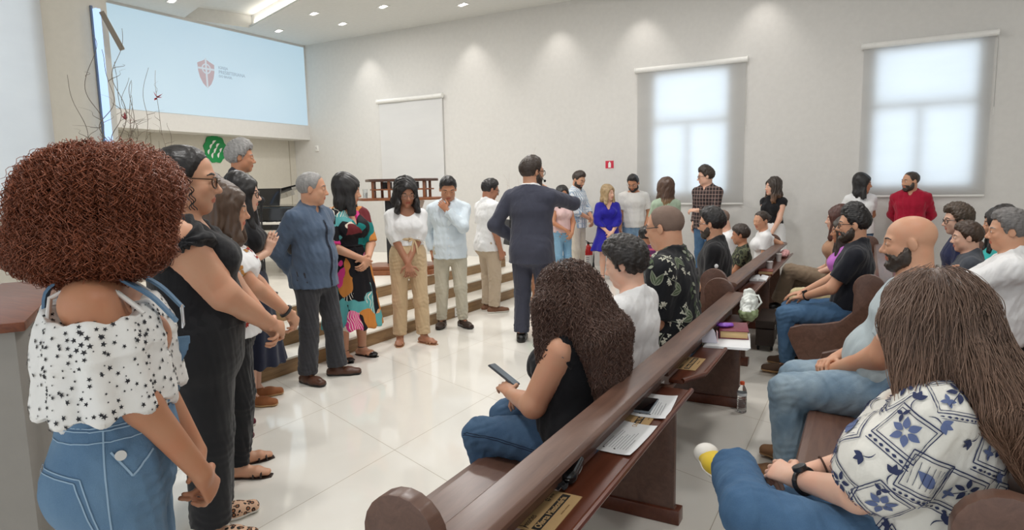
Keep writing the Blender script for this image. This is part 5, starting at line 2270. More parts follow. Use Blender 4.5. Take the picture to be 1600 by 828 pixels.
def p_pink():
    r, f = person('young woman with dark hair in a pale pink top and light blue jeans', -4.3, 9.45, 32, vox=0.009, sk=TAN, sex='f', h=1.54, R=((0.06, 0.22, 0.98), (1, -0.5, 0), (-0.6, 0.2, -0.7), (0, -1, 0), 0.6), L=((0.06, 0.24, 0.92), (1, -0.5, 0), (-0.6, 0.2, -0.7), (0, -1, 0), 0.6), head=(-10, 2))
    trousers(f, f.sp, r, denim('denim_sky', srgb(116, 160, 192), srgb(160, 196, 218)), t=0.01)
    top_garment(f, f.sp, r, fabric('pink_cloth', srgb(222, 190, 188)), sleeve=0.25, hem=0.0, neck='scoop', vox=0.009)
    hair_long(f, f.sp, r, HM_BLACK, 0.009, 0.24)
    shoes(f, f.sp, r, 'sneaker', M_WHITE, S_WHITE)


def stripe_mat():
    t = NT('blue_white_stripes', 0.85)
    x, y, z = t.sep()
    a = t.math('ADD', x, t.math('MULTIPLY', y, 0.7))
    c = t.mix(t.math('GREATER_THAN', t.math('FRACT', t.math('MULTIPLY', a, 26)), 0.62), srgb(232, 236, 240), srgb(150, 172, 196))
    c = t.mix(t.math('GREATER_THAN', t.math('FRACT', t.math('MULTIPLY', z, 13)), 0.8), c, srgb(186, 200, 214))
    t.color(c)
    return t.m


def p_striped():
    r, f = person('tall man in a blue-striped white shirt looking down at the woman in blue', -4.36, 10.2, 62, vox=0.009, sk=MED, h=1.80, R=((0.05, 0.24, 0.98), (1, -0.6, -0.2), (-0.5, 0.3, -0.7), (0, -1, 0), 0.6), L=((0.05, 0.26, 0.95), (1, -0.6, -0.2), (-0.6, 0.3, -0.7), (0, -1, 0), 0.6), head=(-10, 22))
    sm = stripe_mat()
    trousers(f, f.sp, r, fabric('cream_trousers', srgb(222, 212, 196)), t=0.016)
    top_garment(f, f.sp, r, sm, sleeve=1.4, hem=-0.06, neck='collar', vox=0.009, t=0.018)
    hair_short(f, dict(ht=0.010, htop=0.015, front=0.31), r, HM_DARK, 0.008)
    beard(f, r, HM_DARK, 0.007)
    shoes(f, f.sp, r, 'sneaker', M_WHITE, S_WHITE)


def p_royal():
    r, f = person('blonde woman in a royal blue long-sleeved wrap dress, hands clasped', -3.7, 9.92, 10, vox=0.009, sk=LIGHT, sex='f', h=1.54, b=1.0, arms='clasp', head=(38, 0), R=((0.05, 0.20, 0.93), (1, -0.4, 0), (-0.6, 0.2, -0.7), (0, -1, 0), 0.7), L=((0.05, 0.21, 0.91), (1, -0.4, 0), (-0.6, 0.2, -0.7), (0, -1, 0), 0.7), hairc=(0.3, 0.2, 0.1))
    bm_ = fabric('royal_blue_cloth', srgb(34, 28, 150), 0.7)
    skirt(f, f.sp, r, bm_, top=0.11, bottom=0.50, w1=0.27, d1=0.22, fa=0.016, folds=9)
    top_garment(f, f.sp, r, bm_, sleeve=1.95, t=0.014, hem=0.05, neck='v', vox=0.009, puff=0.022)
    hair_long(f, dict(frontlen=0.9), r, hairmat('hair_blonde', (0.36, 0.25, 0.13)), 0.008, 0.17, 1.08, 0.007)
    shoes(f, f.sp, r, 'heel', L_BLACK)


def p_grey_tee():
    r, f = person('bearded man in a pale grey T-shirt and blue jeans looking down', -3.42, 10.4, 12, vox=0.009, sk=TAN, h=1.72, b=1.02, head=(-30, 26), R=((0.24, 0.05, 0.83), (0.4, -1, 0), (0, 0.1, -1), (-1, 0, 0), 0.5), L=((0.19, 0.10, 0.88), (1, -0.8, 0), (-0.4, 0.3, -0.9), (-1, 0, 0), 0.5), glasses='metal')
    trousers(f, f.sp, r, denim('denim_washed', srgb(96, 134, 172), srgb(168, 196, 216), 0.8), t=0.014)
    top_garment(f, f.sp, r, fabric('pale_grey_cloth', srgb(214, 212, 208), 0.9, 0.3, 0.04), sleeve=0.75, t=0.02, hem=-0.035, neck='crew', vox=0.009, sl_t=0.022)
    hair_short(f, dict(ht=0.010, htop=0.018, front=0.33), r, HM_BLACK, 0.008)
    beard(f, r, HM_BLACK, 0.008)
    shoes(f, f.sp, r, 'sneaker', M_WHITE, S_WHITE)


def p_ombre():
    r, f = person('woman with long brown-to-blonde hair and sage green blouse, seen from behind', -2.45, 8.85, 205, vox=0.009, sk=LIGHT, sex='f', h=1.62, arms='clasp', head=(25, 0))
    trousers(f, f.sp, r, C_JEANSL)
    top_garment(f, f.sp, r, fabric('sage_cloth', srgb(164, 182, 160)), sleeve=0.7, hem=-0.02, vox=0.009, t=0.018)
    hair_long(f, dict(ht=0.026), r, hairmat('hair_ombre', srgb(84, 62, 50), srgb(206, 168, 112), 1.12, 1.38), 0.008, 0.36, 1.1, 0.007)
    shoes(f, f.sp, r, 'sneaker', M_WHITE, S_WHITE)


def plaid_mat():
    t = NT('dark_plaid', 0.9)
    x, y, z = t.sep()
    a = t.math('FRACT', t.math('MULTIPLY', t.math('ADD', x, t.math('MULTIPLY', y, 0.6)), 18))
    b = t.math('FRACT', t.math('MULTIPLY', z, 18))
    base = srgb(44, 36, 36)
    c = t.mix(t.math('GREATER_THAN', a, 0.5), base, srgb(66, 48, 46))
    c = t.mix(t.math('MULTIPLY', t.math('GREATER_THAN', b, 0.5), 0.5), c, srgb(34, 32, 40))
    c = t.mix(t.math('GREATER_THAN', t.math('MAXIMUM', t.math('MULTIPLY', t.math('GREATER_THAN', a, 0.88), 1.0), t.math('GREATER_THAN', b, 0.88)), 0.5), c, srgb(158, 134, 126))
    t.color(c)
    return t.m


def p_plaid():
    r, f = person('tall man in a dark plaid shirt and blue jeans in front of the glowing blind', -2.18, 10.2, -38, vox=0.009, sk=LIGHT, h=1.80, b=1.1, head=(-42, 6), R=((0.22, 0.02, 0.9), (0.5, -1, 0), (0, 0.3, -1), (-1, 0, 0), 0.5), L=((0.06, 0.30, 1.12), (1, -0.6, -0.7), (-0.8, 0.5, 0.0), (0, -0.6, -0.8), 0.8), glasses='black')
    trousers(f, f.sp, r, C_JEANS, t=0.014)
    top_garment(f, f.sp, r, plaid_mat(), sleeve=1.9, hem=-0.05, neck='collar', vox=0.009, t=0.02)
    hair_short(f, dict(ht=0.02, htop=0.022, front=0.28, hn=0.005), r, HM_DARK, 0.008)
    shoes(f, f.sp, r, 'sneaker', M_WHITE, S_WHITE)


def p_black_white():
    r, f = person('smiling woman in black sleeveless top and white skirt by the bare wall', -1.23, 10.3, -28, vox=0.009, sk=LIGHT, sex='f', h=1.60, R=((-0.02, 0.22, 0.90), (1, -0.4, 0), (-0.3, 0.2, -0.9), (0, -1, 0), 0.6), L=((0.10, 0.21, 0.88), (1, -0.4, 0), (-0.3, 0.2, -0.9), (0, -1, 0), 0.6), head=(-32, -2))
    skirt(f, f.sp, r, C_WHITE, top=0.12, bottom=0.45, w1=0.22, d1=0.19, fa=0.006)
    top_garment(f, f.sp, r, C_BLACK, sleeve=0.2, hem=0.06, neck='high', vox=0.009)
    hair_long(f, dict(frontlen=0.95), r, hairmat('hair_brown_tips', H_DARK, srgb(140, 98, 66), 1.2, 1.4), 0.008, 0.22, 1.15, 0.010)
    shoes(f, f.sp, r, 'heel', L_BLACK)


def p_white_tee():
    r, f = person('woman with straight black hair in a white T-shirt next to the man in red', -0.08, 10.4, 20, vox=0.009, sk=TAN, sex='f', h=1.63, arms='behind', head=(62, 3))
    trousers(f, f.sp, r, C_JEANS2)
    top_garment(f, f.sp, r, C_WHITE, sleeve=0.6, hem=-0.03, vox=0.009, t=0.018)
    hair_long(f, dict(frontlen=0.9), r, HM_BLACK, 0.008, 0.27, 1.0, 0.003)
    shoes(f, f.sp, r, 'sneaker', M_WHITE, S_WHITE)


def p_red():
    r, f = person('bearded balding man in a bright crimson shirt standing by the glowing blind', 0.52, 10.35, -8, vox=0.009, sk=MED, h=1.66, b=1.05, arms='behind', head=(-48, 4))
    rm = fabric('crimson_cloth', srgb(166, 18, 50), 0.8)
    trousers(f, f.sp, r, C_BLACK2)
    res = top_garment(f, f.sp, r, rm, sleeve=1.9, hem=-0.05, neck='collar', vox=0.009, t=0.018, amp=0.006)
    placket(f, r, res, rm, None)
    hair_short(f, dict(ht=0.007, front=0.42), r, HM_DARK, 0.008)
    beard(f, r, HM_DARK, 0.013)
    shoes(f, f.sp, r, 'loafer', L_BLACK)


# ---- seated, front pew (backs to the photographer)
def p_ringlets():
    r, f = seated('woman with long dark ringlets sitting in the front pew, looking at a phone', -1.05, 2.43, 182, vox=0.005, sk=MED, sex='f', h=1.50, b=1.3, arm=1.2, lean=2, head=(6, 28), hs=1.08, seat=0.44,
                  L=((0.06, 0.33, 0.80), (1, -0.6, -0.8), (-0.5, 0.75, 0.3), (-0.5, 0.2, -0.6), 0.75), R=((0.12, 0.30, 0.74), (1, -0.6, -0.8), (-0.7, 0.6, 0.1), (-0.5, 0.2, -0.6), 0.75),
                  LL=(0.15, 0.47, 0.51, 0.14, 0.36, 0.09, 0.1, 1), RL=(0.15, 0.47, 0.51, 0.15, 0.40, 0.09, 0.1, 1))
    res = trousers(f, f.sp, r, C_JEANS2, waist=0.10, t=0.016, vox=0.0055, wide=0.004)
    o, V, Q, N = res
    sn = snap_fn(V, N)
    m = MB()
    for zz in (0.0, 0.012):
        pr = None
        for i in range(30):
            y = -0.12 + 0.6 * i / 29
            p = sn(Vector((-0.24, y, 0.525 - 0.02 * math.sin(i * 0.2) + zz)), 0.002)
            a, b = m.bm.verts.new(p + Vector((0, 0, 0.0018))), m.bm.verts.new(p - Vector((0, 0, 0.0018)))
            if pr:
                m.bm.faces.new((pr[0], a, b, pr[1]))
            pr = (a, b)
    m.build('stitching', plain('dark_stitching', srgb(30, 40, 62), 0.9), o)
    top_garment(f, f.sp, r, C_BLACK, sleeve=0.0, t=0.024, hem=0.0, neck='scoop', vox=0.006, seed=5)
    for sd in (1, -1):
        S_ = f.S[sd]
        F = Fld.around([el(S_, A3(0.1, 0.1, 0.1))], 0.006)
        ax = nrm(f.E[sd] - S_)
        F.add(sg(S_ - A3(sd * 0.04, 0, 0), S_ + ax * 0.05, 0.066, 0.078, fb=True))
        oo, V2, Q2, N2 = finish(F, 'cap_sleeve', r, C_BLACK, 0.003, 0.05, 8)
        m = MB()
        rg = np.random.default_rng(8)
        for i in rg.integers(0, len(V2), 60):
            m.sph(V2[i] + N2[i] * 0.002, 0.0032, 6, 4)
        m.build('beads', plain('gunmetal_bead', (0.3, 0.28, 0.26), 0.3, 0.8), oo)
    # thin chain down the back
    m = MB()
    sb = f.topF
    pts = []
    for sx, z in ((-0.05, 0.285), (-0.03, 0.24), (0.0, 0.165), (0.03, 0.24), (0.05, 0.285)):
        p = np.array([f.up(sx, -0.2, z * f.h)])
        for _ in range(4):
            d, g = sb.grad(p)
            p = p - g * np.clip(d - 0.003, -0.05, 0.05)[:, None]
        pts.append(p[0])
    m.tube(pts, 0.0016, 5)
    m.build('necklace', M_METAL, r)
    # hair
    c = f.H
    bk = f.N0 + A3(0, -0.085, 0)
    pr = [el(c + A3(0, -0.025, 0.035), A3(0.118, 0.138, 0.128)), el(c + A3(0, -0.055, -0.05), A3(0.158, 0.13, 0.13)), sg(c + A3(0, -0.08, -0.04), bk + A3(0, -0.045, -0.02), 0.165, 0.195, 0.10, 0.082),
          sg(bk + A3(0, -0.045, -0.02), f.up(0, -0.175, 0.115 * f.h), 0.195, 0.155, 0.082, 0.05)]
    for sd in (1, -1):
        pr.append(sg(c + A3(sd * 0.11, 0.02, -0.02), f.S[sd] + A3(-sd * 0.03, 0.05, -0.03), 0.06, 0.075, 0.07, 0.06))
    F = Fld.around(pr, 0.007, 0.03)
    for q in pr:
        F.add(q, 0.05)
    F.cut(el(hp(f, 0, 0.50, -0.14), A3(0.22, 0.40, 0.42) * f.Hh, f.R), 0.03)
    V, Q = F.mesh()
    N = vnormals(V, Q)
    V = V - N * (0.010 + wob(V, 0.007, 0.04, 8, (1, 1, 0.5))[:, None])
    crown = hp(f, 0, -0.12, 0.55)
    P, rr = curls(F, 6000, 30, 0.0100, -0.002, crown, 0.0070, 0.042, 0.0018, 21, 1.0, 0.5, zmin=0.86, keep=0.75)
    rg = np.random.default_rng(5)
    P += (N[rg.integers(0, len(N), 1)] * 0)[0]
    P[:, :, 1] -= np.abs(rg.normal(0, 0.006, (len(P), 1)))
    P[:, :, 0] += rg.normal(0, 0.006, (len(P), 1)) * np.linspace(0.2, 1.6, P.shape[1])[None]
    V2, Q2 = strand_mesh(P, rr, 4)
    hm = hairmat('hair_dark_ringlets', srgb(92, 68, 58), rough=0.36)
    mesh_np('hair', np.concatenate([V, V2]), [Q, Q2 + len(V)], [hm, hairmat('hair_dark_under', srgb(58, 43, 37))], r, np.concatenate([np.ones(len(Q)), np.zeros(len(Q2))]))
    shoes(f, f.sp, r, 'sneaker', M_WHITE, S_WHITE)
    # the phone in her hands
    ph = root('phone', 'dark phone in the hands of the woman with ringlets', 'phone', r.matrix_basis @ Vector((f.Wr[-1] + nrm(f.hd[-1][0]) * 0.085 + A3(0.035, -0.01, 0.03))), r.rotation_euler.z)
    R = Matrix.Rotation(math.radians(32), 3, 'X') @ Matrix.Rotation(math.radians(12), 3, 'Y')
    m = MB()
    m.box((0, 0.02, 0), (0.075, 0.155, 0.009), 0.004, rot=R)
    m.build('case', plain('phone_case', srgb(66, 66, 70), 0.4), ph)
    m = MB()
    m.box(R @ Vector((0, 0, 0.0048)) + Vector((0, 0.02, 0)), (0.068, 0.146, 0.001), rot=R)
    m.build('screen', plain('phone_screen', (0.02, 0.022, 0.026), 0.05), ph)


def p_white_back():
    r, f = seated('person with short dark tousled hair and a plain white T-shirt in the front pew', -1.04, 3.20, 178, vox=0.0065, sk=LIGHT, h=1.61, b=1.08, lean=3, head=(4, 12), arms='lap', face=False)
    trousers(f, f.sp, r, C_JEANS)
    top_garment(f, f.sp, r, C_WHITE, sleeve=0.8, t=0.018, hem=-0.01, vox=0.0065, sl_t=0.022)
    hair_short(f, dict(ht=0.028, htop=0.014, front=0.25, side=-0.12, nape=-0.42, hn=0.004), r, hairmat('hair_tousled', (0.022, 0.018, 0.016)), 0.005)
    shoes(f, f.sp, r, 'sneaker', M_WHITE, S_WHITE)


def p_leafshirt():
    r, f = seated('bald-cropped man with glasses in a black shirt printed with pale leaves', -1.07, 4.02, 180, vox=0.006, sk=MED, h=1.87, b=1.38, lean=2, head=(-6, 6), glasses='black', arms='lap', hs=1.08)
    trousers(f, f.sp, r, C_JEANS2)
    bm_ = fabric('black_print_shirt', (0.010, 0.011, 0.014), 0.85, 0.3)
    res = top_garment(f, f.sp, r, bm_, sleeve=0.9, t=0.02, hem=-0.01, neck='collar', vox=0.006, sl_t=0.026)
    o, V, Q, N = res
    sn = snap_fn(V, N)
    rg = np.random.default_rng(14)
    m = MB()
    sel = np.where((N[:, 2] > -0.5) & (V[:, 2] > 0.6))[0]
    used = []
    for i in range(900):
        j = sel[rg.integers(0, len(sel))]
        if any(np.linalg.norm(V[j] - q) < 0.086 for q in used):
            continue
        used.append(V[j])
        t1, t2 = tangents(N[j])
        P = Vector(V[j])
        a = rg.uniform(0, 2 * PI)
        kind = len(used) % 3
        if kind == 0:      # pair of big outlined leaves
            for q in (0, 0.9):
                m.m = 1
                motif(m, sn, P, t1, t2, leaf_strip(0.095, 0.021, a + q), 0.003)
                m.m = 2
                motif(m, sn, P, t1, t2, leaf_strip(0.085, 0.014, a + q, o=(0.005 * math.cos(a + q), 0.005 * math.sin(a + q))), 0.0036)
                m.m = 1
                motif(m, sn, P, t1, t2, leaf_strip(0.09, 0.0016, a + q), 0.0042)
        elif kind == 1:    # sprig of small blossoms
            motif(m, sn, P, t1, t2, leaf_strip(0.11, 0.0018, a, bend=0.012))
            for q in range(7):
                ox, oy = 0.05 + rg.normal(0, 0.03), rg.normal(0, 0.028)
                o_ = (ox * math.cos(a) - oy * math.sin(a), ox * math.sin(a) + oy * math.cos(a))
                for w_ in range(3):
                    m.m = 3
                    motif(m, sn, P, t1, t2, leaf_strip(0.016, 0.0055, a + w_ * 2.1, 3, o=o_))
        else:
            m.m = 2
            motif(m, sn, P, t1, t2, leaf_strip(0.10, 0.0022, a, bend=0.03))
            for q in range(4):
                m.m = 2 if q % 2 else 1
                o_ = (0.025 * q * math.cos(a), 0.025 * q * math.sin(a))
                motif(m, sn, P, t1, t2, leaf_strip(0.042, 0.010, a + (0.8 if q % 2 else -0.8), 4, o=o_))
    join_into(o, m, [plain('leaf_pale', srgb(150, 156, 138), 0.9), plain('leaf_green', srgb(84, 98, 74), 0.9), plain('blossom_white', srgb(206, 206, 190), 0.9)])
    hair_short(f, dict(ht=0.006, front=0.40, side=0.0, nape=-0.26, hn=0.0008), r, HM_BUZZ, 0.005)
    shoes(f, f.sp, r, 'loafer', L_BLACK)


def p_purple_kid():
    r, f = person('small child in a purple striped shirt in front of the man in the leaf-print shirt', -1.95, 6.3, 150, vox=0.008, sk=TAN, h=1.14, hs=1.25, b=0.95, arms='down', head=(20, 10), face=False)
    t = NT('purple_stripes', 0.9)
    z = t.sep()[2]
    t.color(t.mix(t.math('GREATER_THAN', t.math('FRACT', t.math('MULTIPLY', z, 16)), 0.7), srgb(96, 44, 92), srgb(190, 84, 110)))
    trousers(f, f.sp, r, C_JEANS)
    top_garment(f, f.sp, r, t.m, sleeve=0.7, hem=-0.03, vox=0.008)
    hair_short(f, dict(ht=0.014, front=0.28), r, HM_BLACK, 0.007)
    shoes(f, f.sp, r, 'sneaker', M_WHITE, S_WHITE)


def p_black_shirt():
    r, f = seated('bearded man with black hair and glasses in a plain black shirt, profile to the left', -1.15, 5.8, 188, vox=0.0075, sk=MED, h=1.69, b=1.15, lean=2, head=(-12, 2), glasses='black', arms='lap')
    trousers(f, f.sp, r, C_BLACK2)
    top_garment(f, f.sp, r, C_BLACK, sleeve=0.9, t=0.02, hem=-0.01, neck='collar', vox=0.0075)
    hair_short(f, dict(ht=0.014, htop=0.018, front=0.30), r, HM_BLACK, 0.006)
    beard(f, r, HM_DARK, 0.006)
    m = MB()
    p = f.up(-0.17, -0.06, 0.17 * f.h)
    m.sph(f.S[-1] * 0.6 + f.E[-1] * 0.4 + A3(-0.065, -0.03, 0), 0.02, 12, 8, (0.4, 1, 1))
    m.build('sleeve_patch', C_WHITE, r)
    shoes(f, f.sp, r, 'loafer', L_BLACK)


def p_camo():
    r, f = seated('boy with dark hair in a camouflage T-shirt behind the man in black', -1.15, 7.15, 195, vox=0.008, sk=TAN, h=1.26, hs=1.18, b=0.95, seat=0.44, head=(-10, 4), arms='lap')
    t = NT('camouflage', 0.9)
    v = t.n('TexVoronoi', feature='F1', i_Scale=16)
    nz = t.noise(9, 3)
    c = t.ramp(nz, [(0, srgb(52, 56, 44)), (0.46, srgb(92, 96, 72)), (0.54, srgb(34, 34, 30)), (0.62, srgb(128, 124, 98))], True)
    t.color(c)
    trousers(f, f.sp, r, C_JEANS)
    top_garment(f, f.sp, r, t.m, sleeve=0.7, hem=-0.01, vox=0.008)
    hair_short(f, dict(ht=0.018, htop=0.012, front=0.26, nape=-0.3), r, HM_DARK, 0.007)
    shoes(f, f.sp, r, 'sneaker', M_WHITE, S_WHITE)


def p_bowed():
    r, f = seated('balding man with bowed head beyond the boy in camouflage', -1.3, 7.62, 195, vox=0.009, sk=LIGHT, h=1.58, lean=14, head=(0, 25), arms='lap', face=False)
    trousers(f, f.sp, r, C_BLACK2)
    top_garment(f, f.sp, r, C_WHITE, sleeve=0.7, hem=-0.01, vox=0.009)
    hair_short(f, dict(ht=0.004, front=0.45, side=0.1), r, HM_BUZZ, 0.007)
    shoes(f, f.sp, r, 'sneaker', M_WHITE, S_WHITE)


def p_bun():
    r, f = seated('person in white with dark hair tied back, arm resting along the pew rail', -1.06, 8.25, 200, vox=0.009, sk=MED, sex='f', h=1.46, lean=4, head=(30, 6), L='lap', R=((0.36, -0.08, 0.95), (0.3, -1, -0.6), (1, -0.2, -0.1), (0, 0, -1), 0.4), face=False)
    trousers(f, f.sp, r, C_BLACK2)
    top_garment(f, f.sp, r, C_WHITE, sleeve=0.6, hem=-0.01, vox=0.009)
    hair_short(f, dict(ht=0.012, front=0.34, nape=-0.2), r, HM_DARK, 0.007)
    m = MB()
    m.sph(hp(f, 0, -0.56, 0.1), 0.032, 14, 10)
    m.build('hair_bun', HM_DARK, r)
    shoes(f, f.sp, r, 'sneaker', M_WHITE, S_WHITE)


# ---- seated, second row (left profiles)
def p_blouse():
    r, f = seated('woman with long brown hair in a white blouse with navy pattern, nearest on the right', 0.21, 1.97, 168, vox=0.005, sk=LIGHT, topcut=((-0.02, -0.11, 0.0, 0.15, 0.10, 0.105),), hoff=(0, 0, -0.025), sex='f', h=1.70, b=1.15, lean=3, lat=0, head=(-4, 10), seat=0.46,
                  L=((0.03, 0.37, 0.72), (1, -0.6, -0.6), (-0.35, 0.9, 0.0), (-0.6, 0, -0.8), 0.8), R=((0.11, 0.36, 0.70), (1, -0.6, -0.6), (-0.6, 0.8, 0.05), (-0.5, 0, -0.8), 0.8),
                  RL=(0.13, 0.46, 0.53, 0.13, 0.44, 0.09, 0.1, 1), LL=(0.21, 0.45, 0.645, -0.14, 0.64, 0.60, -0.55, 0.8, 0.15))
    res = trousers(f, f.sp, r, C_JEANS, waist=0.09, t=0.016, vox=0.0055, leg=0.95, wide=0.02)
    bm_ = fabric('blouse_offwhite', srgb(234, 231, 222), 0.9, 0.35, 0.03)
    f.T_save = f.T
    res = top_garment(f, f.sp, r, bm_, name='blouse', sleeve=0.92, t=0.024, hem=-0.012, neck='scoop', vox=0.0055, puff=0.045, nk=1.2, amp=0.005)
    o, V, Q, N = res
    m = MB()
    sn = snap_fn(V, N)
    rg = np.random.default_rng(23)
    used = []
    sel = np.where((N[:, 2] > -0.6) & (V[:, 2] > 0.55))[0]
    anchors = []
    for i in range(1500):
        j = sel[rg.integers(0, len(sel))]
        if any(np.linalg.norm(V[j] - q) < 0.112 for q in used):
            continue
        used.append(V[j])
        t1, t2 = tangents(N[j])
        P = Vector(V[j])
        k = len(used) % 3
        a = math.radians(28) + rg.normal(0, 0.12)
        ca, sa = math.cos(a), math.sin(a)
        rot = lambda x, y: (x * ca - y * sa, x * sa + y * ca)
        m.m = 1
        # panel frame: double outline and a chain border
        w_, h_ = 0.062, 0.05
        for e in (0.0, 0.009):
            c4 = [rot(-w_ + e, -h_ + e), rot(w_ - e, -h_ + e), rot(w_ - e, h_ - e), rot(-w_ + e, h_ - e)]
            for p, q in zip(c4, c4[1:] + c4[:1]):
                motif(m, sn, P, t1, t2, line_strip(p, q, 0.0024 if e else 0.0034, 10), 0.0035)
        for q in range(7):
            motif(m, sn, P, t1, t2, leaf_strip(0.012, 0.0035, a, 3, o=rot(-w_ + 0.004 + q * 0.0175, -h_ - 0.011)), 0.0035)
        motif(m, sn, P, t1, t2, line_strip(rot(-w_, -h_ - 0.019), rot(w_, -h_ - 0.019), 0.0026, 10), 0.0035)
        if k == 0:
            for q in range(5):
                motif(m, sn, P, t1, t2, leaf_strip(0.026, 0.006, q * 1.256 + a, 5, o=rot(-0.012 + 0.006 * math.cos(q * 1.256), 0.012 + 0.006 * math.sin(q * 1.256))), 0.0035)
            m.m = 2
            for q in range(4):
                motif(m, sn, P, t1, t2, leaf_strip(0.02, 0.005, q * 1.57 + a, 5, o=rot(0.024, -0.014)), 0.0035)
            m.m = 1
            motif(m, sn, P, t1, t2, line_strip(rot(-0.012, 0.012), rot(0.028, -0.03), 0.002), 0.0035)
        elif k == 1:
            m.m = 2
            for q in range(6):
                motif(m, sn, P, t1, t2, leaf_strip(0.03, 0.0085, q * 1.047 + a, 6, o=rot(0.007 * math.cos(q * 1.047), 0.007 * math.sin(q * 1.047))), 0.0035)
            m.m = 1
            for q in range(3):
                motif(m, sn, P, t1, t2, leaf_strip(0.022, 0.005, q * 2.1 + a, 5, o=rot(0.036, 0.028)), 0.0037)
        else:
            for q in range(6):
                motif(m, sn, P, t1, t2, line_strip(rot(-0.04 + 0.015 * q, -0.03), rot(-0.045 + 0.018 * q, 0.03), 0.0016), 0.0035)
            m.m = 2
            motif(m, sn, P, t1, t2, leaf_strip(0.06, 0.014, a + 0.4, 6, o=rot(-0.03, -0.015)), 0.0037)
    for i in range(1600):
        j = sel[rg.integers(0, len(sel))]
        if any(np.linalg.norm(V[j] - q) < 0.070 for q in used[:len(used)]) or len(used) > 260:
            continue
        used.append(V[j])
        t1, t2 = tangents(N[j])
        a = rg.uniform(0, 6.28)
        m.m = 1 + len(used) % 2
        for q in range(3):
            motif(m, sn, Vector(V[j]), t1, t2, leaf_strip(0.024, 0.006, a + q * 0.8, 5), 0.0039)
        m.m = 1
        motif(m, sn, Vector(V[j]), t1, t2, leaf_strip(0.03, 0.0012, a + 2.4 + 1.6, 5, bend=0.006), 0.0039)
    join_into(o, m, [plain('navy_print', srgb(50, 58, 92), 0.9), plain('blue_print', srgb(96, 110, 150), 0.9)])
    # hair: volume plus long strands
    c = f.H
    bk = f.N0 + A3(0, -0.10, 0)
    pr = [el(c + A3(0, -0.02, 0.035), A3(0.107, 0.125, 0.118)), sg(c + A3(0, -0.05, 0.0), bk + A3(0.0, -0.02, -0.03), 0.125, 0.165, 0.095, 0.075), sg(bk + A3(0, -0.02, -0.03), f.up(0.06, -0.185, 0.185 * f.h), 0.155, 0.12, 0.072, 0.035)]
    for sd in (1, -1):
        pr.append(sg(c + A3(sd * 0.085, 0.035, 0.02), f.S[sd] * 0.75 + f.N0 * 0.25 + A3(0, 0.03, -0.0), 0.04, 0.06, 0.06, 0.05))
    F = Fld.around(pr, 0.006, 0.03)
    for q in pr:
        F.add(q, 0.045)
    F.cut(el(hp(f, 0, 0.46, -0.14), A3(0.235, 0.38, 0.44) * f.Hh, f.R), 0.02)
    V, Q = F.mesh()
    N = vnormals(V, Q)
    V = V - N * (0.006 + wob(V, 0.004, 0.04, 8, (1, 1, 0.3))[:, None])
    crown = hp(f, 0, -0.12, 0.56)
    P, rr = curls(F, 8500, 34, 0.011, 0.0005, crown, 0.0055, 0.19, 0.0011, 31, 1.0, 0.45, zmin=0.95, keep=0.8)
    rg = np.random.default_rng(6)
    P[:, :, 0] += rg.normal(0, 0.008, (len(P), 1)) * np.linspace(0.0, 1.8, P.shape[1])[None]
    P[:, :, 1] -= np.abs(rg.normal(0, 0.004, (len(P), 1)))
    V2, Q2 = strand_mesh(P, rr, 3)
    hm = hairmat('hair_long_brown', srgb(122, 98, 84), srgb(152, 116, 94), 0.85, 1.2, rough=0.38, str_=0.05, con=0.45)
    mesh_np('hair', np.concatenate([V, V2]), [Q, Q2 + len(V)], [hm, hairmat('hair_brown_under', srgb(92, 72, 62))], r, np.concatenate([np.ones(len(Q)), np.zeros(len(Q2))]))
    wrist_band(f, r, -1, M_BLACK, 'wristwatch', face=A3(-0.6, -0.5, 0.8), w=0.0075, up_=0.035)
    wrist_band(f, r, 1, plain('brown_cord', srgb(70, 44, 34), 0.8), 'bracelet', w=0.0035, up_=0.03)
    shoes(f, f.sp, r, 'sneaker', fabric('yellow_canvas', srgb(222, 190, 58), 0.8), S_WHITE)
    m = MB()
    fd, an = f.F[-1], f.A[-1]
    u = f.foot[-1][0][7]
    dn = f.foot[-1][0][1] - an
    m.sph(f.foot[-1][1][2] + fd * 0.004 - nrm(dn) * 0.004, 0.047, 18, 12, (1, 1, 0.85))
    m.build('toe_cap', S_WHITE, r)


def p_bald():
    r, f = seated('bald man with a full dark beard in a grey-blue T-shirt and faded jeans', 0.17, 3.62, 176, vox=0.0055, sk=MED, h=1.835, b=1.3, hs=1.04, lean=-4, head=(6, 4), seat=0.44, belly=0.6, arm=1.1,
                  L=((0.05, 0.255, 0.60), (1, -1, -0.3), (-0.8, 0.5, -0.1), (-0.3, -0.2, -1), 0.8), R=((0.06, 0.27, 0.62), (1, -1, -0.3), (-0.8, 0.5, 0.0), (-0.3, -0.2, -1), 0.8), hairc=H_DARK)
    trousers(f, f.sp, r, C_JEANSL, waist=0.07, t=0.018, vox=0.006, wide=0.016)
    top_garment(f, f.sp, r, fabric('grey_blue_cloth', srgb(178, 190, 194), 0.9, 0.3, 0.04), sleeve=0.7, t=0.014, hem=-0.008, vox=0.006, sl_t=0.018)
    beard(f, r, HM_DARK, 0.014)
    shoes(f, f.sp, r, 'loafer', plain('tan_suede', srgb(150, 110, 76), 0.8), S_TAN)


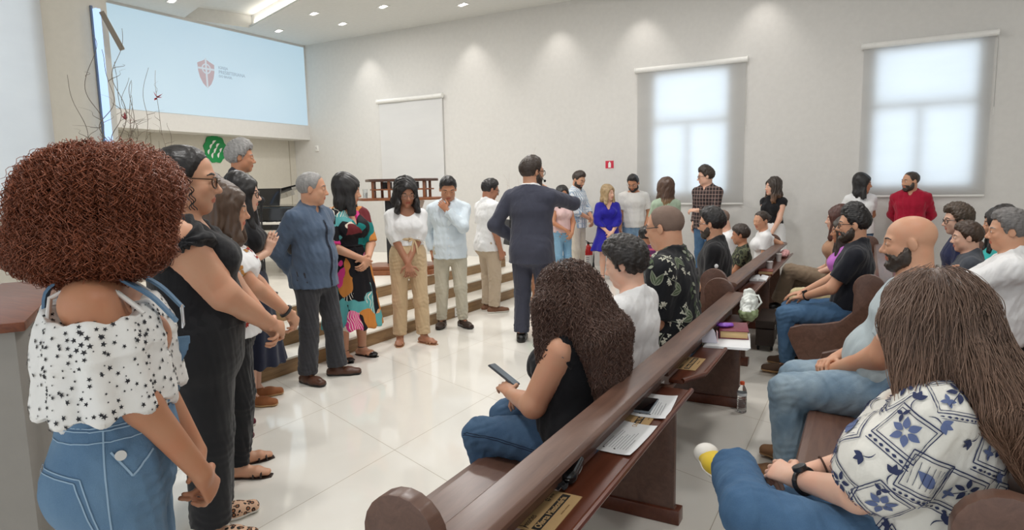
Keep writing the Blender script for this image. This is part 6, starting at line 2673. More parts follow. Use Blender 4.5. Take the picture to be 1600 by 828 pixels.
def p_navy_polo():
    r, f = seated('man with quiff, dark glasses and beard in a navy polo shirt and jeans', -0.08, 5.68, 178, vox=0.006, sk=MED, h=1.73, b=1.08, lean=-2, head=(4, 0), glasses='black',
                  L=((0.10, 0.33, 0.66), (1, -0.8, -0.2), (-0.3, 0.9, -0.25), (0, 0, -1), 0.35), R=((0.13, 0.36, 0.66), (1, -0.8, -0.2), (-0.2, 0.95, -0.2), (0, 0, -1), 0.35))
    trousers(f, f.sp, r, C_JEANS, waist=0.08, t=0.014)
    np_ = fabric('navy_polo_cloth', srgb(28, 30, 38), 0.9, 0.25)
    top_garment(f, f.sp, r, np_, sleeve=0.72, t=0.017, hem=-0.008, neck='collar', vox=0.006, sl_t=0.022)
    hair_short(f, dict(ht=0.006, htop=0.034, front=0.30, side=-0.02, hn=0.004), r, HM_BLACK, 0.005)
    beard(f, r, HM_DARK, 0.014)
    wrist_band(f, r, -1, M_BLACK, 'wristwatch', face=A3(-0.3, -0.2, 1), w=0.006, up_=0.02)
    shoes(f, f.sp, r, 'loafer', plain('brown_suede', srgb(92, 70, 54), 0.8), S_TAN)


def p_girl():
    r, f = seated('girl with long dark hair and a purple top beyond the man in navy', -0.14, 6.5, 186, vox=0.0075, sk=TAN, sex='f', h=1.50, hs=1.08, lean=2, head=(2, 2), arms='lap')
    skirt_m = fabric('floral_lap', srgb(214, 196, 120))
    trousers(f, f.sp, r, fabric('patterned_leggings', srgb(206, 192, 150)), t=0.014)
    top_garment(f, f.sp, r, fabric('orchid_cloth', srgb(190, 110, 196)), sleeve=0.6, hem=-0.008, vox=0.0075)
    hair_long(f, f.sp, r, HM_DARK, 0.007, 0.36, 1.0, 0.004)
    shoes(f, f.sp, r, 'sneaker', M_WHITE, S_WHITE)


def p_redhair():
    r, f = seated('woman with reddish-brown hair and khaki trousers, legs crossed, far end of second row', -0.24, 7.5, 184, vox=0.008, sk=LIGHT, sex='f', h=1.60, head=(0, 0), arms='lap', RL=(0.13, 0.46, 0.50, 0.13, 0.44, 0.09, 0.1, 1), LL=(0.06, 0.50, 0.62, -0.06, 0.62, 0.26, 0, 1, -0.3), hairc=(0.06, 0.02, 0.012))
    trousers(f, f.sp, r, fabric('khaki_cloth', srgb(140, 122, 102)), t=0.02, wide=0.02)
    top_garment(f, f.sp, r, fabric('tan_cloth', srgb(176, 136, 108)), sleeve=0.7, hem=-0.008, vox=0.008)
    hair_long(f, f.sp, r, hairmat('hair_russet', srgb(74, 38, 28)), 0.008, 0.24)
    wrist_band(f, r, -1, M_BLACK, 'wristwatch', w=0.008)
    shoes(f, f.sp, r, 'loafer', L_BLACK)


# ---- seated, third row
def p_white_polo():
    r, f = seated('grey-haired man in a white polo shirt with folded arms, at the right edge', 0.80, 5.1, 172, vox=0.006, sk=MED, h=1.735, b=1.28, lean=-2, head=(8, 2), belly=0.6, hs=1.05,
                  L=((-0.10, 0.30, 0.93), (1, 0.3, -0.6), (-1, 0.1, -0.1), (0, -1, 0), 0.7), R=((-0.06, 0.33, 0.87), (1, 0.3, -0.6), (-1, 0.1, 0.0), (0, -1, 0), 0.7), hairc=(0.2, 0.19, 0.18))
    trousers(f, f.sp, r, C_BLACK2, waist=0.07, t=0.016)
    top_garment(f, f.sp, r, C_WHITE, sleeve=0.85, t=0.022, hem=-0.01, neck='collar', vox=0.006, sl_t=0.028, amp=0.006)
    hair_short(f, dict(ht=0.016, htop=0.01, front=0.33, hn=0.004), r, hairmat('hair_salt_pepper', (0.16, 0.15, 0.145), rough=0.5), 0.005)
    wrist_band(f, r, 1, M_METAL, 'wristwatch', face=A3(-0.4, 0.4, 0.8), w=0.006)
    shoes(f, f.sp, r, 'loafer', L_BLACK)


def p_boy_grey():
    r, f = seated('boy with short brown hair in a dark grey shirt in the third row', 0.70, 5.95, 178, vox=0.007, sk=LIGHT, h=1.50, hs=1.08, b=1.08, lean=0, head=(2, 2), arms='clasp', L=((0.0, 0.30, 0.76), (1, -0.5, -0.8), (-0.8, 0.5, 0), (0, -0.5, -0.8), 0.7), R=((0.0, 0.30, 0.74), (1, -0.5, -0.8), (-0.8, 0.5, 0), (0, -0.5, -0.8), 0.7))
    trousers(f, f.sp, r, C_JEANS2)
    top_garment(f, f.sp, r, fabric('dark_grey_cloth', srgb(74, 78, 86)), sleeve=0.7, hem=-0.01, neck='collar', vox=0.007, t=0.018)
    hair_short(f, dict(ht=0.012, htop=0.012, front=0.29, hn=0.004), r, hairmat('hair_mid_brown', (0.06, 0.035, 0.022)), 0.006)
    shoes(f, f.sp, r, 'sneaker', M_WHITE, S_WHITE)


def p_navy_glasses():
    r, f = seated('person with brown hair and round glasses in navy behind the boy in grey', 0.75, 7.05, 182, vox=0.0075, sk=LIGHT, h=1.66, head=(8, 4), glasses='black', arms='lap')
    trousers(f, f.sp, r, C_BLACK2)
    top_garment(f, f.sp, r, fabric('navy_blue_cloth', srgb(34, 40, 74)), sleeve=0.8, hem=-0.01, vox=0.0075)
    hair_short(f, dict(ht=0.026, htop=0.015, front=0.30, side=-0.1, nape=-0.36, hn=0.006), r, hairmat('hair_light_brown', (0.08, 0.055, 0.038)), 0.006)
    shoes(f, f.sp, r, 'loafer', L_BLACK)


def p_teal():
    r, f = seated('woman with dark hair and a teal top, half hidden by the man in white', 0.99, 6.6, 176, vox=0.0075, sk=MED, sex='f', h=1.64, b=1.1, head=(2, 2), arms='lap')
    trousers(f, f.sp, r, C_JEANS2)
    top_garment(f, f.sp, r, fabric('teal_cloth', srgb(58, 176, 172)), sleeve=0.7, hem=-0.01, vox=0.0075)
    hair_long(f, f.sp, r, hairmat('hair_dark_wave', (0.016, 0.012, 0.011)), 0.007, 0.26, 1.15, 0.006)
    shoes(f, f.sp, r, 'sandal', L_BLACK)


PEOPLE = [p_auburn, p_black_top, p_floral, p_hidden, p_clap, p_grey, p_blue, p_dress, p_beige, p_ltblue, p_polo, p_green_dress, p_suit, p_pink, p_striped, p_royal, p_grey_tee,
          p_ombre, p_plaid, p_black_white, p_white_tee, p_red, p_ringlets, p_white_back, p_leafshirt, p_purple_kid, p_black_shirt, p_camo, p_bowed, p_bun,
          p_blouse, p_bald, p_navy_polo, p_girl, p_redhair, p_white_polo, p_boy_grey, p_navy_glasses, p_teal]
for fn_ in PEOPLE:
    fn_()

# ------------------------------------------------------------------ things on the pews and floor
M_KRAFT = plain('kraft_paper', srgb(194, 160, 112), 0.85)
M_PAPER = plain('office_paper', srgb(236, 237, 238), 0.8)
M_INK = plain('black_ink', (0.015, 0.013, 0.012), 0.7)
M_GREYINK = plain('grey_ink', srgb(150, 152, 156), 0.8)
SHELF = 0.6725


def rotz(a):
    return Matrix.Rotation(a, 4, 'Z')


def logo_shield(r, x, y, k, z, mat, hole, name='logo'):
    out = [(-0.9, 0.5), (-0.4, 0.66), (0, 0.95), (0.4, 0.66), (0.9, 0.5), (0.85, -0.1), (0.55, -0.7), (0, -1.1), (-0.55, -0.7), (-0.85, -0.1)]
    m = MB()
    m.prism([(x + a * k, y + b * k) for a, b in out], z, z + 0.0004, 'Z')
    o = m.build(name, mat, r, smooth=False)
    m = MB()
    m.box((x, y, z + 0.0006), (0.2 * k, 2.1 * k, 0.0004))
    m.box((x, y + 0.1 * k, z + 0.0006), (1.7 * k, 0.2 * k, 0.0004))
    m.build('cross', hole, o, smooth=False)


def envelope(label, x, y, rz, w_=0.235, h_=0.108):
    """kraft offering card; its text runs along the pew"""
    r = root('offering_envelope', label, 'envelope', (x, y, SHELF), rz, 'kraft offering envelopes')
    m = MB()
    m.box((0, 0, 0.0015), (w_, h_, 0.003), 0.0006)
    m.build('card', M_KRAFT, r)
    z = 0.0031
    m = MB()
    m.box((0.0, -0.008, z), (w_ * 0.92, 0.026, 0.0006))
    m.build('title_bar', M_INK, r, smooth=False)
    T = Matrix.Translation
    text_obj('lettering', 'Oferta Missionária', 0.0255, T((-w_ * 0.42, -0.0155, z + 0.0005)), M_KRAFT, r, 0.0006)
    text_obj('lettering', 'MISSÕES', 0.018, T((-w_ * 0.46, 0.019, z)), M_INK, r)
    text_obj('lettering', 'missões nacionais', 0.0085, T((-w_ * 0.02, -0.04, z)), plain('brown_ink', srgb(150, 118, 78), 0.8), r)
    m = MB()
    m.tube([(-w_ * 0.47, 0.012, z), (-w_ * 0.455, 0.03, z), (-w_ * 0.465, 0.042, z), (-w_ * 0.45, 0.045, z)], 0.001, 5)
    m.build('swirl', M_INK, r)
    logo_shield(r, w_ * 0.24, 0.03, 0.0095, z, M_INK, M_KRAFT)
    text_obj('lettering', 'Igreja', 0.012, T((w_ * 0.30, 0.027, z)), M_INK, r)


envelope('kraft offering envelope lying nearest the rounded pew end', -0.755, 1.55, PI / 2 + 0.02)
envelope('kraft offering envelope alone in the chamfered end of the second shelf', -0.757, 3.215, PI / 2)
envelope('kraft offering envelope partly hidden under the two white sheets', -0.752, 2.36, PI / 2 + 0.05)


def sheet(label, x, y, rz, w_, h_, seed, z=SHELF + 0.0034, curl=0.006):
    r = root('paper_sheet', label, 'paper', (x, y, z), rz, 'printed white sheets')
    m = MB()
    rg = random.Random(seed)
    nx, ny = 10, 10
    g = []
    for j in range(ny + 1):
        row = []
        for i in range(nx + 1):
            u, v = i / nx - 0.5, j / ny - 0.5
            row.append(m.bm.verts.new((u * w_, v * h_, 0.0005 + curl * max(0, abs(u) + abs(v) - 0.62) ** 2 * 6)))
        g.append(row)
    for j in range(ny):
        for i in range(nx):
            m.bm.faces.new((g[j][i], g[j][i + 1], g[j + 1][i + 1], g[j + 1][i]))
    m.build('page', M_PAPER, r)
    m = MB()
    for k in range(9):
        yy = h_ * (0.27 - 0.07 * k)
        ww = w_ * rg.uniform(0.3, 0.62)
        m.box((-w_ * 0.36 + ww / 2, yy, 0.0009), (ww, 0.0022, 0.0003))
    m.build('printed_lines', M_GREYINK, r, smooth=False)
    logo_shield(r, -w_ * 0.36, h_ * 0.40, 0.006, 0.0009, M_INK, M_PAPER)
    text_obj('lettering', 'Igreja', 0.0095, Matrix.Translation((-w_ * 0.31, h_ * 0.385, 0.0009)), M_INK, r)
    m = MB()
    for k in range(2):
        m.cyl((-w_ * 0.38, h_ * (0.24 - 0.27 * k), 0.0008), (-w_ * 0.38, h_ * (0.24 - 0.27 * k), 0.0012), 0.004, n=10)
    m.build('bullets', M_INK, r, smooth=False)


sheet('white printed sheet between the glasses case and the black phone', -0.737, 2.15, PI / 2 - 0.03, 0.30, 0.148, 1)
sheet('white printed sheet lying under the black phone', -0.738, 2.52, PI / 2 + 0.1, 0.29, 0.15, 2, z=SHELF + 0.0044)


def phone():
    r = root('phone', 'black phone in a clear case on the sheet of paper', 'phone', (-0.77, 2.49, SHELF + 0.0075), 0.06)
    m = MB()
    m.box((0, 0, 0.005), (0.082, 0.172, 0.009), 0.0035, seg=3)
    m.build('case', plain('clear_case', srgb(120, 128, 136), 0.15), r)
    m = MB()
    m.box((0, 0, 0.0098), (0.075, 0.164, 0.0012), 0.0005)
    m.build('screen', plain('phone_glass', (0.004, 0.004, 0.005), 0.04), r)


phone()


def glasses_case():
    r = root('glasses_case', 'glossy black spectacle case on the pew shelf', 'case', (-0.785, 1.785, SHELF), PI / 2 + 0.2)
    F = Fld.around([sg(A3(-0.055, 0, 0.026), A3(0.055, 0, 0.026), 0.03, 0.03)], 0.004, 0.01)
    F.add(sg(A3(-0.055, 0, 0.026), A3(0.055, 0, 0.026), 0.026, 0.026, 0.026, 0.026, (0, 1, 0)))
    V, Q = F.mesh()
    mesh_np('shell', V, [Q], plain('case_black', (0.01, 0.01, 0.011), 0.12), r)
    m = MB()
    m.tube([(0.081 * math.cos(a) * (1.0), 0.0265 * math.sin(a) * 1.0, 0.024) for a in np.linspace(0, 2 * PI, 33)], 0.0016, 5)
    m.build('rim', M_METAL, r)
    r = root('cleaning_cloth', 'crumpled dark cloth beside the spectacle case', 'cloth', (-0.80, 1.70, SHELF), 0.3)
    m = MB()
    rg = random.Random(4)
    g = [[m.bm.verts.new(((i / 8 - 0.5) * 0.07, (j / 8 - 0.5) * 0.09, 0.006 + 0.012 * abs(math.sin(i * 1.3 + j * 0.8)) + rg.uniform(0, 0.004))) for i in range(9)] for j in range(9)]
    for j in range(8):
        for i in range(8):
            m.bm.faces.new((g[j][i], g[j][i + 1], g[j + 1][i + 1], g[j + 1][i]))
    o = m.build('cloth', fabric('dark_cloth', (0.03, 0.03, 0.034)), r)
    md = o.modifiers.new('solid', 'SOLIDIFY')
    md.thickness = 0.002


glasses_case()


def binder():
    r = root('paper_stack', 'thick white paper stack under the maroon book', 'papers', (-0.675, 3.76, SHELF), 0.12)
    m = MB()
    for k in range(3):
        m.box((0.004 * k, 0.003 * k, 0.002 + 0.004 * k), (0.235, 0.36, 0.0035), 0.001, rot=Matrix.Rotation(0.02 * k, 3, 'Z'))
    m.build('sheets', M_PAPER, r)
    r = root('book', 'maroon hardback book with cream page edges on white papers', 'book', (-0.665, 3.90, SHELF + 0.013), 0.2)
    m = MB()
    m.box((0, 0, 0.024), (0.150, 0.235, 0.040), 0.003)
    m.build('pages', plain('page_edges', srgb(214, 184, 134), 0.8), r)
    m = MB()
    m.box((0, 0, 0.002), (0.162, 0.245, 0.004), 0.001)
    m.box((0, 0, 0.046), (0.162, 0.245, 0.004), 0.001)
    m.box((-0.080, 0, 0.024), (0.004, 0.245, 0.048), 0.001)
    m.build('cover', plain('maroon_cover', srgb(122, 44, 64), 0.45), r)
    r = root('ribbon_pouch', 'shiny purple pouch lying on the maroon book', 'pouch', (-0.705, 3.86, SHELF + 0.0615), 0.4)
    F = Fld.around([el((0, 0, 0.016), (0.05, 0.04, 0.016))], 0.004, 0.01)
    F.add(el(A3(-0.01, 0, 0.013), A3(0.042, 0.032, 0.013)))
    F.add(el(A3(0.03, 0.01, 0.012), A3(0.022, 0.02, 0.012)), 0.01)
    finish(F, 'pouch', r, plain('violet_foil', srgb(150, 92, 206), 0.25), 0.003, 0.03)
    r = root('tissue_pack', 'white and pink tissue pack standing against the pew rail', 'tissue pack', (-0.76, 3.66, SHELF + 0.012), 0.25)
    m = MB()
    m.prism([(-0.055, 0), (0.05, 0), (0.035, 0.06), (0.0, 0.105), (-0.03, 0.075)], -0.028, 0.028, 'Y', 0.005)
    m.build('packet', plain('tissue_white', srgb(226, 224, 236), 0.5), r)
    m = MB()
    m.box((0.047, 0, 0.035), (0.006, 0.05, 0.06), 0.002)
    m.build('printed_end', plain('tissue_pink', srgb(236, 200, 206), 0.5), r)


binder()


def bag():
    r = root('bag', 'crumpled white and green plastic bag at the end of the front pew shelf', 'bag', (-0.66, 4.42, SHELF))
    pr = [el(A3(0, 0, 0.05), A3(0.055, 0.12, 0.055)), el(A3(0.0, 0.02, 0.11), A3(0.05, 0.08, 0.06)), el(A3(-0.005, 0.05, 0.155), A3(0.036, 0.05, 0.05))]
    F = Fld.around(pr, 0.005, 0.03)
    for p in pr:
        F.add(p, 0.03)
    F.plane((0, 0, 0.001), (0, 0, -1))
    o, V, Q, N = finish(F, 'plastic', r, [plain('bag_white', srgb(232, 236, 230), 0.35), plain('bag_green', srgb(156, 172, 128), 0.4)], 0.010, 0.06, 4,
                        mi=lambda c: ((c[:, 2] < 0.075) & (c[:, 1] < 0.07)).astype(int))
    m = MB()
    m.tube([(0.05, -0.03, 0.08), (0.085, -0.04, 0.13), (0.06, -0.01, 0.17), (0.02, 0.02, 0.16)], 0.007, 6)
    m.build('handle', plain('bag_white', srgb(232, 236, 230), 0.35), r)


bag()


def bottle():
    r = root('water_bottle', 'clear plastic water bottle with an orange cap on the floor', 'bottle', (-0.70, 4.50, 0))
    t = NT('clear_plastic', 0.05)
    t.b.inputs['Transmission Weight'].default_value = 0.93
    t.b.inputs['IOR'].default_value = 1.2
    t.color((0.93, 0.95, 0.96))
    prof = [(0.0, 0.004), (0.024, 0.0), (0.031, 0.006)]
    for k in range(7):
        z = 0.02 + 0.014 * k
        prof += [(0.0325, z), (0.030, z + 0.007)]
    prof += [(0.0325, 0.125), (0.0325, 0.14), (0.027, 0.165), (0.016, 0.188), (0.0135, 0.194), (0.0135, 0.202)]
    m = MB()
    m.lathe(prof, n=28)
    m.build('body', t.m, r)
    m = MB()
    m.lathe([(0.0, 0.198), (0.0155, 0.198), (0.0158, 0.200), (0.0158, 0.216), (0.0145, 0.219), (0.0, 0.219)], n=24)
    m.build('cap', plain('orange_cap', srgb(232, 92, 48), 0.4), r)
    m = MB()
    m.lathe([(0.0333, 0.122), (0.0333, 0.142), (0.0330, 0.142), (0.0330, 0.122)], n=28)
    m.build('label', plain('bottle_label', srgb(216, 220, 224), 0.3), r)


bottle()


def far_pew_things():
    SH = SHELF
    r = root('open_book', 'open white book lying on the far pew shelf', 'book', (-0.85, 6.28, SH), 0.05)
    for sd in (1, -1):
        m = MB()
        m.prism([(0, 0.006), (sd * 0.012, 0.028), (sd * 0.035, 0.024), (sd * 0.072, 0.016), (sd * 0.072, 0.0), (0, 0.0)], -0.14, 0.14, 'Y', 0.002)
        m.build('page_block', M_PAPER, r)
    r = root('hymn_book', 'red-brown closed book behind the open white book', 'book', (-0.85, 6.72, SH), 0.1)
    m = MB()
    m.box((0, 0, 0.016), (0.125, 0.19, 0.026), 0.002)
    m.build('pages', plain('page_edges', srgb(214, 184, 134), 0.8), r)
    m = MB()
    m.box((0, 0, 0.0315), (0.135, 0.2, 0.004), 0.001)
    m.box((0, 0, 0.0015), (0.135, 0.2, 0.003), 0.001)
    m.box((-0.066, 0, 0.016), (0.004, 0.2, 0.03), 0.001)
    m.build('cover', plain('redbrown_cover', srgb(128, 58, 46), 0.5), r)
    for k, (y, s) in enumerate(((6.98, 'nearer of two, by the red-brown book'), (7.75, 'farther of two, by the pink bundle'))):
        r = root('cup', 'white disposable cup on the far pew shelf, ' + s, 'cup', (-0.85, y, SH), 0, 'disposable cups')
        m = MB()
        m.lathe([(0, 0.0), (0.024, 0.0), (0.035, 0.085), (0.0365, 0.087), (0.0355, 0.089), (0.0335, 0.086), (0.023, 0.004), (0, 0.004)], n=24)
        m.build('cup', plain('cup_plastic', srgb(232, 230, 228), 0.4), r)
        m = MB()
        for zz in (0.03, 0.045, 0.06):
            m.lathe([(0.0243 + zz * 0.128, zz), (0.0253 + zz * 0.13, zz + 0.002), (0.0245 + zz * 0.13, zz + 0.004)], n=24)
        m.build('ribs', plain('cup_plastic', srgb(232, 230, 228), 0.4), r)
    r = root('cloth_bundle', 'crumpled pink cloth bundle at the far end of the pew shelf', 'cloth', (-0.84, 8.2, SH))
    pr = [el(A3(0, 0, 0.035), A3(0.05, 0.14, 0.034)), el(A3(0.01, 0.05, 0.05), A3(0.04, 0.07, 0.034))]
    F = Fld.around(pr, 0.005, 0.03)
    for p in pr:
        F.add(p, 0.03)
    F.plane((0, 0, 0.001), (0, 0, -1))
    finish(F, 'cloth', r, fabric('pink_print', srgb(222, 168, 168), 0.9, 0.4, 0.3), 0.010, 0.06, 4)
    # dark case on the floor under the far pew
    r = root('suitcase', 'dark brown instrument case on the floor under the far pew', 'case', (-0.80, 6.55, 0), 0.05)
    m = MB()
    m.box((0, 0, 0.13), (0.16, 0.62, 0.16), 0.012)
    m.build('base', plain('case_leather', srgb(62, 50, 44), 0.6), r)
    m = MB()
    m.box((0, 0, 0.255), (0.165, 0.625, 0.075), 0.012)
    m.build('lid', plain('case_leather', srgb(62, 50, 44), 0.6), r)
    m = MB()
    for y in (-0.2, 0.2):
        m.box((0.083, y, 0.215), (0.008, 0.035, 0.045), 0.002)
    m.build('latch', M_METAL, r)
    m = MB()
    m.tube([(0.085, -0.06, 0.20), (0.105, -0.05, 0.19), (0.108, 0, 0.188), (0.105, 0.05, 0.19), (0.085, 0.06, 0.20)], 0.007, 6)
    m.build('handle', M_BLACK, r)
    m = MB()
    for y in (-0.25, 0.25):
        for x in (-0.06, 0.06):
            m.cyl((x, y, 0), (x, y, 0.055), 0.012, n=10)
    m.build('feet', M_BLACK, r)


far_pew_things()


# ------------------------------------------------------------------ things on the stage and walls
def piano():
    r = root('grand_piano', 'black grand piano with raised lid on the stage', 'piano', (-7.6, 6.35, 0.435), math.radians(20))
    blk = plain('piano_lacquer', (0.008, 0.008, 0.009), 0.08)
    out = [(-0.75, -0.62), (0.75, -0.62), (0.75, 0.1), (0.68, 0.3), (0.45, 0.5), (0.2, 0.62), (0.05, 0.9), (-0.1, 1.2), (-0.35, 1.35), (-0.6, 1.28), (-0.75, 1.05)]
    m = MB()
    m.prism(out, 0.62, 0.92, 'Z', 0.012)
    m.build('case', blk, r)
    m = MB()
    m.prism([(x * 0.99, y * 0.99) for x, y in out[2:]] + [(-0.74, 0.05)], 0.0, 0.025, 'Z', 0.006)
    o = m.build('lid', blk, r)
    o.matrix_local = Matrix.Translation((-0.75, 0, 0.94)) @ Matrix.Rotation(math.radians(-12), 4, 'Y') @ Matrix.Translation((0.75, 0, 0))
    m = MB()
    m.cyl((0.6, 0.2, 0.92), (0.55, 0.2, 1.18), 0.014, n=10)
    m.build('lid_prop', blk, r)
    m = MB()
    m.box((0, -0.5, 1.06), (1.1, 0.03, 0.24), 0.006, rot=Matrix.Rotation(-0.3, 3, 'X'))
    m.build('music_desk', blk, r)
    m = MB()
    m.box((0, -0.69, 0.72), (1.34, 0.15, 0.03), 0.004)
    kb = m.build('keyboard', plain('piano_keys', srgb(236, 232, 222), 0.3), r)
    m = MB()
    for i in range(36):
        if i % 7 not in (2, 6):
            m.box((-0.62 + i * 0.0345, -0.665, 0.742), (0.014, 0.095, 0.014), 0.002)
    m.build('black_keys', blk, kb)
    for x, y in ((-0.62, -0.5), (0.62, -0.5), (-0.35, 1.1)):
        m = MB()
        m.cyl((x, y, 0.06), (x, y, 0.62), 0.045, 0.07, n=14)
        m.cyl((x, y, 0.0), (x, y, 0.06), 0.03, n=14)
        m.build('leg', blk, r)


piano()


def mic_stand():
    r = root('microphone_stand', 'black microphone on a slim stand beside the clapping woman', 'microphone', (-5.84, 4.85, 0.435), 0.4)
    m = MB()
    m.lathe([(0, 0.0), (0.12, 0.0), (0.12, 0.014), (0.03, 0.03), (0.012, 0.04), (0, 0.04)], n=28)
    m.build('base', M_BLACK, r)
    m = MB()
    m.cyl((0, 0, 0.03), (0, 0, 0.92), 0.009, n=12)
    m.cyl((0, 0, 0.45), (0, 0, 0.52), 0.015, n=12)
    m.build('pole', M_BLACK, r)
    m = MB()
    m.cyl((0, 0, 0.92), (0.02, -0.02, 0.98), 0.014, n=12)
    m.build('clip', M_BLACK, r)
    m = MB()
    m.cyl((0.0, 0.0, 0.9), (0.03, -0.04, 1.02), 0.014, 0.02, n=14)
    m.sph((0.035, -0.047, 1.045), 0.042, 18, 12)
    m.build('microphone', plain('mic_foam', (0.014, 0.015, 0.018), 0.8), r)


mic_stand()


def music_stand():
    r = root('music_stand', 'thin wire music stand beyond the man in the slate-blue shirt', 'music stand', (-6.73, 6.6, 0.435), -0.6)
    m = MB()
    m.cyl((0, 0, 0.1), (0, 0, 0.8), 0.008, n=10)
    m.build('pole', M_METAL, r)
    for a in (0, 2.1, 4.2):
        m = MB()
        m.cyl((0, 0, 0.2), (0.25 * math.cos(a), 0.25 * math.sin(a), 0.006), 0.006, n=8)
        m.build('leg', M_METAL, r)
    m = MB()
    for k in range(4):
        z = 0.78 + k * 0.045
        m.tube([(-0.22 + 0.03 * k, -0.02 + 0.02 * k, z), (0.22 - 0.03 * k, -0.02 + 0.02 * k, z)], 0.004, 5)
    for x in (-0.2, -0.07, 0.07, 0.2):
        m.tube([(x, -0.02, 0.78), (x * 0.6, 0.04, 0.915)], 0.004, 5)
    m.build('desk', M_METAL, r)


music_stand()


def guitar():
    r = root('guitar', 'orange-brown acoustic guitar leaning on a stand behind the colourful dress', 'guitar', (-6.55, 6.75, 0.435), math.radians(-35))
    g = wood('guitar_top', srgb(196, 118, 48), srgb(222, 152, 74), (2, 30, 2), 0.25, 0.5)
    tilt = Matrix.Rotation(math.radians(-14), 4, 'X')
    body = []
    for i in range(40):
        a = 2 * PI * i / 40
        w_ = 0.185 + 0.02 * math.cos(2 * a) - 0.035 * math.exp(-((math.sin(a) - 0.25) / 0.22) ** 2)
        body.append((w_ * math.cos(a) * (1.0 if math.sin(a) < 0.2 else 0.8), 0.33 + 0.25 * math.sin(a)))
    m = MB()
    m.prism(body, -0.05, 0.05, 'Y', 0.006)
    o = m.build('body', g, r)
    o.matrix_local = tilt
    m = MB()
    m.cyl((0, -0.0505, 0.42), (0, -0.0515, 0.42), 0.05, n=24)
    m.box((0, -0.053, 0.2), (0.12, 0.008, 0.02), 0.002)
    m.build('soundhole', M_BLACK, o)
    m = MB()
    m.box((0, -0.045, 0.78), (0.05, 0.025, 0.42), 0.004)
    m.box((0, -0.04, 1.05), (0.07, 0.018, 0.14), 0.004)
    o2 = m.build('neck', L_BROWN, r)
    o2.matrix_local = tilt
    m = MB()
    for a in (0.4, 2.7, 4.7):
        m.cyl((0, 0.12, 0.3), (0.2 * math.cos(a), 0.12 + 0.2 * math.sin(a), 0.005), 0.008, n=8)
    m.tube([(-0.1, -0.07, 0.09), (-0.1, 0.05, 0.07), (0, 0.12, 0.12), (0.1, 0.05, 0.07), (0.1, -0.07, 0.09)], 0.008, 6)
    m.build('stand', M_BLACK, r)


guitar()


def pulpit():
    r = root('pulpit', 'open wooden pulpit with shelves behind the woman in white puff sleeves', 'pulpit', (-5.55, 6.95, 0.435), math.radians(28))
    wd = wood('pulpit_wood', srgb(118, 66, 36), srgb(168, 104, 62), (2, 12, 2), 0.35, 0.3)
    dk = wood('pulpit_dark', srgb(62, 38, 28), srgb(98, 62, 44), (2, 12, 2), 0.35, 0.3)

    def hexa(w_, d, z0, z1, mat, name, bev=0.006):
        m = MB()
        m.prism([(-w_, 0.1 * d), (-w_ * 0.72, -d), (w_ * 0.72, -d), (w_, 0.1 * d), (w_ * 0.8, d * 0.7), (-w_ * 0.8, d * 0.7)], z0, z1, 'Z', bev)
        return m.build(name, mat, r)
    hexa(0.50, 0.30, 1.235, 1.27, dk, 'top_board')
    hexa(0.44, 0.27, 1.12, 1.14, wd, 'shelf')
    hexa(0.62, 0.34, 0.985, 1.02, wd, 'lower_board')
    for x, y in ((-0.34, -0.22), (-0.12, -0.24), (0.12, -0.24), (0.34, -0.22), (-0.38, 0.05), (0.38, 0.05), (-0.3, 0.16), (0.3, 0.16)):
        m = MB()
        m.box((x, y, 1.13), (0.035, 0.035, 0.22), 0.004)
        m.build('post', wd, r)
    m = MB()
    m.box((0.0, 0.1, 0.55), (0.5, 0.10, 0.88), 0.008)
    m.build('pedestal', M_BLACK, r)
    m = MB()
    m.box((0.14, -0.05, 0.58), (0.06, 0.05, 0.85), 0.006, rot=Matrix.Rotation(0.35, 3, 'Y'))
    m.build('brace', plain('pale_brace', srgb(206, 196, 184), 0.5), r)
    hexa(0.52, 0.32, 0.06, 0.11, wd, 'base')
    hexa(0.58, 0.36, 0.0, 0.06, wd, 'plinth')
    for k, (x, w_, c) in enumerate(((-0.22, 0.05, (40, 30, 30)), (-0.16, 0.05, (120, 58, 40)), (-0.06, 0.06, (36, 40, 54)), (0.04, 0.05, (150, 80, 50)), (0.2, 0.06, (58, 36, 34)))):
        b = root('book', ('thick black book', 'red-brown book', 'slate-grey book', 'orange-brown book', 'dark maroon book')[k] + ' standing between the pulpit boards', 'book', r.matrix_basis @ Vector((x + 0.015, -0.07, 1.1405)), math.radians(28), 'books in the pulpit')
        m = MB()
        m.box((0, 0.0, 0.043), (w_ * 0.8, 0.115, 0.084), 0.001)
        m.build('pages', plain('page_edges', srgb(214, 184, 134), 0.8), b)
        m = MB()
        for sx in (-1, 1):
            m.box((sx * w_ * 0.43, 0, 0.0445), (0.003, 0.12, 0.089), 0.001)
        m.box((0, -0.06, 0.0445), (w_ * 0.88, 0.004, 0.089), 0.001)
        m.build('cover', plain('book_cover_%d' % k, srgb(*c), 0.5), b)
    g = root('water_glass', 'clear drinking glass on the pulpit ledge by the black-haired woman', 'glass', r.matrix_basis @ Vector((-0.48, -0.08, 1.0205)))
    m = MB()
    m.lathe([(0, 0.0), (0.028, 0.0), (0.034, 0.12), (0.032, 0.12), (0.026, 0.006), (0, 0.006)], n=24)
    t = NT('drinking_glass', 0.02)
    t.b.inputs['Transmission Weight'].default_value = 0.95
    t.color((0.95, 0.97, 0.98))
    m.build('glass', t.m, g)
    m = MB()
    m.lathe([(0, 0.007), (0.0255, 0.007), (0.029, 0.07), (0, 0.07)], n=24)
    m.build('water', t.m, g)


pulpit()


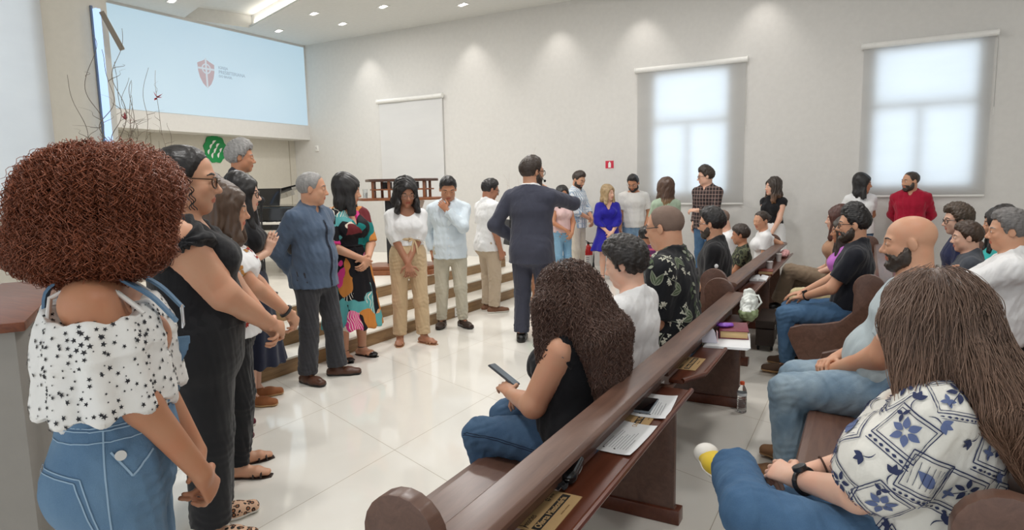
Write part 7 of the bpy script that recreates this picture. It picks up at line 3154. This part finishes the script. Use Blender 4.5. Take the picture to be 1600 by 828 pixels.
def branches(label, x, y, z, h, n, seed, col, red, lean=(0, 0), spread=0.35, twig=0.0055):
    r = root('branch_arrangement', label, 'vase', (x, y, z), 0, 'curly branch arrangements')
    m = MB()
    hv = 0.42
    m.lathe([(0, 0), (0.07, 0), (0.085, 0.03), (0.10, 0.2), (0.085, 0.34), (0.06, 0.4), (0.065, hv), (0.055, hv), (0.05, 0.39), (0, 0.36)], n=28)
    m.build('vase', plain('white_ceramic', srgb(226, 222, 214), 0.25), r)
    rg = random.Random(seed)
    bm_ = plain('twig_' + str(seed), col, 0.8)
    tips = []
    for k in range(n):
        a = rg.uniform(0, 2 * PI)
        L = h * rg.uniform(0.5, 0.95) if k else h
        p = Vector((0.02 * math.cos(a), 0.02 * math.sin(a), hv * 0.8))
        sp = rg.uniform(0.3, 1.0) * spread
        ph, fr, am = rg.uniform(0, 6), rg.uniform(13, 23), rg.uniform(0.03, 0.06)
        pts, rad = [], []
        N_ = 70
        for i in range(N_):
            t = i / (N_ - 1)
            q = p + Vector((math.cos(a) * sp * t + lean[0] * t, math.sin(a) * sp * t + lean[1] * t, (L - hv * 0.8) * t))
            q += Vector((math.cos(ph + fr * t + 2 * math.sin(4 * t + ph)), math.sin(ph * 1.3 + fr * 0.9 * t), 0.4 * math.sin(fr * t))) * am * min(1, t * 4)
            pts.append(q)
            rad.append(twig * (1.15 - 0.75 * t))
        m = MB()
        m.tube(pts, 1, 5, rad)
        for s in range(5):
            i = rg.randint(28, 60)
            b = pts[i].copy()
            d = Vector((rg.uniform(-1, 1), rg.uniform(-1, 1), rg.uniform(0.1, 0.9))).normalized()
            q2 = [b + d * 0.2 * u + Vector((math.sin(9 * u + s), math.cos(8 * u + s), 0)) * 0.03 * u for u in [j / 10 for j in range(11)]]
            m.tube(q2, 1, 4, [twig * 0.6 * (1.1 - u / 10) for u in range(11)])
        m.build('branch', bm_, r)
        tips.append(pts[rg.randint(44, 62)])
    for k in range(red):
        c = tips[k % len(tips)]
        m = MB()
        for q in range(7):
            d = Vector((rg.uniform(-1, 1), rg.uniform(-1, 1), rg.uniform(-0.6, 1))).normalized()
            e = d.cross(Vector((0.3, 0.2, 0.9))).normalized()
            a_, b_ = c + d * 0.05 + e * 0.016, c + d * 0.05 - e * 0.016
            v = [m.bm.verts.new(p_) for p_ in (c, c + d * 0.035 + e * 0.02, c + d * 0.10, c + d * 0.035 - e * 0.02)]
            m.bm.faces.new(v)
        m.build('flower', plain('red_petal', srgb(132, 32, 44), 0.7), r)


branches('tall curly branches with dark red flowers by the glowing strip', -6.55, 3.62, 0.435, 2.75, 12, 3, srgb(112, 102, 90), 2, (0.12, 0.0), 0.26)
branches('curly branches against the screen, leftmost of two by the screen', -8.3, 4.95, 0.435, 2.75, 10, 8, srgb(112, 102, 90), 0, (0.0, 0.0), 0.26)
branches('curly branches in front of the screen above the slick-haired woman', -9.0, 5.78, 0.435, 2.85, 9, 15, srgb(112, 102, 90), 1, (0, 0), 0.3)
branches('pale curly branches with red flower against the far wall behind the suit', -5.28, 9.95, 0.0, 2.25, 9, 21, srgb(176, 160, 148), 1, (0, 0), 0.32, 0.003)


def emblem():
    r = root('wall_emblem', 'green oval emblem with white flame strokes behind the grey-haired man', 'emblem', (SCREEN_X - 0.5, 8.69, 2.44))
    gr = plain('emblem_green', srgb(18, 140, 74), 0.5)
    m = MB()
    out = []
    for i in range(36):
        a = 2 * PI * i / 36
        k = 1 + 0.06 * math.sin(9 * a)
        out.append((0.26 * k * math.cos(a), 0.28 * k * math.sin(a)))
    m.prism(out, 0.0, 0.02, 'X', 0.003)
    m.build('oval', gr, r)
    rg = random.Random(2)
    m = MB()
    for (y, z, L, a) in ((-0.15, -0.06, 0.12, 1.2), (-0.09, 0.05, 0.13, 1.0), (-0.02, 0.13, 0.12, 0.7), (-0.07, -0.13, 0.13, 1.3), (0.0, -0.03, 0.15, 1.0), (0.06, 0.07, 0.12, 0.8), (0.07, -0.12, 0.13, 1.2), (0.13, -0.02, 0.11, 1.0)):
        ca, sa = math.cos(a), math.sin(a)
        st = leaf_strip(L, 0.022, a, 6, bend=0.02, o=(y - ca * L / 2, z - sa * L / 2))
        vs = [(m.bm.verts.new((0.0225, p[0], p[1])), m.bm.verts.new((0.0225, q[0], q[1]))) for p, q in st]
        for (p, q), (p2, q2) in zip(vs, vs[1:]):
            m.bm.faces.new((p, q, q2, p2))
    m.build('flame_strokes', M_WHITE, r)


emblem()


def wall_sign():
    r = root('extinguisher_sign', 'small red square sign with a white extinguisher pictogram', 'sign', (-3.99, WALL_Y - 0.004, 1.91))
    m = MB()
    m.box((0, 0, 0), (0.15, 0.005, 0.15), 0.001)
    m.build('plate', plain('sign_red', srgb(204, 44, 70), 0.5), r)
    m = MB()
    m.prism([(-0.022, -0.052), (0.026, -0.052), (0.026, 0.02), (0.015, 0.035), (0.012, 0.05), (-0.008, 0.05), (-0.01, 0.035), (-0.022, 0.02)], -0.005, -0.0028, 'Y')
    m.build('pictogram', M_WHITE, r, smooth=False)
    m = MB()
    for z in (0.0705, -0.0705):
        m.box((0, -0.003, z), (0.15, 0.002, 0.008))
    m.build('border', M_WHITE, r, smooth=False)


wall_sign()


def extinguisher():
    r = root('fire_extinguisher', 'red fire extinguisher with yellow base band beside the blue dress', 'fire extinguisher', (-4.30, 10.55, 0))
    rd = plain('extinguisher_red', srgb(196, 30, 32), 0.3)
    m = MB()
    m.lathe([(0, 0), (0.075, 0), (0.08, 0.01), (0.08, 0.40), (0.07, 0.45), (0.035, 0.49), (0.022, 0.5), (0.022, 0.52), (0, 0.52)], n=28)
    m.build('cylinder', rd, r)
    m = MB()
    m.lathe([(0.0805, 0.13), (0.081, 0.13), (0.081, 0.33), (0.0805, 0.33)], n=28)
    lb = m.build('label', M_WHITE, r)
    m = MB()
    for k in range(4):
        m.box((0.02, -0.082, 0.29 - 0.035 * k), (0.06 - 0.008 * k, 0.003, 0.008))
    m.build('printing', plain('label_blue', srgb(70, 76, 110), 0.6), lb, smooth=False)
    m = MB()
    m.lathe([(0.0805, 0.06), (0.0815, 0.06), (0.0815, 0.12), (0.0805, 0.12)], n=28)
    m.build('base_band', plain('label_yellow', srgb(232, 190, 60), 0.5), r)
    m = MB()
    m.box((0, 0, 0.535), (0.03, 0.04, 0.04), 0.004)
    m.box((-0.04, 0, 0.575), (0.13, 0.02, 0.012), 0.003, rot=Matrix.Rotation(0.45, 3, 'Y'))
    m.box((-0.04, 0, 0.545), (0.11, 0.02, 0.01), 0.003, rot=Matrix.Rotation(0.1, 3, 'Y'))
    m.build('handle', M_BLACK, r)
    m = MB()
    m.tube([(0.015, 0, 0.535), (0.08, 0, 0.54), (0.11, 0, 0.46), (0.105, 0, 0.3), (0.1, 0, 0.2)], 0.011, 8)
    m.cyl((0.1, 0, 0.2), (0.1, 0, 0.11), 0.012, 0.022, n=12)
    m.build('hose', M_BLACK, r)


extinguisher()


def wall_valve():
    r = root('wall_sensor', 'tiny white sensor on the far wall beside the screen corner', 'sensor', (-10.99, WALL_Y, 2.5))
    m = MB()
    m.box((0, -0.015, 0), (0.09, 0.03, 0.13), 0.01)
    m.build('housing', M_WHITE, r)
    m = MB()
    m.sph((0, -0.03, 0.015), 0.026, 14, 8, (1, 0.5, 1))
    m.build('lens', plain('sensor_lens', srgb(206, 206, 204), 0.2), r)


wall_valve()


def handbag():
    r = root('handbag', 'black patterned bag held by the woman in the green dress', 'bag', (-4.17, 7.42, 0.80), 0.9)
    m = MB()
    m.box((0, 0, 0.17), (0.05, 0.26, 0.34), 0.018, seg=3)
    m.build('body', fabric('bag_black', (0.02, 0.02, 0.022)), r)
    m = MB()
    for k in range(4):
        for q in range(3):
            m.tube([(sx * 0.0265, -0.1 + 0.05 * k + dy, 0.08 + 0.08 * q + dz) for sx, dy, dz in ((1, 0, 0), (1, 0.025, 0.03), (1, 0.05, 0))], 0.003, 4)
    m.build('chevron_print', plain('bag_print', srgb(120, 120, 122), 0.8), r)
    m = MB()
    m.tube([(0, -0.09, 0.33), (0, -0.07, 0.43), (0, 0, 0.48), (0, 0.07, 0.43), (0, 0.09, 0.33)], 0.008, 6)
    m.build('strap', L_BLACK, r)


handbag()


def floor_outlet():
    r = root('power_outlet', 'small white outlet plate on the lowest step by the man holding his chin', 'outlet', (-4.36, 6.42, 0.062))
    m = MB()
    m.box((0.004, 0, 0), (0.008, 0.075, 0.11), 0.003)
    m.build('plate', M_WHITE, r)
    m = MB()
    for z in (-0.02, 0.02):
        m.cyl((0.008, 0, z), (0.0095, 0, z), 0.013, n=14)
    m.build('socket', plain('socket_grey', srgb(190, 190, 186), 0.5), r)


floor_outlet()
